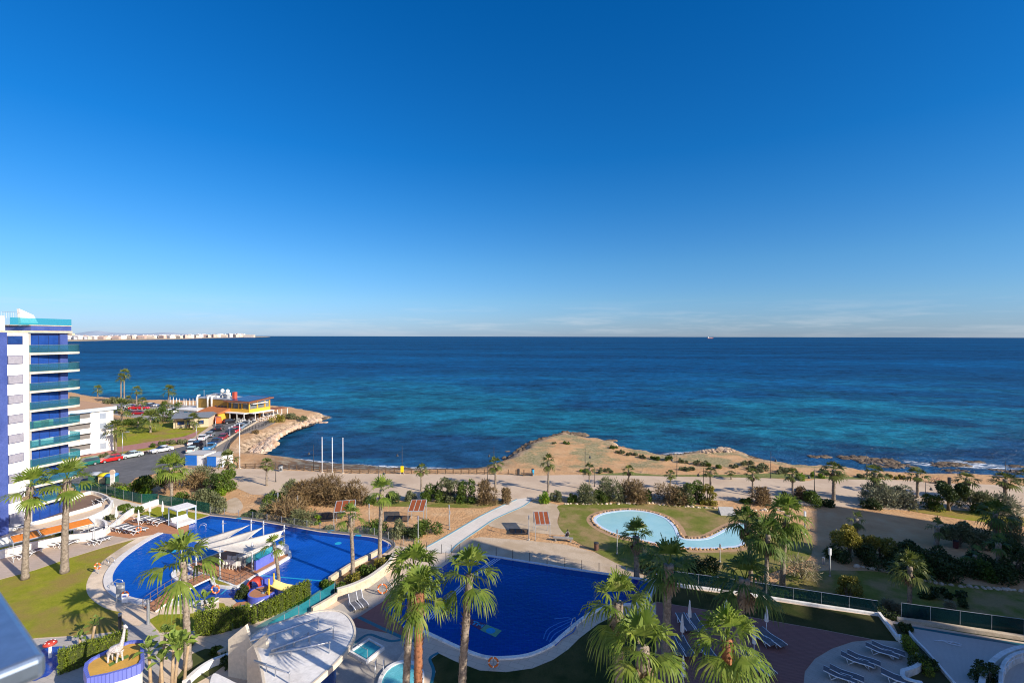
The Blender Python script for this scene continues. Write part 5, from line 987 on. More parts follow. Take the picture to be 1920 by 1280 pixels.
for px, lab in (((1427,1202),'left lounger of the pair beside the folded parasol on the maroon deck'),((1447,1204),'right lounger of the pair beside the folded parasol on the maroon deck'),((1412,1252),'left lounger under the drooping palm leaf'),((1426,1256),'right lounger under the drooping palm leaf')): put(LF, px, R(-66), lab, .012, s=1.2)
for i,(cx,cy) in enumerate(((1660,1227),(1614,1245),(1582,1274))):
    w_ = ('upper','middle','lower')[i]
    put(LF, (cx-6,cy+1), R(-35), f'left lounger of the {w_} pair on the round plaza', .01, s=1.08); put(LF, (cx+6,cy-2), R(-35), f'right lounger of the {w_} pair on the round plaza', .01, s=1.08)
put(LF, (1690,1283), R(-35), 'lounger cut off at the bottom beside the curved planter wall', .01, s=1.2)
# ---- folded parasols
def parasol(h, m=canvas):
    t_ = thing('folded_parasol','x','parasol'); mb = MB(); mb.tube([(0,0,0),(0,0,h)], .03, 7); mb.build('pole', white_metal, t_)
    mb = MB(); mb.nofix=False; mb.lathe([(.03,h*.38),(.17,h*.42),(.15,h*.6),(.10,h*.8),(.05,h*.97),(.01,h*1.02)], n=9); mb.build('canopy', m, t_); mb = MB(); mb.lathe([(.25,0),(.25,.06),(.05,.1),(.05,.2)], n=14); mb.build('base', mat('concrete_base',(.4,.39,.37),(.35,.34,.32),3,.9), t_); return t_
PA = Stock(parasol(2.5)); pg = 'closed white parasols'
for px, top, lab in (((218,983),None,'closed parasol at the left end of the wooden deck'),((260,990),None,'closed parasol between the lower row deck loungers'),((281,972),None,'closed parasol in the upper row of deck loungers'),((305,972),None,'closed parasol beside the white cabana'),((1293,1177),None,'closed parasol between the back pair of loungers'),((1279,1206),None,'closed parasol by the loungers at the tall dark trunk'),((1281,1292),None,'closed parasol at the bottom of the maroon deck'),((1437,1186),None,'closed parasol above the pair of loungers on the maroon deck'),((1414,1229),None,'closed parasol right of the sunlit palm on the maroon deck'),((1361,1168),None,'closed parasol behind the sunlit palm crown')): put(PA, px, 0, lab, .01, pg, 1.0)
PB = Stock(parasol(4.2))
for i,(x,y) in enumerate(((325,765),(331,767),(337,768),(345,768),(349,769),(356,768),(362,768),(368,767),(374,768),(319,763))): put(PB, (x,y), 0, ('closed white parasol in the row on the shore terrace, number %d' % (i+1)) if False else 'closed white parasol in the row on the terrace by the sea left of the restaurant', LAND, 'parasols on the seaside terrace', 1.0)
# ---- cabana
cb = thing('cabana','white day bed cabana with pale canopy on the wooden deck by the pool','cabana', G(333,990.5,.03), head(0,(313,984),(333,992)))
mb=MB(); mb.b2(-2.2,0,.1,0,2.2,.34); mb.build('daybed_base', white, cb); mb=MB(); mb.b2(-2.1,.05,.34,-.05,2.15,.5); mb.build('mattress', canvas, cb); mb = MB(); mb.add([(-2.1,.1,.5),(-2.1,2.1,.5),(-1.5,2.1,.5),(-1.5,.1,.5),(-2.15,.1,.95),(-2.15,2.1,.95),(-2.05,2.1,.95),(-2.05,.1,.95)],[(0,1,5,4),(1,2,6,5),(2,3,7,6),(3,0,4,7),(4,5,6,7)]); mb.build('backrest', canvas, cb)
bl = mat('pale_blue_frame',(.42,.52,.62),(.36,.46,.56),1,.5)
for x in (-2.25,.05):
    for y in (-.05,2.25): mb=MB(); mb.b2(x-.06,y-.06,0,x+.06,y+.06,2.4); mb.build('post', bl, cb)
mb=MB(); mb.b2(-2.32,-.12,2.42,.12,2.32,2.47); mb.build('canopy', canvas, cb); mb=MB(); mb.ribbon([(-2.3,-.1),(.1,-.1),(.1,2.3),(-2.3,2.3)],-.04,.04,2.3,2.42,True); mb.build('top_frame', bl, cb)
# ---- orange shade on posts
def pergola(name, label, base, rz, w_, d_, h, slats, m, slope=0.0, lvl=LAND, gaps=3, fr=grey_metal, posts=((0,0),(1,0),(1,1),(0,1))):
    t_ = thing(name, label, 'pergola', G(base[0],base[1],lvl), rz)
    for (u,v) in posts: mb=MB(); mb.b2(u*w_-.035,v*d_-.035,0,u*w_+.035,v*d_+.035,h+slope*v); mb.build('post', fr, t_)
    mb=MB(); 
    for a_,b_ in (((0,0),(1,0)),((1,0),(1,1)),((1,1),(0,1)),((0,1),(0,0))): mb.tube([(a_[0]*w_,a_[1]*d_,h+slope*a_[1]),(b_[0]*w_,b_[1]*d_,h+slope*b_[1])],.06,4)
    for k in range(1,gaps): mb.tube([(w_*k/gaps,0,h),(w_*k/gaps,d_,h+slope)],.05,4)
    mb.build('frame', fr, t_)
    for k in range(gaps):
        mb=MB()
        for j in range(slats):
            y0=d_*(j+.1)/slats; y1=d_*(j+.93)/slats; x0=w_*k/gaps+.08; x1=w_*(k+1)/gaps-.08; z0=h+slope*y0/d_; z1=h+slope*y1/d_
            mb.add([(x0,y0,z0),(x1,y0,z0),(x1,y1,z1),(x0,y1,z1),(x0,y0,z0+.03),(x1,y0,z0+.03),(x1,y1,z1+.03),(x0,y1,z1+.03)],[(3,2,1,0),(4,5,6,7),(0,1,5,4),(1,2,6,5),(2,3,7,6),(3,0,4,7)])
        mb.build('shade_panel', m, t_)
    return t_
pergola('orange_shade','orange fabric shade on white posts behind the two tall palms',(25,1054), head(0,(25,1054),(86,1038)), 7.2, 2.6, 2.2, 1, orange_fab, .15, 0.0, 3)
pergola('pergola','white pergola with three red brown slatted panels beside the gravel, right of the path',(1004,1012), R(2), 1.95, 3.1, 2.05, 9, rust_wood, .6)
pergola('pergola','white pergola with three red brown slatted panels in the middle of the earth garden',(765,988), R(2), 2.2, 3.1, 2.3, 9, rust_wood, .55)
pergola('pergola','wide white pergola with red brown panels half hidden by a slim palm',(626,992), R(14), 2.7, 3.2, 2.4, 9, rust_wood, .5)
for (px, w_, d_, rz, lab) in (((598,974),3.1,2.2,10,'dark slatted sun bed frame left of the wide pergola'),((722,978),3.3,2.0,2,'dark slatted low frame between the two red pergolas'),((954,1001),2.6,1.5,-4,'dark slatted low frame left of the pergola by the gravel')):
    f_ = thing('slatted_frame', lab, 'frame', G(*px,LAND), R(rz)); mb=MB()
    for k in range(4): mb.b2(w_*k/3-.06,0,.05,w_*k/3+.06,d_,.16)
    mb.b2(-.06,-.06,.05,w_+.06,.06,.17); mb.b2(-.06,d_-.06,.05,w_+.06,d_+.06,.17); mb.build('beams', dark_metal, f_)
    for k in range(3): mb=MB(); [mb.b2(w_*k/3+.1,d_*j/8+.04,.1,w_*(k+1)/3-.1,d_*(j+.55)/8+.04,.14) for j in range(8)]; mb.build('slats', wood_dark, f_)
# ---- lamps and poles
lamp_grey = mat('lamp_grey', (.36,.37,.37), (.30,.31,.31), 4, .5)
def lamp(px, top, label, kind='dark', lvl=LAND, side=1):
    b = G(px[0],px[1],lvl); h = HT(b, top); t_ = thing('street_lamp', label, 'street lamp', b)
    m_ = dark_metal if kind=='dark' else (steel if kind=='steel' else lamp_grey)
    mb=MB(); mb.tube([(0,0,0),(0,0,h*.3),(0,0,h)],[.08,.055,.035] if kind!='box' else [.08,.08,.08],8); mb.build('pole', m_, t_, True); mb=MB(); mb.lathe([(.12,0),(.12,.12),(.08,.2)],n=10); mb.build('foot', m_, t_)
    if kind=='dark':
        z=h*.70; mb=MB(); mb.tube([(0,0,z+.5),(side*.6,0,z+.35),(side*.95,0,z)],.025,6); mb.build('arm', m_, t_); mb=MB(); mb.lathe([(.05,z),(.12,z-.08),(.26,z-.38),(.24,z-.42)],(side*.95,0,0),12); mb.build('lantern', m_, t_)
    elif kind=='steel':
        mb=MB(); mb.tube([(0,0,h),(side*.9,0,h+.15)],.03,6); mb.b2(min(side*.8,side*1.5),-.14,h+.1,max(side*.8,side*1.5),.14,h+.22); mb.build('lamp_head', m_, t_)
    elif kind=='box':
        mb=MB(); mb.b2(-.11,-.11,h-.75,.11,.11,h); mb.build('lamp_head', white_metal, t_)
    else:
        mb=MB(); mb.lathe([(.07,h-.5),(.1,h-.45),(.1,h),(.04,h+.05)],n=10); mb.build('lamp_head', steel, t_)
    return t_
for px, top, lab, sd_ in (((588,882),834,'thin black lamp left of the three white flagpoles',-1),((517,903),867,'grey lamp with drooping lantern right of the small seafront palm',1),((710,912),874,'dark lamp beside the shrub row, left of the yellow sign',1),((754,887),836,'tall black lamp beside the yellow sign on the wooden fence',-1),((914,900),872,'grey lamp next to the seafront palm at the headland',1),((926,889),836,'thin tall lamp behind the seafront palm at the headland',-1),((1097,889),839,'tall black lamp on the edge of the sandy headland',1),((1115,912),875,'thin lamp by the left end of the lake shrub row',-1),((1269,893),845,'tall black lamp in front of the rubble bank',-1),((1319,913),876,'thin dark lamp behind the yellowish shrub',-1),((1445,896),845,'tall black lamp above the dark narrow bush',1),((1527,921),878,'pale lamp post behind the leafy green shrub',-1),((1885,916),862,'black lamp at the far right by the surf',1),((1624,899),849,'tall thin lamp left of the broad silvery tree',1),((1735,937),902,'lamp pole right of the silvery bushes',1)): lamp(px, top, lab, 'dark', LAND, sd_)
for px, top, lab in (((230,852),812,'street lamp with small arm beside the pale green car'),((368,823),796,'slim street lamp by the parked white cars'),((388,845),820,'short pale lamp on the kerb near the blue huts'),((431,826),804,'pale lamp on the kerb beside the dark red car'),((467,799),786,'pale lamp at the top of the car park kerb'),((404,806),783,'pale lamp beside the orange van')): lamp(px, top, lab, 'steel', LAND, 1)
for px, top, lab in (((991.5,1012),966,'slim grey garden lamp beside the red pergola by the gravel'),((1157,1038),992,'slim grey garden lamp below the left end of the lake'),((1350,1053),1019,'slim grey garden lamp below the narrow end of the lake'),((842,985),947,'slim grey garden lamp in the earth garden left of the white path'),((521,970),925,'slim white lamp in front of the first tamarisks'),((558,968),930,'slim lamp in front of the feathery brown tamarisk'),((692,980),945,'slim lamp beside the middle pergola'),((784,1030),968,'thin tall lamp beside the gate of the white path'),((843,992),958,'low lamp near the left edge of the white path')): lamp(px, top, lab, 'thin')
lamp((1556,1080),1026,'white box headed lamp on a concrete foot in the right park','box'); lamp((1509,1002),957,'grey box headed lamp half hidden by the tight palm group','box')
for px, h, lab in (((225,1183),1.6,'dark bollard lamp at the end of the left lawn'),((278,1170),2.3,'pale cylindrical bollard lamp beside the sandy circle'),((1544,1000+57),.8,'small grey bollard lamp on the park lawn edge')):
    b_ = thing('bollard_lamp', lab, 'bollard', G(*px, LAND if px[0]>1500 else 0)); mb=MB(); mb.lathe([(.13,0),(.13,h*.85),(.11,h*.86)],n=14); mb.build('post', dark_metal if px[0]<250 else steel, b_); mb=MB(); mb.lathe([(.14,h*.88),(.14,h),(.02,h+.03)],n=14); mb.build('cap', steel, b_)
fp = thing('flagpole','x','flagpole'); mb=MB(); mb.tube([(0,0,0),(0,0,6.9)],[.085,.06],10); mb.build('pole', white_metal, fp, True); mb=MB(); mb.lathe([(.02,6.9),(.12,6.98),(.02,7.08)],n=10); mb.build('finial', white_metal, fp); mb=MB(); mb.b2(-.2,-.2,0,.2,.2,.12); mb.build('foot', stone_pale, fp); FP=Stock(fp)
for px,lab in (((604,885.5),'left of the three white flagpoles on the promenade'),((623,886),'middle of the three white flagpoles on the promenade'),((643,887),'right of the three white flagpoles on the promenade')): put(FP, px, 0, lab, LAND, 'white flagpoles on the promenade', 1.0)
fp4 = copy_tree(FP.o, G(449.5,878,LAND), 0, 'single white pole standing by the top of the beach steps', (1,1,1.3), group='white flagpoles on the promenade')
# ---- wooden fences along the promenade
def post_fence(pts, n, label, h=1.0, rails=2, thick=.09, lvl=LAND, m=wood_dark):
    P = GP(pts, lvl); seg = [(P[i+1]-P[i]).length for i in range(len(P)-1)]; tot = sum(seg); f = thing('post_fence', label, 'fence', (*P[0], lvl)); O = P[0]; Q=[]
    for k in range(n):
        s = tot*k/(n-1)
        for i,l in enumerate(seg):
            if s <= l+1e-6: Q.append(P[i]+(P[i+1]-P[i])*(s/l)-O); break
            s -= l
    for q in Q: mb=MB(); mb.b2(q.x-thick,q.y-thick,0,q.x+thick,q.y+thick,h+rnd.uniform(-.04,.04)); mb.build('post', m, f)
    for r_ in range(rails): mb=MB(); [mb.tube([(a.x,a.y,h*(.85-.4*r_)),(b.x,b.y,h*(.85-.4*r_))],.045,6) for a,b in zip(Q[:-1],Q[1:])]; mb.build('rail', m, f)
    return f
post_fence([(500,877),(580,882),(647,886.6),(713,887.2),(772,887.8)], 19, 'dark wooden two rail fence between the beach and the promenade')
post_fence([(806,887.5),(893,888),(923,889)], 9, 'wooden fence along the rocky shore right of the yellow sign')
post_fence([(953,889),(966,889.5),(983,890),(997,890.5)], 4, 'four short loose wooden posts near the blue bin', rails=0)
post_fence([(427,846),(432,833),(447,817),(470,806),(493,800),(505,793)], 30, 'dark post and rail fence along the coast walk above the rocks', 1.1, 2, .06, LAND, dark_metal)
post_fence([(445,876),(455,877),(475,878),(498,877.5)], 4, 'short dark wooden fence at the head of the beach')
# ---- bins, benches, sign, rocks in water
def bin_(px, label, m, lvl=LAND, h=1.0, r=.28):
    b=thing('litter_bin',label,'bin',G(*px,lvl)); mb=MB(); mb.lathe([(r*.9,.05),(r,h*.9),(r*.98,h)],n=14); mb.build('body', m, b); mb=MB(); mb.lathe([(r*1.08,h),(r*1.08,h+.08),(r*.4,h+.16)],n=14); mb.build('lid', dark_metal, b)
bin_((972,890.5),'dark litter bin beside the wooden posts at the headland',dark_metal,h=1.1,r=.26); bin_((999,890),'bright blue litter bin behind the low bench',mat('bin_cyan',(.02,.35,.65),(.02,.3,.6),1,.5),h=1.1,r=.26); bin_((1118,1031),'rusty brown litter bin at the corner of the pale gravel',mat('rusty',(.18,.08,.05),(.1,.06,.05),4,.8),h=.9,r=.3); bin_((1394,962),'dark bin beside the stone ramp',dark_metal,h=.9,r=.3); bin_((1792,1000+27),'dark red bin beside the shaded open tree',mat('maroon_bin',(.12,.03,.03),(.1,.03,.03),1,.6),h=.9,r=.3); bin_((1780,908),'dark litter bin by the resting bicycles',dark_metal,h=1.2,r=.28); bin_((526,883),'grey bin beside the wooden fence at the beach',grey_metal,h=1.1,r=.4)
ys = thing('yellow_sign','yellow information board on a stand by the wooden fence','sign',G(754,888.5,LAND)); mb=MB(); mb.b2(-.3,-.05,.4,.3,.05,1.6); mb.build('board', mat('sign_yellow',(.80,.62,.01),(.75,.58,.01),1,.5), ys); mb=MB(); mb.tube([(-.25,0,.4),(-.4,0,0)],.03,5); mb.tube([(.25,0,.4),(.4,0,0)],.03,5); mb.build('stand', white_metal, ys)
def bench(px, label, rz, w_=2.0, m=wood_dark, lvl=LAND):
    b=thing('bench',label,'bench',G(*px,lvl),rz); mb=MB(); mb.b2(-w_/2,-.25,.38,w_/2,.25,.5); mb.build('seat', m, b)
    for x in (-w_*.38,w_*.38): mb=MB(); mb.b2(x-.1,-.2,0,x+.1,.2,.38); mb.build('leg', m, b)
bench((990,891.5),'long low dark bench in front of the blue bin',0,2.2); bench((1056,1014),'grey stone bench with someone seated, beside the pergola by the gravel',R(-10),2.6,mat('grey_stone',(.33,.31,.28),(.27,.25,.23),2,.9)); bench((1762,906),'low seat by the bicycles at the shore',0,1.8)
for px,lab in (((1748,904),'bicycle parked left on the promenade near the surf'),((1758,905),'bicycle parked right on the promenade near the surf')):
    bc=thing('bicycle',lab,'bicycle',G(*px,LAND),R(10))
    for x in (-.5,.5):
        mb=MB(); mb.tube([(x+.33*math.cos(a),0,.34+.33*math.sin(a)) for a in [2*math.pi*i/14 for i in range(15)]],.022,5,False); mb.build('wheel', dark_metal, bc)
    mb=MB(); mb.tube([(-.5,0,.34),(-.15,0,.85),(.35,0,.85),(.5,0,.34)],.025,5); mb.tube([(-.15,0,.85),(.0,0,.34),(.35,0,.85)],.022,5); mb.tube([(-.5,0,.34),(0,0,.34)],.02,5); mb.build('frame', mat('bike_red',(.4,.06,.05),(.35,.05,.05),1,.4), bc); mb=MB(); mb.tube([(.35,0,.85),(.33,0,1.05)],.02,5); mb.tube([(.33,-.25,1.05),(.33,.25,1.05)],.02,5); mb.build('handlebar', dark_metal, bc); mb=MB(); mb.b2(-.3,-.07,.93,-.05,.07,.98); mb.build('saddle', dark_metal, bc)
rp = thing('stone_ramp','small grey tiled stone ramp at the edge of the lake lawn','ramp',G(1352,966,LAND),R(-6)); mb=MB(); mb.add([(0,0,.0),(2.2,0,.0),(2.2,1.4,.0),(0,1.4,.0),(0,.1,.15),(2.2,.1,.15),(2.2,1.4,.9),(0,1.4,.9)],[(3,2,1,0),(4,5,6,7),(0,1,5,4),(1,2,6,5),(2,3,7,6),(3,0,4,7)]); mb.build('slab', mat('ramp_stone',(.42,.41,.38),(.36,.35,.33),3,.9), rp)
def rock_mesh(r, n, spread, size, flat_=.5, seed=1):
    mb=MB(); mb.nofix=True
    for i in range(n):
        c=Vector((r.uniform(-1,1)*spread[0],r.uniform(-1,1)*spread[1],0)); s=size*r.uniform(.5,1.3); k=len(mb.v); N_=7; vs=[]
        for j in range(4):
            zz=(-.3,.25,.7,.95)[j]; rad=(1.1,1.0,.75,.3)[j]
            for q in range(N_): a=2*math.pi*q/N_+j*.3; rr_=s*rad*r.uniform(.8,1.15); vs.append(c+Vector((math.cos(a)*rr_,math.sin(a)*rr_,s*zz*flat_*r.uniform(.85,1.15))))
        mb.add(vs,[(j*N_+q,j*N_+(q+1)%N_,(j+1)*N_+(q+1)%N_,(j+1)*N_+q) for j in range(3) for q in range(N_)]+[tuple(3*N_+q for q in range(N_))])
    return mb
rock_m = mat('shore_rock',(.13,.095,.065),(.06,.045,.035),1.2,.95,bump=.15,bscale=4,c3=(.22,.16,.10),big=.4); rock_p = mat('pale_boulders',(.60,.47,.36),(.44,.32,.23),.7,.95,bump=.1,bscale=3,c3=(.50,.32,.20),big=.5)
rr=random.Random(21)
for (px,w_,h_,lab) in (((1077,815),3.6,2.0,'big dark rock islet off the tip of the sandy headland'),((1146,826),1.4,1.0,'small dark rock in the water right of the headland tip'),((1536,856),2.8,.6,'low dark reef left of the flat rock shelf'),((1600,858),4.2,.8,'left end of the long dark rock shelf in the shallows'),((1640,864),6.0,.8,'broad broken middle part of the dark rock shelf'),((1680,873),5.0,.6,'right end of the dark rock shelf in the shallows'),((1779,871),5.2,.7,'dark rock ridge at the surf, left'),((1828,866),2.2,.5,'small dark rock at the outer edge of the surf'),((1906,874),2.2,.5,'dark rock at the right end of the surf'),((1900,884),2.4,.4,'low dark rock below the right end of the surf'),((604,792),1.6,.7,'low pale rock off the tip of the restaurant headland'),((1870,881),1.6,.3,'small rock between the surf and the shore'),((1790,882),3.0,.3,'thin flat reef in front of the surf'),((951,846),.5,.3,'tiny reddish rock in the bay near the headland')):
    b=G(px[0],px[1],SEA); mb=rock_mesh(rr,int(12+w_*12),(w_*.8,w_*.35),h_*.5+.2,.42); o=mb.build('sea_rock', rock_p if 'pale' in lab else rock_m); o.location=b; tag(o,lab,'rock')
# boulder bank of the restaurant headland, and the rubble on the right
def bank(name, line, n, w0, w1, size, m, seed, zf):
    r=random.Random(seed); P=crv(GP(line,SEA),False,8); mb=MB(); mb.nofix=True
    for i in range(n):
        k=r.randrange(len(P)-1); p=P[k]+(P[k+1]-P[k])*r.random(); t_=(P[k+1]-P[k]).normalized(); nn=Vector((-t_.y,t_.x)); d_=r.uniform(w0,w1); q=p+nn*d_
        one=rock_mesh(r,1,(0,0),size,.8); z=zf(d_); mb.add([(x+q.x,y+q.y,zz+z) for x,y,zz in one.v], one.f)
    return tag(mb.build(name,m), kind='stuff')
bank('boulder_bank',[(575,799),(547,807.5),(516,819.5),(493,831),(477,842),(472,850),(478,857)],950,-.2,4.8,.85,rock_p,31,lambda d_: SEA+.1+d_*.48)
bank('wet_rocks',[(616,783),(604,787),(579,798),(547,809),(516,821),(493,832),(477,843),(471,851)],350,-1.0,.6,.6,rock_m,32,lambda d_: SEA+.05)
rock_t = mat('tan_rubble',(.46,.32,.21),(.28,.19,.12),.9,.95,bump=.1,bscale=3,c3=(.55,.42,.30),big=.5)
bank('rubble_bank',[(1400,857),(1388,854),(1355,848),(1313,850.5),(1285,855)],380,.2,6.5,.42,rock_t,33,lambda d_: SEA+.2+min(d_,4)*.42)
bank('shore_rocks',[(1855,902),(1776,896),(1698,893),(1594,887),(1494,878),(1430,868),(1400,857),(1355,847.5),(1280,855),(1238,858),(1197,852),(1147,836),(1097,825),(1060,813),(1027,823),(1005,828),(980,843),(948,862)],900,-.9,2.2,.55,rock_m,34,lambda d_: SEA+.1+max(d_,0)*.4)
# rope edging stones of the lake
rr=random.Random(8); n_=0; mb=MB(); mb.nofix=True
LK=[p for p in lake]; 
for i,p in enumerate(LK):
    q=LK[(i+1)%len(LK)]; l=(q-p).length; k=max(1,int(l/.42)); t_=(q-p).normalized(); nn=Vector((-t_.y,t_.x))
    for j in range(k):
        c=p+(q-p)*((j+rr.random()*.5)/k)+nn*.18; one=rock_mesh(rr,1,(0,0),.2,1.1); mb.add([(x+c.x,y+c.y,z+LAND) for x,y,z in one.v], one.f)
tag(mb.build('edging_stones', mat('ochre_stones',(.50,.33,.19),(.40,.24,.13),2,.9)), kind='stuff')
lr = rock_mesh(random.Random(4),3,(.3,.2),.8,.7); o=lr.build('lake_rock', mat('lake_rock_m',(.48,.32,.16),(.36,.24,.12),1.5,.9)); o.location=G(1199,986,LAND); tag(o,'ochre rock standing in the shallow lake','rock')
# border stones of the shrub beds
for nm,line in (('bed_border_stones',[(1060,944),(1100,945),(1160,944.5),(1228,942)]),('lawn_border_stones',[(1600,1060),(1660,1070),(1740,1090),(1800,1098),(1860,1103),(1920,1108)]),('garden_border_stones',[(470,972),(560,993),(640,1002),(690,1008),(740,1018)]),('shrub_border_stones',[(1235,946),(1290,950),(1345,953),(1420,956),(1480,958)])):
    mb=MB(); mb.nofix=True; P=crv(GP(line,LAND),False,6)
    for i in range(len(P)-1):
        for j in range(max(2,int((P[i+1]-P[i]).length/.55))): c=P[i]+(P[i+1]-P[i])*rr.random()+Vector((rr.uniform(-.2,.2),rr.uniform(-.2,.2))); one=rock_mesh(rr,1,(0,0),rr.uniform(.12,.3),.8); mb.add([(x+c.x,y+c.y,z+LAND) for x,y,z in one.v], one.f)
    tag(mb.build(nm, stone_pale), kind='stuff')
# foam where the sea breaks
m, t, o = nt('surf_foam'); p = N(t,'ShaderNodeBsdfPrincipled'); p.inputs['Base Color'].default_value=(.75,.8,.82,1); p.inputs['Roughness'].default_value=.8; co=N(t,'ShaderNodeTexCoord').outputs['Object']; mp=N(t,'ShaderNodeMapping'); mp.inputs['Scale'].default_value=(.5,1.4,1); t.links.new(co,mp.inputs[0])
al=ramp(t, noise(t, mp.outputs[0], 1.1, 7, .7), [(.46,(0,0,0)),(.60,(1,1,1))]); at=N(t,'ShaderNodeAttribute',attribute_name='edge'); mu=N(t,'ShaderNodeMath',operation='MULTIPLY'); t.links.new(al,mu.inputs[0]); t.links.new(at.outputs['Fac'],mu.inputs[1]); t.links.new(mu.outputs[0],p.inputs['Alpha']); t.links.new(p.outputs[0],o.inputs[0]); foam=m
def foam_patch(pts, name='surf'):
    P=crv(GP(pts,SEA+.05),True,4); c=sum(P,Vector((0,0)))/len(P); me_=bpy.data.meshes.new(name); v=[(c.x,c.y,SEA+.06)]+[(c.x+(p.x-c.x)*.6,c.y+(p.y-c.y)*.6,SEA+.06) for p in P]+[(p.x,p.y,SEA+.06) for p in P]; n=len(P)
    f=[(0,1+i,1+(i+1)%n) for i in range(n)]+[(1+i,1+n+i,1+n+(i+1)%n,1+(i+1)%n) for i in range(n)]; me_.from_pydata(v,[],f); a=me_.attributes.new('edge','FLOAT','POINT'); a.data.foreach_set('value',[1.0]*(n+1)+[0.0]*n); me_.materials.append(foam); tag(link(name,me_),kind='stuff')
foam_patch([(1755,862),(1800,862),(1850,868),(1910,875),(1915,881),(1860,882),(1800,876),(1760,869)]); foam_patch([(1225,853),(1260,847),(1310,845),(1345,846),(1310,853),(1270,858),(1235,859)]); foam_patch([(592,776),(612,778),(625,783),(612,786),(598,782)]); foam_patch([(1690,862),(1730,866),(1760,872),(1740,874),(1700,868)])
foam_patch([(640,868),(713,871.5),(800,875.5),(860,877),(860,879),(780,879),(700,876),(640,872)]); foam_patch([(520,858),(560,859),(600,862.5),(640,867),(636,870),(590,866),(540,862.5)])
# ================================================================ ISLAND BAR, BRIDGE, PLAY AREA
IZ=.32
isl=GP([(444,1100),(478,1079),(514,1060),(547,1040),(545,1031),(505,1018),(440,1022),(395,1040),(349,1058),(357,1069),(384,1076),(402,1084),(424,1092)],IZ)
mb=MB(); mb.prism(isl,.03,IZ); struct('island_platform', mb, white)
cI=sum(isl,Vector((0,0)))/len(isl); mb=MB(); mb.sheet([cI+(p-cI)*.93 for p in isl], IZ+.008); struct('island_decking', mb, wood_deck)
for k,(pts,lab) in enumerate((([(321,1078),(324,1070),(334,1066),(344,1069),(352,1076),(366,1079),(376,1083),(370,1088),(350,1088),(332,1088)],'white rimmed planter islet in the pool left of the footbridge'),([(395,1082),(402,1079),(414,1081),(426,1087),(444,1092),(446,1099),(432,1101),(414,1099),(400,1096),(395,1089)],'white rimmed planter islet in the pool beside the island bar'))):
    P=crv(GP(pts,.25),True,5); c=sum(P,Vector((0,0)))/len(P); t_=thing('planter_islet',lab,'planter',(c.x,c.y,0)); mb=MB(); mb.prism([p-c for p in P],.03,.25); mb.build('rim', white, t_); mb=MB(); mb.prism([(p-c)*.62 for p in P],.2,.27); mb.build('planting', grass if k else stone_pale, t_)
def railing(pts, label, n, z0s, h=.95, m=mat('brown_metal',(.16,.11,.09),(.12,.08,.07),4,.6)):
    P=[Vector((*GP([p],z)[0],z)) for p,z in zip(pts,z0s)]; t_=thing('handrail',label,'railing',P[0]); O=P[0]; Q=[]
    tot=sum((b-a).length for a,b in zip(P,P[1:]))
    for k in range(n):
        s=tot*k/(n-1)
        for a,b in zip(P,P[1:]):
            l=(b-a).length
            if s<=l+1e-5: Q.append(a+(b-a)*(s/l)-O); break
            s-=l
    for q in Q: mb=MB(); mb.tube([q,q+Vector((0,0,h))],.03,5); mb.build('post', m, t_)
    for z in (h,h*.55): mb=MB(); mb.tube([q+Vector((0,0,z)) for q in Q],.025,5); mb.build('rail', m, t_)
bn=[G(268,1140,.05),G(291,1146.5,.05)]; bf=[G(381,1076,IZ),G(399,1082,IZ)]
br=thing('footbridge','narrow wooden footbridge over the curved pool to the island bar','bridge',bn[0]); O=bn[0]; mb=MB(); v=[]; n=10
for i in range(n+1):
    f=i/n; z=.06+(IZ-.04)*f+.28*math.sin(math.pi*f)
    for a,b in ((bn[0],bf[0]),(bn[1],bf[1])): p=a.lerp(b,f)-O; v+=[(p.x,p.y,z),(p.x,p.y,z-.16)]
mb.add(v,[(4*i+a,4*i+b,4*i+4+b,4*i+4+a) for i in range(n) for a,b in ((0,2),(3,1),(1,0),(2,3))]); mb.build('deck', wood_deck, br)
for s,(a,b) in enumerate(((bn[0],bf[0]),(bn[1],bf[1]))):
    zz=[.06+(IZ-.04)*f+.28*math.sin(math.pi*f) for f in [i/9 for i in range(10)]]; pp=[a.lerp(b,i/9)-O for i in range(10)]
    mb=MB(); mb.ribbon([(p.x,p.y) for p in pp],-.05,.05,-.02,.0); 
    for q,z in zip(pp,zz): mb=MB(); mb.tube([(q.x,q.y,z),(q.x,q.y,z+.95)],.03,5); mb.build('post', MATS['brown_metal'], br)
    for h in (.95,.5): mb=MB(); mb.tube([(q.x,q.y,z+h) for q,z in zip(pp,zz)],.028,5); mb.build('rail', MATS['brown_metal'], br)
    mb=MB(); mb.tube([(q.x,q.y,z-.1) for q,z in zip(pp,zz)],.09,4); mb.build('side_beam', white, br)
railing([(402,1083),(425,1091),(444,1097),(460,1088),(474,1079)],'brown handrail around the front corner of the island bar',8,[IZ]*5)
railing([(350,1061),(368,1068),(384,1074)],'brown handrail at the left side of the island bar',4,[IZ]*3)
mast_grey=mat('mast_grey',(.48,.50,.53),(.42,.44,.47),2,.4)
sail_m=mat('sail_cloth',(.62,.57,.49),(.57,.52,.44),.6,.75)
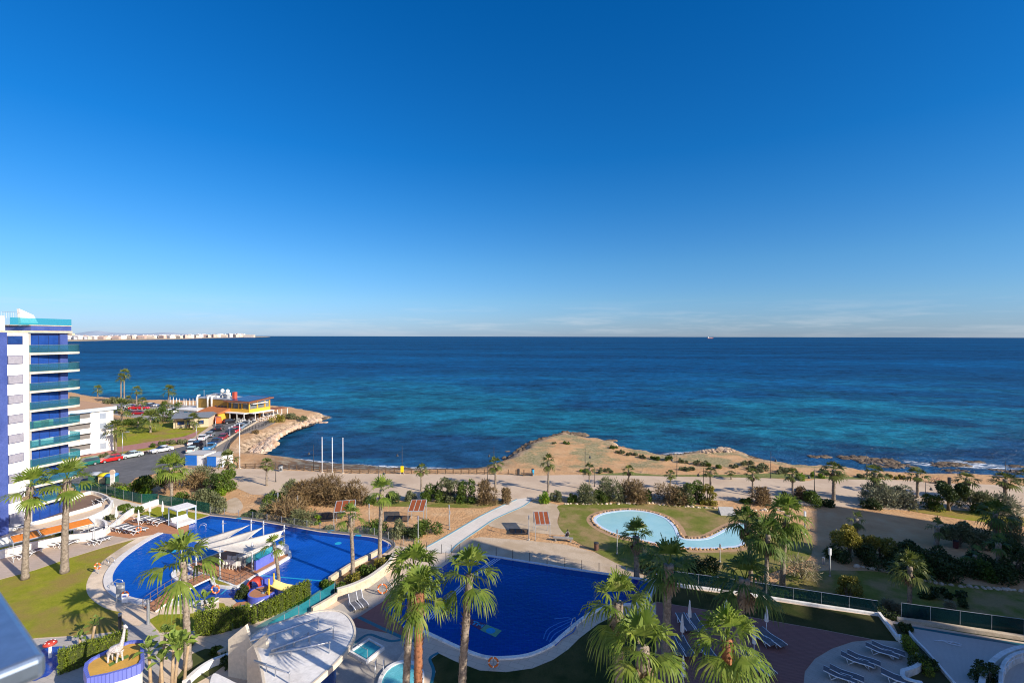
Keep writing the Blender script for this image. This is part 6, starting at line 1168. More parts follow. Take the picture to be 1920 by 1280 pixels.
for (x,y,top,lab) in ((418,1001,976,'left rear mast'),(471,1008,974,'middle rear mast'),(494,1010,977,'right rear mast'),(533,1034,984,'mast at the right end of the bar'),(412.5,1083,1028,'front left mast on the deck'),(473,1070,1017,'front mast beside the blue bar wall'),(341,1068,1033,'far left mast beside the planter islet'),(368,1075,1036,'left mast by the small handrail')):
    b=G(x,y,IZ if y>1011 else .05); h=HT(b,top); t_=thing('sail_mast',lab+' of the sail canopy on the island bar','mast',b); mb=MB(); mb.tube([(0,0,0),(0,0,h)],[.09,.07],10); mb.build('pole', mast_grey, t_, True); mb=MB(); mb.lathe([(.11,h-.5),(.16,h-.48),(.16,h-.36),(.11,h-.34)],n=10); mb.tube([(.1,0,h-.42),(.4,.1,h-.42)],.03,5); mb.build('bracket', steel, t_); mb=MB(); mb.lathe([(.2,0),(.2,.05),(.12,.08)],n=10); mb.build('foot', steel, t_)
def sail(cs, lab, sag):
    C=[G(x,y,z) for x,y,z in cs]; O=C[0]; n=10; v=[]; 
    for i in range(n+1):
        for j in range(n+1):
            u,w_=i/n,j/n; u2=u+ (.5-u)*.05*math.sin(math.pi*w_); w2=w_+(.5-w_)*.05*math.sin(math.pi*u)
            p=(C[0]*(1-u2)+C[1]*u2)*(1-w2)+(C[3]*(1-u2)+C[2]*u2)*w2; p=p-O; v.append((p.x,p.y,p.z-sag*math.sin(math.pi*u)*math.sin(math.pi*w_)))
    f=[(i*(n+1)+j,(i+1)*(n+1)+j,(i+1)*(n+1)+j+1,i*(n+1)+j+1) for i in range(n) for j in range(n)]; mb=MB(); mb.add(v,f); o=mb.build('shade_sail', sail_m, None, True); o.location=O; md=o.modifiers.new('s','SOLIDIFY'); md.thickness=.02; tag(o,lab,'shade sail',"shade sails over the island bar"); return o
sail([(361,1014,2.8),(469,983,3.2),(421,1010,2.8),(404,1029,2.9)],'rear cream sail stretched from the left masts to the middle rear mast',.25)
sail([(372,1023,3.0),(495,987,3.3),(452,1020,2.8),(409,1033,2.95)],'middle cream sail ending at the right rear mast',.25)
sail([(388,1028,3.05),(533,993,3.4),(525,1009,2.8),(466,1038,2.9)],'front cream sail reaching the mast at the bar end',.3)
sail([(492,1016,2.3),(522,1001,2.6),(536,1003,2.6),(512,1014,2.4)],'small grey sail at the right end over the bar',.1)
bar=thing('pool_bar','white bar counter with blue tiled side wall under the cream sails','bar',G(480,1070,IZ)); O=Vector(bar.location)
W2=lambda x,y,z=IZ:(G(x,y,z)-O)
a,b=W2(480,1069),W2(513,1051); mb=MB(); mb.ribbon([a.to_2d(),b.to_2d()],-.02,.25,-.02,1.05); mb.build('blue_side_wall', mat('blue_bar_wall',(.10,.13,.52),(.12,.15,.56),.8,.5), bar)
mb=MB(); mb.ribbon([a.to_2d(),b.to_2d()],.05,.12,1.05,1.75); mb.build('glass_screen', teal_glass, bar)
a,b=W2(452,1062),W2(510,1031); mb=MB(); mb.ribbon([a.to_2d(),b.to_2d()],-.35,.35,0,1.0); mb.build('counter', mat('counter_grey',(.22,.22,.22),(.3,.3,.3),2,.5), bar); mb=MB(); mb.ribbon([a.to_2d(),b.to_2d()],-.45,.45,1.0,1.08); mb.build('counter_top', white, bar)
a,b=W2(500,1050),W2(541,1036); mb=MB(); mb.ribbon([a.to_2d(),b.to_2d()],-.1,1.2,0,.9); mb.build('back_counter', white, bar)
pc=thing('plastic_chair','x','chair'); pm=mat('white_plastic',(.72,.69,.62),(.68,.65,.58),1,.5)
mb=MB(); mb.b2(-.24,-.24,.40,.24,.24,.45); mb.build('seat',pm,pc); mb=MB(); mb.b2(-.24,.2,.45,.24,.25,.88); mb.build('backrest',pm,pc)
for x in (-.22,.22):
    for y in (-.22,.22): mb=MB(); mb.b2(x-.03,y-.03,0,x+.03,y+.03,.41); mb.build('leg',pm,pc)
PC=Stock(pc)
for k,(x,y) in enumerate(((424,1063),(430,1063.5),(436,1064),(443,1066),(449,1066),(433,1055),(441,1056),(449,1052),(455,1048))): PC.put(G(x,y,IZ+.01), rnd.uniform(-.4,.4)+math.pi, 'white plastic chair in the cluster beside the bar counter on the island', 1.1, 'white chairs on the island bar')
# ---- play platform and slide
pz=thing('play_platform','round brown play platform with blue rim beside the yellow slide','play platform',G(491,1120,0)); mb=MB(); mb.lathe([(1.25,.02),(1.25,.62),(1.1,.62),(1.1,.56)],n=28); mb.build('rim', MATS['blue_bar_wall'], pz); mb=MB(); mb.lathe([(0,.55),(1.12,.55),(1.12,.6),(0,.6)],n=28); mb.build('deck', wood_deck, pz); mb=MB(); mb.lathe([(.22,.6),(.22,.66),(.05,.68)],(.3,-.2,0),14); mb.build('fountain_head', grey_metal, pz)
sl=thing('water_slide','pale yellow open slide with darker yellow steps at the pool edge','slide',G(508,1112,0)); O=Vector(sl.location); A=G(509,1097,1.25)-O; B=G(550,1109,.55)-O
v=[]; n=8; m_=9
for i in range(n+1):
    f=i/n; c=A.lerp(B,f)+Vector((0,0,-.25*math.sin(math.pi*f)*.6)); d_=(B-A); s=Vector((-d_.y,d_.x,0)).normalized()
    for j in range(m_): a=math.pi*(j/(m_-1)); v.append(c+s*math.cos(a)*.56+Vector((0,0,.42-math.sin(a)*.42)))
mb=MB(); mb.add(v,[(i*m_+j,i*m_+j+1,(i+1)*m_+j+1,(i+1)*m_+j) for i in range(n) for j in range(m_-1)]); o=mb.build('chute', mat('slide_yellow',(.80,.66,.22),(.76,.62,.2),1,.4), sl, True); o.modifiers.new('s','SOLIDIFY').thickness=.04
yl=mat('step_yellow',(.72,.50,.02),(.68,.46,.02),1,.5)
for s in (-1,1): d_=(B-A); sd2=Vector((-d_.y,d_.x,0)).normalized()*.56*s; mb=MB(); mb.tube([A+sd2+Vector((0,0,-1.1)),A+sd2+Vector((0,0,.95))],.07,7); mb.build('post', yl, sl)
bk=-(B-A).normalized()
for k in range(4): c=A+bk*(.15+.22*k); mb=MB(); mb.box((c.x,c.y,1.0-.27*k),(.24,.75,.06),math.atan2(bk.y,bk.x)); mb.build('step', yl, sl)
mb=MB(); c=A.lerp(B,.75); mb.b2(c.x-.1,c.y-.1,-.1,c.x+.1,c.y+.1,.4); mb.build('support', yl, sl)
ps=thing('play_tunnel','red arched play tunnel with blue side shields standing in the shallow pool','play equipment',G(478,1104,.05)); rd=mat('play_red',(.45,.05,.03),(.4,.045,.03),1,.5)
mb=MB(); v=[]
for y in (-.5,.5):
    for i in range(9): a=math.pi*i/8; v.append((math.cos(a)*.65,y,.5+math.sin(a)*.65))
mb.add(v,[(i,i+1,10+i,9+i) for i in range(8)]); o=mb.build('arch', rd, ps, True); o.modifiers.new('s','SOLIDIFY').thickness=.08
for x in (-.65,.65): mb=MB(); mb.b2(x-.06,-.5,0,x+.06,.5,.5); mb.build('side', rd, ps)
mb=MB(); mb.add([(.75,-.1,.1),(1.9,.2,.1),(1.9,.2,1.3),(.75,-.1,1.0),(.75,.0,.1),(1.9,.3,.1),(1.9,.3,1.3),(.75,.0,1.0)],[(3,2,1,0),(4,5,6,7),(0,1,5,4),(1,2,6,5),(2,3,7,6),(3,0,4,7)]); mb.build('blue_shield', MATS['blue_bar_wall'], ps)
mb=MB(); mb.b2(-1.0,-.7,0,-.72,-.3,.5); mb.build('red_step', rd, ps)
mb=MB(); P=crv([(-2.4,-1.2),(-2.9,.2),(-2.0,1.2),(-.6,1.3)],False,6); mb.ribbon(P,-.02,.02,.05,.75); mb.build('clear_screen', clear_glass, ps)
bn_=thing('white_canopy','thin curved white canopy strip in front of the play platform','canopy',G(466,1140,0)); O=Vector(bn_.location); P=[G(x,y,z)-O for x,y,z in ((447,1139,.9),(460,1140,.75),(474,1135,.85),(490,1127,1.25))]; v=[]
for p in P: v+=[tuple(p+Vector((0,.0,0))),tuple(p+Vector((.1,.45,.05)))]
mb=MB(); mb.add(v,[(2*i,2*i+2,2*i+3,2*i+1) for i in range(3)]); o=mb.build('cloth', canvas, bn_, True); o.modifiers.new('s','SOLIDIFY').thickness=.03; mb=MB(); q=P[2]; mb.tube([(q.x,q.y,0),(q.x,q.y,q.z)],.06,6); mb.build('post', white_metal, bn_)
# ---- hedges
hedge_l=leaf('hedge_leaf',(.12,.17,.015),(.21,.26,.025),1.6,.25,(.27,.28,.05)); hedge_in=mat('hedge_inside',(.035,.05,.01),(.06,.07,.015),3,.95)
def hedge(p0, p1, top, label, w_=.75, lvl=0.0, dens=1.0):
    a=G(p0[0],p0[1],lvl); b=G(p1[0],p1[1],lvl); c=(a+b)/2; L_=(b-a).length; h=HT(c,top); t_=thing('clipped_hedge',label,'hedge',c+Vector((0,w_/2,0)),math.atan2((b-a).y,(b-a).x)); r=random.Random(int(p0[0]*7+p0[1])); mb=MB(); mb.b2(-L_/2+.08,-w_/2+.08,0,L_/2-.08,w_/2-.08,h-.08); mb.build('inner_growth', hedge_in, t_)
    mb=MB(); mb.nofix=True; n=int((L_*h*2+L_*w_+2*w_*h)*150*dens)
    for i in range(n):
        k=r.random(); A1=L_*h; tot=2*A1+L_*w_+2*w_*h; q=r.random()*tot
        if q<A1*2: s=-1 if q<A1 else 1; p=Vector((r.uniform(-L_/2,L_/2),s*w_/2,r.uniform(.03,h))); nn=Vector((0,s,0))
        elif q<2*A1+L_*w_: p=Vector((r.uniform(-L_/2,L_/2),r.uniform(-w_/2,w_/2),h)); nn=Vector((0,0,1))
        else: s=r.choice((-1,1)); p=Vector((s*L_/2,r.uniform(-w_/2,w_/2),r.uniform(.03,h))); nn=Vector((s,0,0))
        p+=nn*r.uniform(-.12,.04)+Vector((0,0,.05*math.sin(p.x*7))); t1=(Vector((r.gauss(0,.5),r.gauss(0,.5),r.gauss(.5,.5)))+nn*.4).normalized(); t2=t1.cross(Vector((r.gauss(0,1),r.gauss(0,1),r.gauss(0,1)))).normalized(); s=r.uniform(.05,.11); e=len(mb.v); mb.v+=[tuple(p-t2*s*.5),tuple(p+t2*s*.5),tuple(p+t1*s*1.6)]; mb.f.append([e,e+1,e+2]); mb.m.append(0)
    mb.build('foliage', hedge_l, t_); return t_
hd=[((363,1193),(392,1192),1152,'leftmost rounded block of the long clipped hedge, beside the palm trunk'),((393,1192),(432,1182),1147,'long block of the clipped hedge right of the palm trunk'),((434,1180),(447,1177),1143,'hedge block just left of the tall yellow green pair'),((448,1176),(463,1172),1140,'wide hedge block below the white canopy strip'),((467,1172),(476,1169),1143,'thin hedge column next to the gap'),((482,1166),(493,1163),1136,'hedge column right of the gap'),((495,1161),(507,1157),1131,'hedge column in front of the round play platform'),((508,1156),(514,1153),1127,'thin yellowish hedge column'),((516,1152),(528,1147),1121,'hedge column under the top of the slide'),((529,1147),(537,1143),1114,'hedge column in front of the slide'),((538,1142),(551,1136),1107,'tall hedge block before the slide end'),((552,1136),(563,1131),1100,'tall hedge block second from the right end'),((564,1130),(577,1124),1094,'tallest hedge block at the right end by the pool')]
for a,b,tp,lab in hd: hedge(a,b,tp,lab,.7)
hedge((101,1268),(113,1264),1226,'small square hedge block left of the giraffe hedge',.8); hedge((115,1264),(172,1240),1215,'front half of the clipped hedge behind the giraffe playhouse',.8); hedge((173,1240),(229,1217),1197,'rear half of the clipped hedge behind the giraffe playhouse',.8)
hedge((1700,1214),(1722,1240),1203,'dark clipped hedge strip inside the curved planter',.5); hedge((1724,1243),(1750,1275),1240,'lower dark hedge strip inside the curved planter',.5)
# ---- paddle leaved plants
ban=leaf('banana_leaf',(.13,.20,.035),(.24,.32,.06),.9,.35,(.40,.40,.09))
def paddle(label, px, crown, seed, n=9, L_=1.5, stems=1, lvl=0.0):
    b=G(px[0],px[1],lvl) if not isinstance(px,Vector) else px; c=D(crown[0],crown[1],b.y)-b; r=random.Random(seed); t_=thing('banana_plant',label,'plant',b); lf=MB(); lf.nofix=True; st=MB()
    for s in range(stems):
        off_=Vector((r.uniform(-.5,.5)*s,r.uniform(-.4,.4)*s,-.4*s)); top=Vector((c.x,0,c.z))+off_; st.tube([(off_.x*.4,off_.y*.4,0),(top.x*.4+off_.x*.3,top.y*.5,top.z*.5),tuple(top)],[.13,.10,.09],8)
        for i in range(n):
            a=i*2.399+r.uniform(-.3,.3); el=R(80-60*(i/n)**.9+r.uniform(-8,8)); l=L_*r.uniform(.75,1.15); d_=Vector((math.cos(a)*math.cos(el),math.sin(a)*math.cos(el),math.sin(el))); side=d_.cross(Vector((0,0,1))).normalized(); seg=7; rows=[]
            for k in range(seg+1):
                f=k/seg; p=top+d_*l*f+Vector((0,0,-.55*l*f*f*math.cos(el)))+Vector((0,0,.0)); wd_=0.02 if f<.3 else .24*L_/1.5*math.sin(math.pi*min(1,(f-.3)/.7)**.7)+.01
                up=Vector((0,0,1))*wd_*.45; rows.append((p-side*wd_+up,p,p+side*wd_+up))
            e=len(lf.v); 
            for q in rows: lf.v+= [tuple(x) for x in q]
            for k in range(seg):
                if k>2 and r.random()<.08: continue
                o_=e+3*k; lf.f+=[[o_,o_+1,o_+4,o_+3],[o_+1,o_+2,o_+5,o_+4]]; lf.m+=[0,0]
    lf.build('leaves', ban, t_); st.build('stem', mat('banana_stem',(.30,.22,.13),(.42,.30,.18),4,.9), t_, True); return t_
paddle('young yellow green paddle leaved plant beside the left lawn',(172,1205),(178,1172),1,8,1.1); paddle('small bright paddle leaved plant behind the giraffe hedge',(150,1214),(150,1196),2,6,.9)
paddle('tall paddle leaved plant nearest the giraffe playhouse',(283,1292),(279,1222),3,9,1.4); paddle('shorter paddle leaved plant in the middle of the group',(305,1300),(302,1240),4,8,1.2); paddle('largest paddle leaved plant with crossing leaves in the group',(322,1300),(326,1208),5,11,1.6,2); paddle('paddle leaved plant against the tall palm trunk',(345,1285),(353,1210),6,8,1.2); paddle('paddle leaved plant leaning in front of the sandy circle',(300,1285),(310,1190),7,8,1.3)
paddle('paddle leaved plant at the near pool edge by the life ring',(388,1149),(383,1125),8,8,1.3); paddle('low paddle leaved plant right of the one at the pool edge',(400,1150),(400,1132),9,7,1.0,2)
# ---- life rings, ladders, boards
def ring(px, label, r=.38, h=.9, lvl=0.0, rz=0):
    t_=thing('life_ring',label,'life ring',G(*px,lvl),rz); mb=MB(); mb.nofix=False; n=24
    for s in range(4):
        mb=MB(); mb.tube([(r*math.cos(a),0,h+r*math.sin(a)) for a in [s*math.pi/2+i*(math.pi/2)/7 for i in range(8)]],.075,7); mb.build('float_segment', mat('ring_orange',(.72,.17,.03),(.68,.15,.03),1,.5), t_, True)
    for s in range(4): mb=MB(); a=s*math.pi/2; mb.tube([(r*math.cos(a+e),0,h+r*math.sin(a+e)) for e in (-.12,0,.12)],.082,7); mb.build('white_band', white, t_)
    mb=MB(); mb.tube([(0,.09,0),(0,.09,h+r)],.03,6); mb.build('post', steel, t_)
ring((183,1076),'life ring on a post at the edge of the left lawn',.3); ring((235,1131),'life ring on a small sign post by the footbridge',.28); ring((260,1001),'orange life ring leaning between the deck loungers',.33,.6); ring((404,1117),'life ring by the paddle leaved plant at the pool edge',.38,.7); ring((717,1116),'large orange life ring by the raised back loungers',.45,.7); ring((925,1255),'orange life ring at the bottom of the deep pool border',.36,.6); ring((1231,1093),'life ring at the right corner of the deep blue pool',.36,.6)
for px,w_,h,lab,m_ in (((226,1128),.75,1.9,'dark grey rules board standing by the curved pool',grey_metal),((234,1134),.5,1.1,'small pale notice board beside the dark rules board',white_metal)):
    t_=thing('notice_board',lab,'sign',G(*px),R(10)); mb=MB(); mb.b2(-w_/2,-.03,h*.25,w_/2,.03,h); mb.build('board', m_, t_); mb=MB(); mb.b2(-w_*.35,-.05,h*.72,w_*.35,-.032,h*.9); mb.build('heading', white if m_ is grey_metal else blue_tile, t_)
    for x in (-w_*.4,w_*.4): mb=MB(); mb.b2(x-.03,-.02,0,x+.03,.02,h*.25); mb.build('post', steel, t_)
def ladder(px, label, rz, s=1.0):
    t_=thing('pool_ladder',label,'pool ladder',G(*px),rz)
    for y in (-.3,.3): mb=MB(); mb.tube([(-.5*s,y,.02),(-.45*s,y,.5*s),(-.1*s,y,.75*s),(.35*s,y,.6*s),(.5*s,y,.05)],.03,6); mb.build('rail', steel, t_, True)
ladder((205,1058),'steel pool ladder at the upper left of the curved pool',R(-20)); ladder((219,1101),'steel pool ladder next to the rules board',R(10)); ladder((732,1102),'steel pool ladder at the left end of the deep pool',R(-30)); ladder((1081,1178),'steel handrail at the curved steps of the deep pool',R(60),1.2); ladder((380,990),'pool ladder beside the white cabana deck',R(200),.8)
ladder((712,1260),'curved steel rail beside the oval spa pool',R(100),1.3)
# ---- spa pools
ja=thing('spa_tub','square spa tub with white rim and teal water on the stone deck','spa pool',G(688,1218,0)); O=Vector(ja.location); P=[(G(x,y,.25)-O).to_2d() for x,y in ((692,1196),(721,1212),(687,1240),(654,1221))]; mb=MB(); n=4
c=sum(P,Vector((0,0)))/4; Q=[c+(p-c)*.84 for p in P]; v=[(p.x,p.y,.0) for p in P]+[(p.x,p.y,.3) for p in P]+[(p.x,p.y,.3) for p in Q]+[(p.x,p.y,.12) for p in Q]
mb.add(v,[(i,(i+1)%4,4+(i+1)%4,4+i) for i in range(4)]+[(4+i,4+(i+1)%4,8+(i+1)%4,8+i) for i in range(4)]+[(8+i,8+(i+1)%4,12+(i+1)%4,12+i) for i in range(4)]); mb.build('rim', white, ja); mb=MB(); mb.sheet(Q,.2)
sw=mat('spa_water',(.02,.20,.27),(.05,.33,.38),2.5,.08,.5,bump=.03,bscale=6); mb.build('water', sw, ja); mb=MB(); mb.tube([(Q[3].x,Q[3].y,.3),(Q[3].x+.1,Q[3].y,.95),(Q[2].x,Q[2].y+.2,.95),(Q[2].x,Q[2].y+.2,.3)],.025,5); mb.build('rail', steel, ja)
P=crv(GP([(716,1284),(720,1268),(731,1254),(748,1245),(766,1244),(782,1252),(788,1268),(780,1290),(755,1302),(728,1300)],.1),True,5); c=sum(P,Vector((0,0)))/len(P); ov=thing('oval_spa_pool','oval spa pool with pale turquoise water at the bottom edge','spa pool',(c.x,c.y,0)); mb=MB(); mb.ribbon([p-c for p in P],0,.3,0,.22,True); mb.build('rim', white, ov); mb=MB(); mb.sheet([p-c for p in P],.14); mb.build('water', mat('oval_water',(.10,.42,.46),(.16,.50,.54),1.2,.08,.5,bump=.03,bscale=6), ov)
# ---- oval canopy roof with fins
roof_px=[(629,1145),(647,1152),(659,1166),(664,1184),(659,1200),(648,1218),(629,1241),(606,1262),(585,1280),(560,1300),(520,1312),(500,1290),(494,1262),(488,1235),(478,1208),(472,1194),(500,1175),(526,1166),(562,1155),(597,1146)]
P=crv(GP(roof_px,3.3),True,4); c=sum(P,Vector((0,0)))/len(P); cp=thing('oval_canopy','pale oval roof canopy with steel struts in the foreground','canopy',(c.x,c.y,0)); Q=[p-c for p in P]
cm=mat('canopy_roof',(.74,.71,.66),(.69,.66,.61),.5,.8,c3=(.64,.60,.55),big=.5); mb=MB(); mb.prism(Q,3.02,3.3); mb.build('roof', cm, cp); mb=MB(); mb.ribbon(Q,-.02,.14,3.0,3.36,True); mb.build('fascia', mat('cream_fascia',(.68,.58,.44),(.62,.53,.4),1,.8), cp)
mb=MB(); mb.prism([q*.62 for q in Q],0,3.0); mb.build('glazed_wall', dark_glass, cp)
O=Vector((c.x,c.y,0))
for (x0,y0,z0,x1,y1,z1,r_) in ((469,1201,3.6,599,1158,4.1,.10),(508,1218,3.6,627,1175,4.1,.10),(508,1221,3.5,580,1186,3.9,.08),(505,1225,3.5,620,1203,4.1,.10),(477,1238,3.6,544,1262,4.0,.08)):
    a=G(x0,y0,z0)-O; b=G(x1,y1,z1)-O; mb=MB(); mb.tube([a,a.lerp(b,.5),b],[r_,r_,r_*.6],8); s_=mb.build('strut', steel, cp, True)
    for f in (.35,.6,.98): q=a.lerp(b,f); mb=MB(); mb.tube([(q.x,q.y,3.3),(q.x,q.y,q.z+.12)],.045,6); mb.build('strut_foot', steel, s_)
fin_m=mat('cream_fin',(.62,.54,.42),(.57,.50,.39),.6,.8)
for A2,B2,f_,zA,zM,zB,lab in (((-21.6,36.8),(-19.5,36.3),.72,2.83,4.13,2.6,'left of the two tall cream fin walls beside the oval canopy'),((-19.4,35.4),(-17.35,34.9),.72,2.93,4.3,1.8,'right of the two tall cream fin walls beside the oval canopy')):
    A2=Vector(A2); B2=Vector(B2); L_=(B2-A2).length; M2=f_*L_; pr_=[(0,0),(L_,0),(L_,zB),(M2,zM),(0,zA)]; v=[(x,-.12,z) for x,z in pr_]+[(x,.12,z) for x,z in pr_]; mb=MB(); mb.add(v,[(4,3,2,1,0),(5,6,7,8,9)]+[(i,(i+1)%5,5+(i+1)%5,5+i) for i in range(5)]); o=mb.build('fin_wall', fin_m); o.location=(A2.x,A2.y,0); o.rotation_euler.z=math.atan2((B2-A2).y,(B2-A2).x); tag(o,lab,'wall')
wall([(345,1290),(368,1268),(395,1250),(420,1240),(440,1233)],'low curved white wall in front of the palm island',.55,.3,name='curved_wall')
o=thing('small_canopy','small pale rounded canopy left of the fin walls at the bottom edge','canopy',G(405,1290,2.2)*1.0); P=[(G(x,y,2.2)-G(405,1290,2.2)).to_2d() for x,y in ((400,1262),(420,1268),(440,1278),(470,1292),(460,1330),(395,1330),(392,1290))]; mb=MB(); mb.prism(crv(P,True,4),-.2,0); mb.build('roof', cm, o); mb=MB(); mb.tube([(0,-.3,-2.2),(0,-.3,-.2)],.08,8); mb.build('post', steel, o)
# ---- giraffe playhouse
rp_=[(156,1258),(159,1246),(171,1236),(197,1223),(222,1211),(245,1203),(269,1202),(271,1236),(264,1247),(240,1257),(200,1268),(162,1275)]
P=[p for p in GP(rp_,2.8)]; c=sum(P,Vector((0,0)))/len(P); ph=thing('playhouse','white playhouse with blue ribbed rim and ochre flat roof','playhouse',(c.x,c.y,0)); Q=[p-c for p in P]
mb=MB(); mb.prism([q*.93 for q in Q],0,2.3); mb.build('wall', white, ph)
rib,t,o=nt('ribbed_blue'); p=N(t,'ShaderNodeBsdfPrincipled'); p.inputs['Roughness'].default_value=.4; co=N(t,'ShaderNodeTexCoord').outputs['Object']; wv=N(t,'ShaderNodeTexWave',wave_type='BANDS',bands_direction='X'); wv.inputs['Scale'].default_value=1.6; t.links.new(co,wv.inputs[0]); t.links.new(ramp(t,wv.outputs['Fac'],[(.0,(.06,.08,.30)),(.15,(.13,.16,.52))]),p.inputs['Base Color']); t.links.new(p.outputs[0],o.inputs[0])
mb=MB(); mb.ribbon(Q,0,.18 if False else -.22,2.25,2.95,True); mb.build('blue_rim', rib, ph); mb=MB(); mb.prism([q*.95 for q in Q],2.55,2.8); mb.build('roof', mat('ochre_roof',(.62,.36,.07),(.56,.32,.06),1.2,.85,c3=(.50,.28,.06)), ph)
mb=MB(); d_=G(240,1278,1.2)-Vector((c.x,c.y,0)); mb.sheet([(p.x-c.x,p.y-c.y) for p in GP([(203,1244),(222,1234),(240,1226),(243,1231),(222,1240),(206,1249)],2.81)],2.812); mb.build('green_patch', mat('turf_patch',(.10,.18,.03),(.14,.22,.04),3,.9), ph)
q=G(208,1268,2.2)-Vector((c.x,c.y,0)); mb=MB(); mb.box((q.x+.2,q.y-.05,1.35),(1.1,.05,.8),.25); mb.build('window', dark_glass, ph)
gir=thing('giraffe_statue','white spotted giraffe statue standing on the playhouse roof','statue',G(216,1240,2.82)); s=1.0
J={'h1':(-.42,-.12,0),'h1k':(-.40,-.12,.42),'h2':(-.30,.16,0),'h2k':(-.33,.16,.42),'hip':(-.38,0,.85),'bel':(0,0,.95),'sh':(.32,0,1.05),'f1':(.18,-.13,0),'f1k':(.26,-.12,.48),'f2':(.42,.15,0),'f2k':(.36,.14,.48),'n1':(.50,0,1.40),'n2':(.60,0,1.9),'n3':(.68,0,2.35),'hd':(.72,0,2.55),'mz':(.92,0,2.44),'tl':(-.62,0,.55),'e1':(.68,-.09,2.66),'e2':(.68,.09,2.66)}
K=list(J); E=[('hip','bel'),('bel','sh'),('hip','h1k'),('h1k','h1'),('hip','h2k'),('h2k','h2'),('sh','f1k'),('f1k','f1'),('sh','f2k'),('f2k','f2'),('sh','n1'),('n1','n2'),('n2','n3'),('n3','hd'),('hd','mz'),('hip','tl'),('hd','e1'),('hd','e2')]
rad={'hip':.2,'bel':.24,'sh':.22,'h1k':.07,'h2k':.07,'f1k':.07,'f2k':.07,'h1':.055,'h2':.055,'f1':.055,'f2':.055,'n1':.14,'n2':.10,'n3':.08,'hd':.09,'mz':.055,'tl':.02,'e1':.02,'e2':.02}
me_=bpy.data.meshes.new('body'); me_.from_pydata([J[k] for k in K],[(K.index(a),K.index(b)) for a,b in E],[]); o=link('body',me_,gir); o.modifiers.new('k','SKIN'); me_.skin_vertices.new() if not me_.skin_vertices else None
for i,k in enumerate(K): me_.skin_vertices[0].data[i].radius=(rad[k],rad[k])
me_.skin_vertices[0].data[K.index('bel')].use_root=True; o.modifiers.new('u','SUBSURF').levels=1; o.modifiers['u'].render_levels=2
gm_m,t,oo=nt('giraffe_paint'); p=N(t,'ShaderNodeBsdfPrincipled'); p.inputs['Roughness'].default_value=.6; co=N(t,'ShaderNodeTexCoord').outputs['Object']; vo=N(t,'ShaderNodeTexVoronoi',feature='DISTANCE_TO_EDGE'); vo.inputs['Scale'].default_value=7; t.links.new(co,vo.inputs['Vector']); t.links.new(ramp(t,vo.outputs['Distance'],[(.04,(.62,.58,.54)),(.12,(.42,.39,.37))]),p.inputs['Base Color']); t.links.new(p.outputs[0],oo.inputs[0]); me_.materials.append(gm_m)
mu_=thing('mushroom_fountain','red mushroom water fountain with white dots in the children splash area','fountain',G(94,1232,0)); mb=MB(); mb.lathe([(.12,0),(.1,1.1)],n=10); mb.build('stem', white, mu_); mb=MB(); mb.lathe([(.46,1.1),(.44,1.2),(.32,1.3),(.14,1.36),(.02,1.37)],n=22); mb.build('cap', rd, mu_, True)
for i in range(6): a=i*1.05; mb=MB(); mb.lathe([(.06,0),(.05,.03),(.01,.04)],(.3*math.cos(a),.3*math.sin(a),1.29),8); mb.build('dot', white, mu_)
P=crv(GP([(70,1225),(84,1215),(105,1211),(128,1212),(142,1220),(138,1228),(120,1232),(95,1262),(78,1270),(60,1275),(50,1250)],.02),True,4); mb=MB(); mb.sheet(P,.02); struct('splash_pool_water', mb, pool_a)
# ---- ring planter at the bottom right
for nm,pts,h,w_,lab in (('round_wall',[(1838,1310),(1843,1280),(1853,1260),(1870,1243),(1890,1231),(1920,1223),(1970,1222)],.55,.35,'outer white curved wall of the round bed at the bottom right corner'),('round_wall',[(1876,1310),(1878,1275),(1886,1256),(1902,1244),(1925,1238),(1970,1237)],.8,.25,'inner white curved wall with rails at the bottom right corner')): wall(pts,lab,h,w_,name=nm)
railing([(1880,1300),(1880,1275),(1887,1256),(1903,1243),(1926,1237),(1960,1236)],'white tube railing on the round wall at the bottom right corner',9,[.8]*6,.7,white_metal)
t_=thing('steel_chair','thin white frame lying on the speckled terrace','frame',G(1776,1206,.0),R(-20)); mb=MB(); mb.tube([(-.9,0,.1),(-.2,.1,.15),(.1,-.1,.1),(.9,-.2,.12)],.035,6); mb.tube([(-.2,.1,.15),(.5,.3,.1),(1.0,.1,.1)],.035,6); mb.tube([(.1,-.1,.1),(.5,.3,.1)],.03,5); mb.build('frame', white_metal, t_)
# ---- someone sitting on the stone bench
pp=thing('person','person in dark jacket and pale trousers sitting on the stone bench','person',G(1064,1012,L),R(200)); sk=mat('skin',(.45,.28,.2),(.42,.26,.18),2,.7); jk=mat('dark_jacket',(.03,.02,.025),(.05,.03,.03),2,.9)
me_=bpy.data.meshes.new('body'); JJ=[(0,0,.52),(0,.02,.85),(0,.03,1.08),(0,.03,1.2),(0,0,1.32),(-.12,0,.5),(-.14,-.42,.5),(-.14,-.45,.08),(-.14,-.6,.05),(.12,0,.5),(.14,-.42,.5),(.14,-.45,.08),(.14,-.6,.05),(-.2,.02,1.04),(-.25,-.05,.78),(-.15,-.28,.62),(.2,.02,1.04),(.25,-.05,.78),(.15,-.28,.62)]
EE=[(0,1),(1,2),(2,3),(3,4),(0,5),(5,6),(6,7),(7,8),(0,9),(9,10),(10,11),(11,12),(2,13),(13,14),(14,15),(2,16),(16,17),(17,18)]; RR=[.15,.15,.13,.06,.10,.1,.08,.05,.04,.1,.08,.05,.04,.07,.055,.04,.07,.055,.04]
me_.from_pydata(JJ,EE,[]); o=link('body',me_,pp); o.modifiers.new('k','SKIN'); me_.skin_vertices.new() if not me_.skin_vertices else None
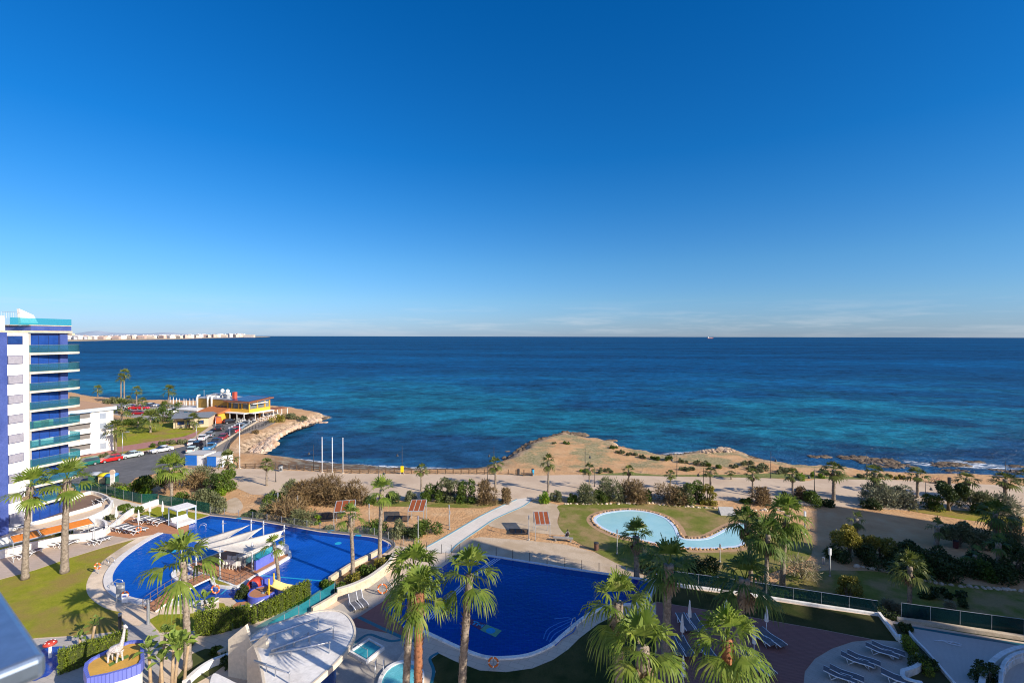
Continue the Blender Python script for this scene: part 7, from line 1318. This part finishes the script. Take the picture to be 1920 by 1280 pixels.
for i,r_ in enumerate(RR): me_.skin_vertices[0].data[i].radius=(r_,r_)
me_.skin_vertices[0].data[0].use_root=True; o.modifiers.new('u','SUBSURF').render_levels=2; me_.materials.append(mat('pale_clothes',(.5,.48,.45),(.45,.43,.4),3,.9))
mb=MB(); mb.lathe([(.13,.55),(.21,.6),(.20,.85),(.22,1.05),(.1,1.17)],n=14); mb.build('jacket', jk, pp, True); mb=MB(); mb.lathe([(.02,1.18),(.10,1.22),(.12,1.32),(.09,1.42),(.02,1.45)],(0,.02,0),12); mb.build('hair', mat('dark_hair',(.03,.02,.015),(.04,.03,.02),5,.8), pp, True)
# ================================================================ CARS
tyre=mat('tyre',(.02,.02,.02),(.03,.03,.03),3,.9); hub_=mat('hubcap',(.5,.5,.52),(.4,.4,.42),2,.4,metal=.6); lampr=mat('tail_lamp',(.45,.02,.02),(.4,.02,.02),2,.3); lampw=mat('head_lamp',(.7,.72,.75),(.6,.62,.65),2,.2); cwin=mat('car_window',(.02,.025,.03),(.04,.05,.06),1,.08,.6)
def paint(n,c,mt=0): return mat('paint_'+n,c,tuple(x*.92 for x in c),1,.25,.5,metal=mt)
PT={'red':paint('red',(.55,.015,.015)),'dark red':paint('dkred',(.30,.01,.02)),'white':paint('white',(.78,.78,.78)),'pale green':paint('pgreen',(.50,.60,.55)),'dark green':paint('dgreen',(.01,.13,.11)),'black':paint('black',(.015,.015,.02)),'dark blue':paint('dblue',(.02,.035,.09)),'grey':paint('grey',(.20,.23,.26)),'silver blue':paint('sblue',(.25,.36,.48)),'blue':paint('blue',(.06,.22,.42)),'orange':paint('orange',(.60,.12,.03))}
def car(px, rz, colour, label, kind='hatch', lvl=L, s=1.0):
    t_=thing('parked_car' if kind!='van' else 'parked_van',label,'car' if kind!='van' else 'van',G(*px,lvl+.01),rz); W=.86
    if kind=='hatch': lo=[(-2.0,.28),(-2.03,.62),(-1.9,.92),(-1.0,.98),(.75,.96),(1.7,.84),(2.0,.66),(2.02,.3)]; hi=[(-1.85,.92),(-1.55,1.42),(.05,1.46),(.95,.95)]
    elif kind=='sedan': lo=[(-2.2,.28),(-2.22,.7),(-2.1,.95),(-1.35,.98),(.8,.94),(1.85,.82),(2.2,.62),(2.2,.3)]; hi=[(-1.6,.96),(-1.0,1.38),(.1,1.42),(.95,.93)]
    elif kind=='mpv': lo=[(-2.2,.28),(-2.23,.7),(-2.15,1.0),(-1.0,1.02),(1.0,1.0),(1.9,.84),(2.15,.62),(2.15,.3)]; hi=[(-2.1,1.0),(-1.95,1.6),(.2,1.64),(1.3,1.0)]
    else: lo=[(-2.5,.3),(-2.5,1.2),(-2.45,1.25),(-1,1.25),(1.6,1.2),(2.3,1.0),(2.5,.7),(2.5,.3)]; hi=[(-2.48,1.25),(-2.42,2.2),(1.2,2.25),(1.9,1.2)]
    mb=MB(); n=len(lo); v=[(x,y,z) for y in (-W,W) for x,z in lo]; mb.add(v,[tuple(range(n)),tuple(range(2*n-1,n-1,-1))]+[(i,n+i,n+(i+1)%n,(i+1)%n) for i in range(n)])
    Wt=W*.80; v=[(x,(-W*.95 if k in (0,3) else -Wt),z) for k,(x,z) in enumerate(hi)]+[(x,(W*.95 if k in (0,3) else Wt),z) for k,(x,z) in enumerate(hi)]
    b_=mb.build('body', PT[colour], t_); md=b_.modifiers.new('b','BEVEL'); md.width=.07; md.segments=2
    mb=MB(); mb.add(v,[(0,1,2,3),(7,6,5,4),(0,4,5,1),(2,6,7,3)]+([] if kind!='van' else [])); mb.build('windows' if kind!='van' else 'box_sides', cwin if kind!='van' else PT[colour], t_)
    a,b=hi[1],hi[2]; mb=MB(); mb.b2(a[0]-.02,-Wt-.01,a[1]-.05,b[0]+.02,Wt+.01,a[1]+.05); r_=mb.build('roof', PT[colour], t_)
    if kind!='van':
        for xx in ((hi[0][0]+hi[1][0])/2+.1,(a[0]+b[0])/2): 
            for s_ in (-1,1): mb=MB(); mb.tube([(xx,s_*W*.94,hi[0][1]),(xx+.08,s_*Wt,a[1])],.035,4); mb.build('pillar', PT[colour], t_)
    else: mb=MB(); mb.add([(1.25,-Wt,2.15),(1.88,-W*.9,1.25),(1.88,W*.9,1.25),(1.25,Wt,2.15)],[(0,1,2,3)]); mb.v=[(x+.04,y,z) for x,y,z in mb.v]; mb.build('windscreen', cwin, t_)
    xw=1.28 if kind!='van' else 1.6
    for x in (-xw,xw):
        for s_ in (-1,1):
            mb=MB(); mb.tube([(x,s_*(W-.12),.32),(x,s_*(W+.02),.32)],.32,14); w_=mb.build('wheel', tyre, t_); mb=MB(); mb.tube([(x,s_*(W+.02),.32),(x,s_*(W+.035),.32)],.19,10); mb.build('hubcap', hub_, w_)
    for s_ in (-1,1): mb=MB(); mb.box((lo[-2][0]-.03,s_*.62,.7),(.1,.3,.14)); mb.build('headlight', lampw, t_); mb=MB(); mb.box((lo[1][0]+.03,s_*.68,.8),(.1,.2,.2)); mb.build('tail_light', lampr, t_)
    t_.scale=(s,)*3; return t_
rr_=head(0,(160,872),(300,847),L)
car((161,873),rr_+math.pi,'dark green','dark green people carrier parked first in the street row','mpv'); car((207,865),rr_+math.pi,'red','bright red hatchback parked behind the dark green people carrier'); car((245,857.5),rr_+math.pi,'pale green','pale greenish sedan parked by the street lamp','sedan'); car((303,847),rr_+math.pi,'white','white coupe parked in the street right of the pale sedan','sedan')
ru=head(0,(365,832),(385,818),L)
car((363,833),ru,'white','white car at the lower end of the park side row'); car((381,824),ru,'white','second white car in the park side row','sedan'); car((394,818),ru,'grey','silver grey car at the top of the park side row'); car((371,840),ru,'black','black van parked beside the white cars by the huts','van',s=.8); car((361,847),ru,'pale green','pale small car behind the blue huts'); car((412,806),ru,'black','black hatchback alone in the driving lane'); car((408,793),ru+.4,'orange','orange and silver delivery van in front of the yellow building','van',s=.9); car((431,793),ru-.9,'black','black car at the top of the car park lane')
rk_=head(0,(396,840),(480,794),L)
for (x,y,c_,k_,lab) in ((393,842,'blue','sedan','blue car at the lower end of the kerb side row'),(404.5,832,'dark blue','sedan','dark blue car second in the kerb side row'),(417,824,'dark red','hatch','dark red hatchback in the middle of the kerb side row'),(429.5,817,'black','mpv','black car behind the dark red one in the kerb side row'),(441,810.5,'red','hatch','red hatchback higher up the kerb side row'),(449.5,805,'silver blue','mpv','silver blue car right behind the upper red hatchback'),(460,798.5,'grey','hatch','grey car last in the kerb side row')): car((x,y),rk_+math.pi+.05,c_,lab,k_)
for (x,y,c_,k_,a_,lab) in ((219,774,'dark blue','mpv',.1,'dark blue car at the left end of the shore car park'),(247,765,'white','hatch',.2,'white car in the back row of the shore car park'),(255,767,'red','sedan',.2,'red car left in the back row of the shore car park'),(268,767,'red','hatch',.15,'red car right in the back row of the shore car park'),(275,763,'dark blue','hatch',.1,'small dark blue car at the back of the shore car park'),(247,777,'black','sedan',.2,'black car in the front row of the shore car park'),(261,777,'dark red','hatch',.2,'dark red car in the front row of the shore car park'),(286,762,'white','hatch',.1,'white car at the right end of the shore car park back row'),(320,775,'white','mpv',.9,'white van like car by the bushy tree'),(330,772,'grey','sedan',.4,'grey car beside the white beach bar building'),(236,763,'grey','hatch',.2,'grey car left in the shore car park back row')): car((x,y),a_,c_,lab,k_)
mo=thing('moped','small dark moped parked between the pale sedan and the white coupe','moped',G(276,852,L+.01),rr_)
for x in (-.55,.55): mb=MB(); mb.tube([(x,-.05,.25),(x,.05,.25)],.25,12); mb.build('wheel', tyre, mo)
mb=MB(); mb.b2(-.6,-.13,.35,.1,.13,.75); mb.b2(.05,-.1,.3,.45,.1,.42); mb.build('body', PT['black'], mo); mb=MB(); mb.tube([(.55,0,.3),(.4,0,1.0)],.04,6); mb.tube([(.4,-.3,1.0),(.4,.3,1.0)],.025,5); mb.build('handlebar', dark_metal, mo); mb=MB(); mb.b2(-.55,-.12,.75,.0,.12,.85); mb.build('seat', tyre, mo)
# ---- tables of the restaurant terrace
tb=thing('cafe_table','x','table'); mb=MB(); mb.lathe([(.4,.7),(.4,.74),(.02,.75)],n=12); mb.build('table_top', white, tb); mb=MB(); mb.lathe([(.2,0),(.04,.06),(.04,.7)],n=8); mb.build('pedestal', steel, tb); TB=Stock(tb); ch2=Stock(copy_tree(pc,(0,0,0)))
for i,(x,y) in enumerate(((496,786),(503,785),(511,783),(519,781),(500,781),(508,779),(516,777),(491,789),(484,790),(476,792),(447,790),(452,792),(458,793))):
    q=G(x,y,L); TB.put(q,0,'round white cafe table on the restaurant terrace',1.3,'cafe tables'); 
    for a in (0.6,3.6): ch2.put(q+Vector((math.cos(a)*.9,math.sin(a)*.9,0)),a-1.57,'white chair around the cafe tables on the restaurant terrace',1.2,'cafe chairs')
# ================================================================ BALCONY RAIL AT THE VIEWPOINT
zr=25.4; P=GP([(88,1224),(0,1100)],zr); d1=(P[1]-P[0]).normalized(); P2=GP([(0,1259)],zr)[0]; d2=(P2-P[0]).normalized(); pts=[P[0],P[0]+d1*1.1,P[0]+d1*1.1+d2*1.3,P[0]+d2*.6]
mb=MB(); O=Vector((P[0].x,P[0].y,zr)); mb.prism([p-P[0] for p in pts],-.045,0); rl_=thing('balcony_rail','blurred brushed steel balcony rail cutting the bottom left corner','railing',O); ob=mb.build('top_plate', mat('brushed_steel',(.34,.42,.52),(.26,.34,.44),3,.3,.5,metal=.75), rl_); md=ob.modifiers.new('b','BEVEL'); md.width=.012; md.segments=3
mb=MB(); q=d1*.5+d2*.3; mb.b2(q.x-.02,q.y-.02,-1.0,q.x+.02,q.y+.02,-.045); mb.build('post', steel, rl_)
cam_d.dof.use_dof=True; cam_d.dof.focus_distance=60; cam_d.dof.aperture_fstop=4.0
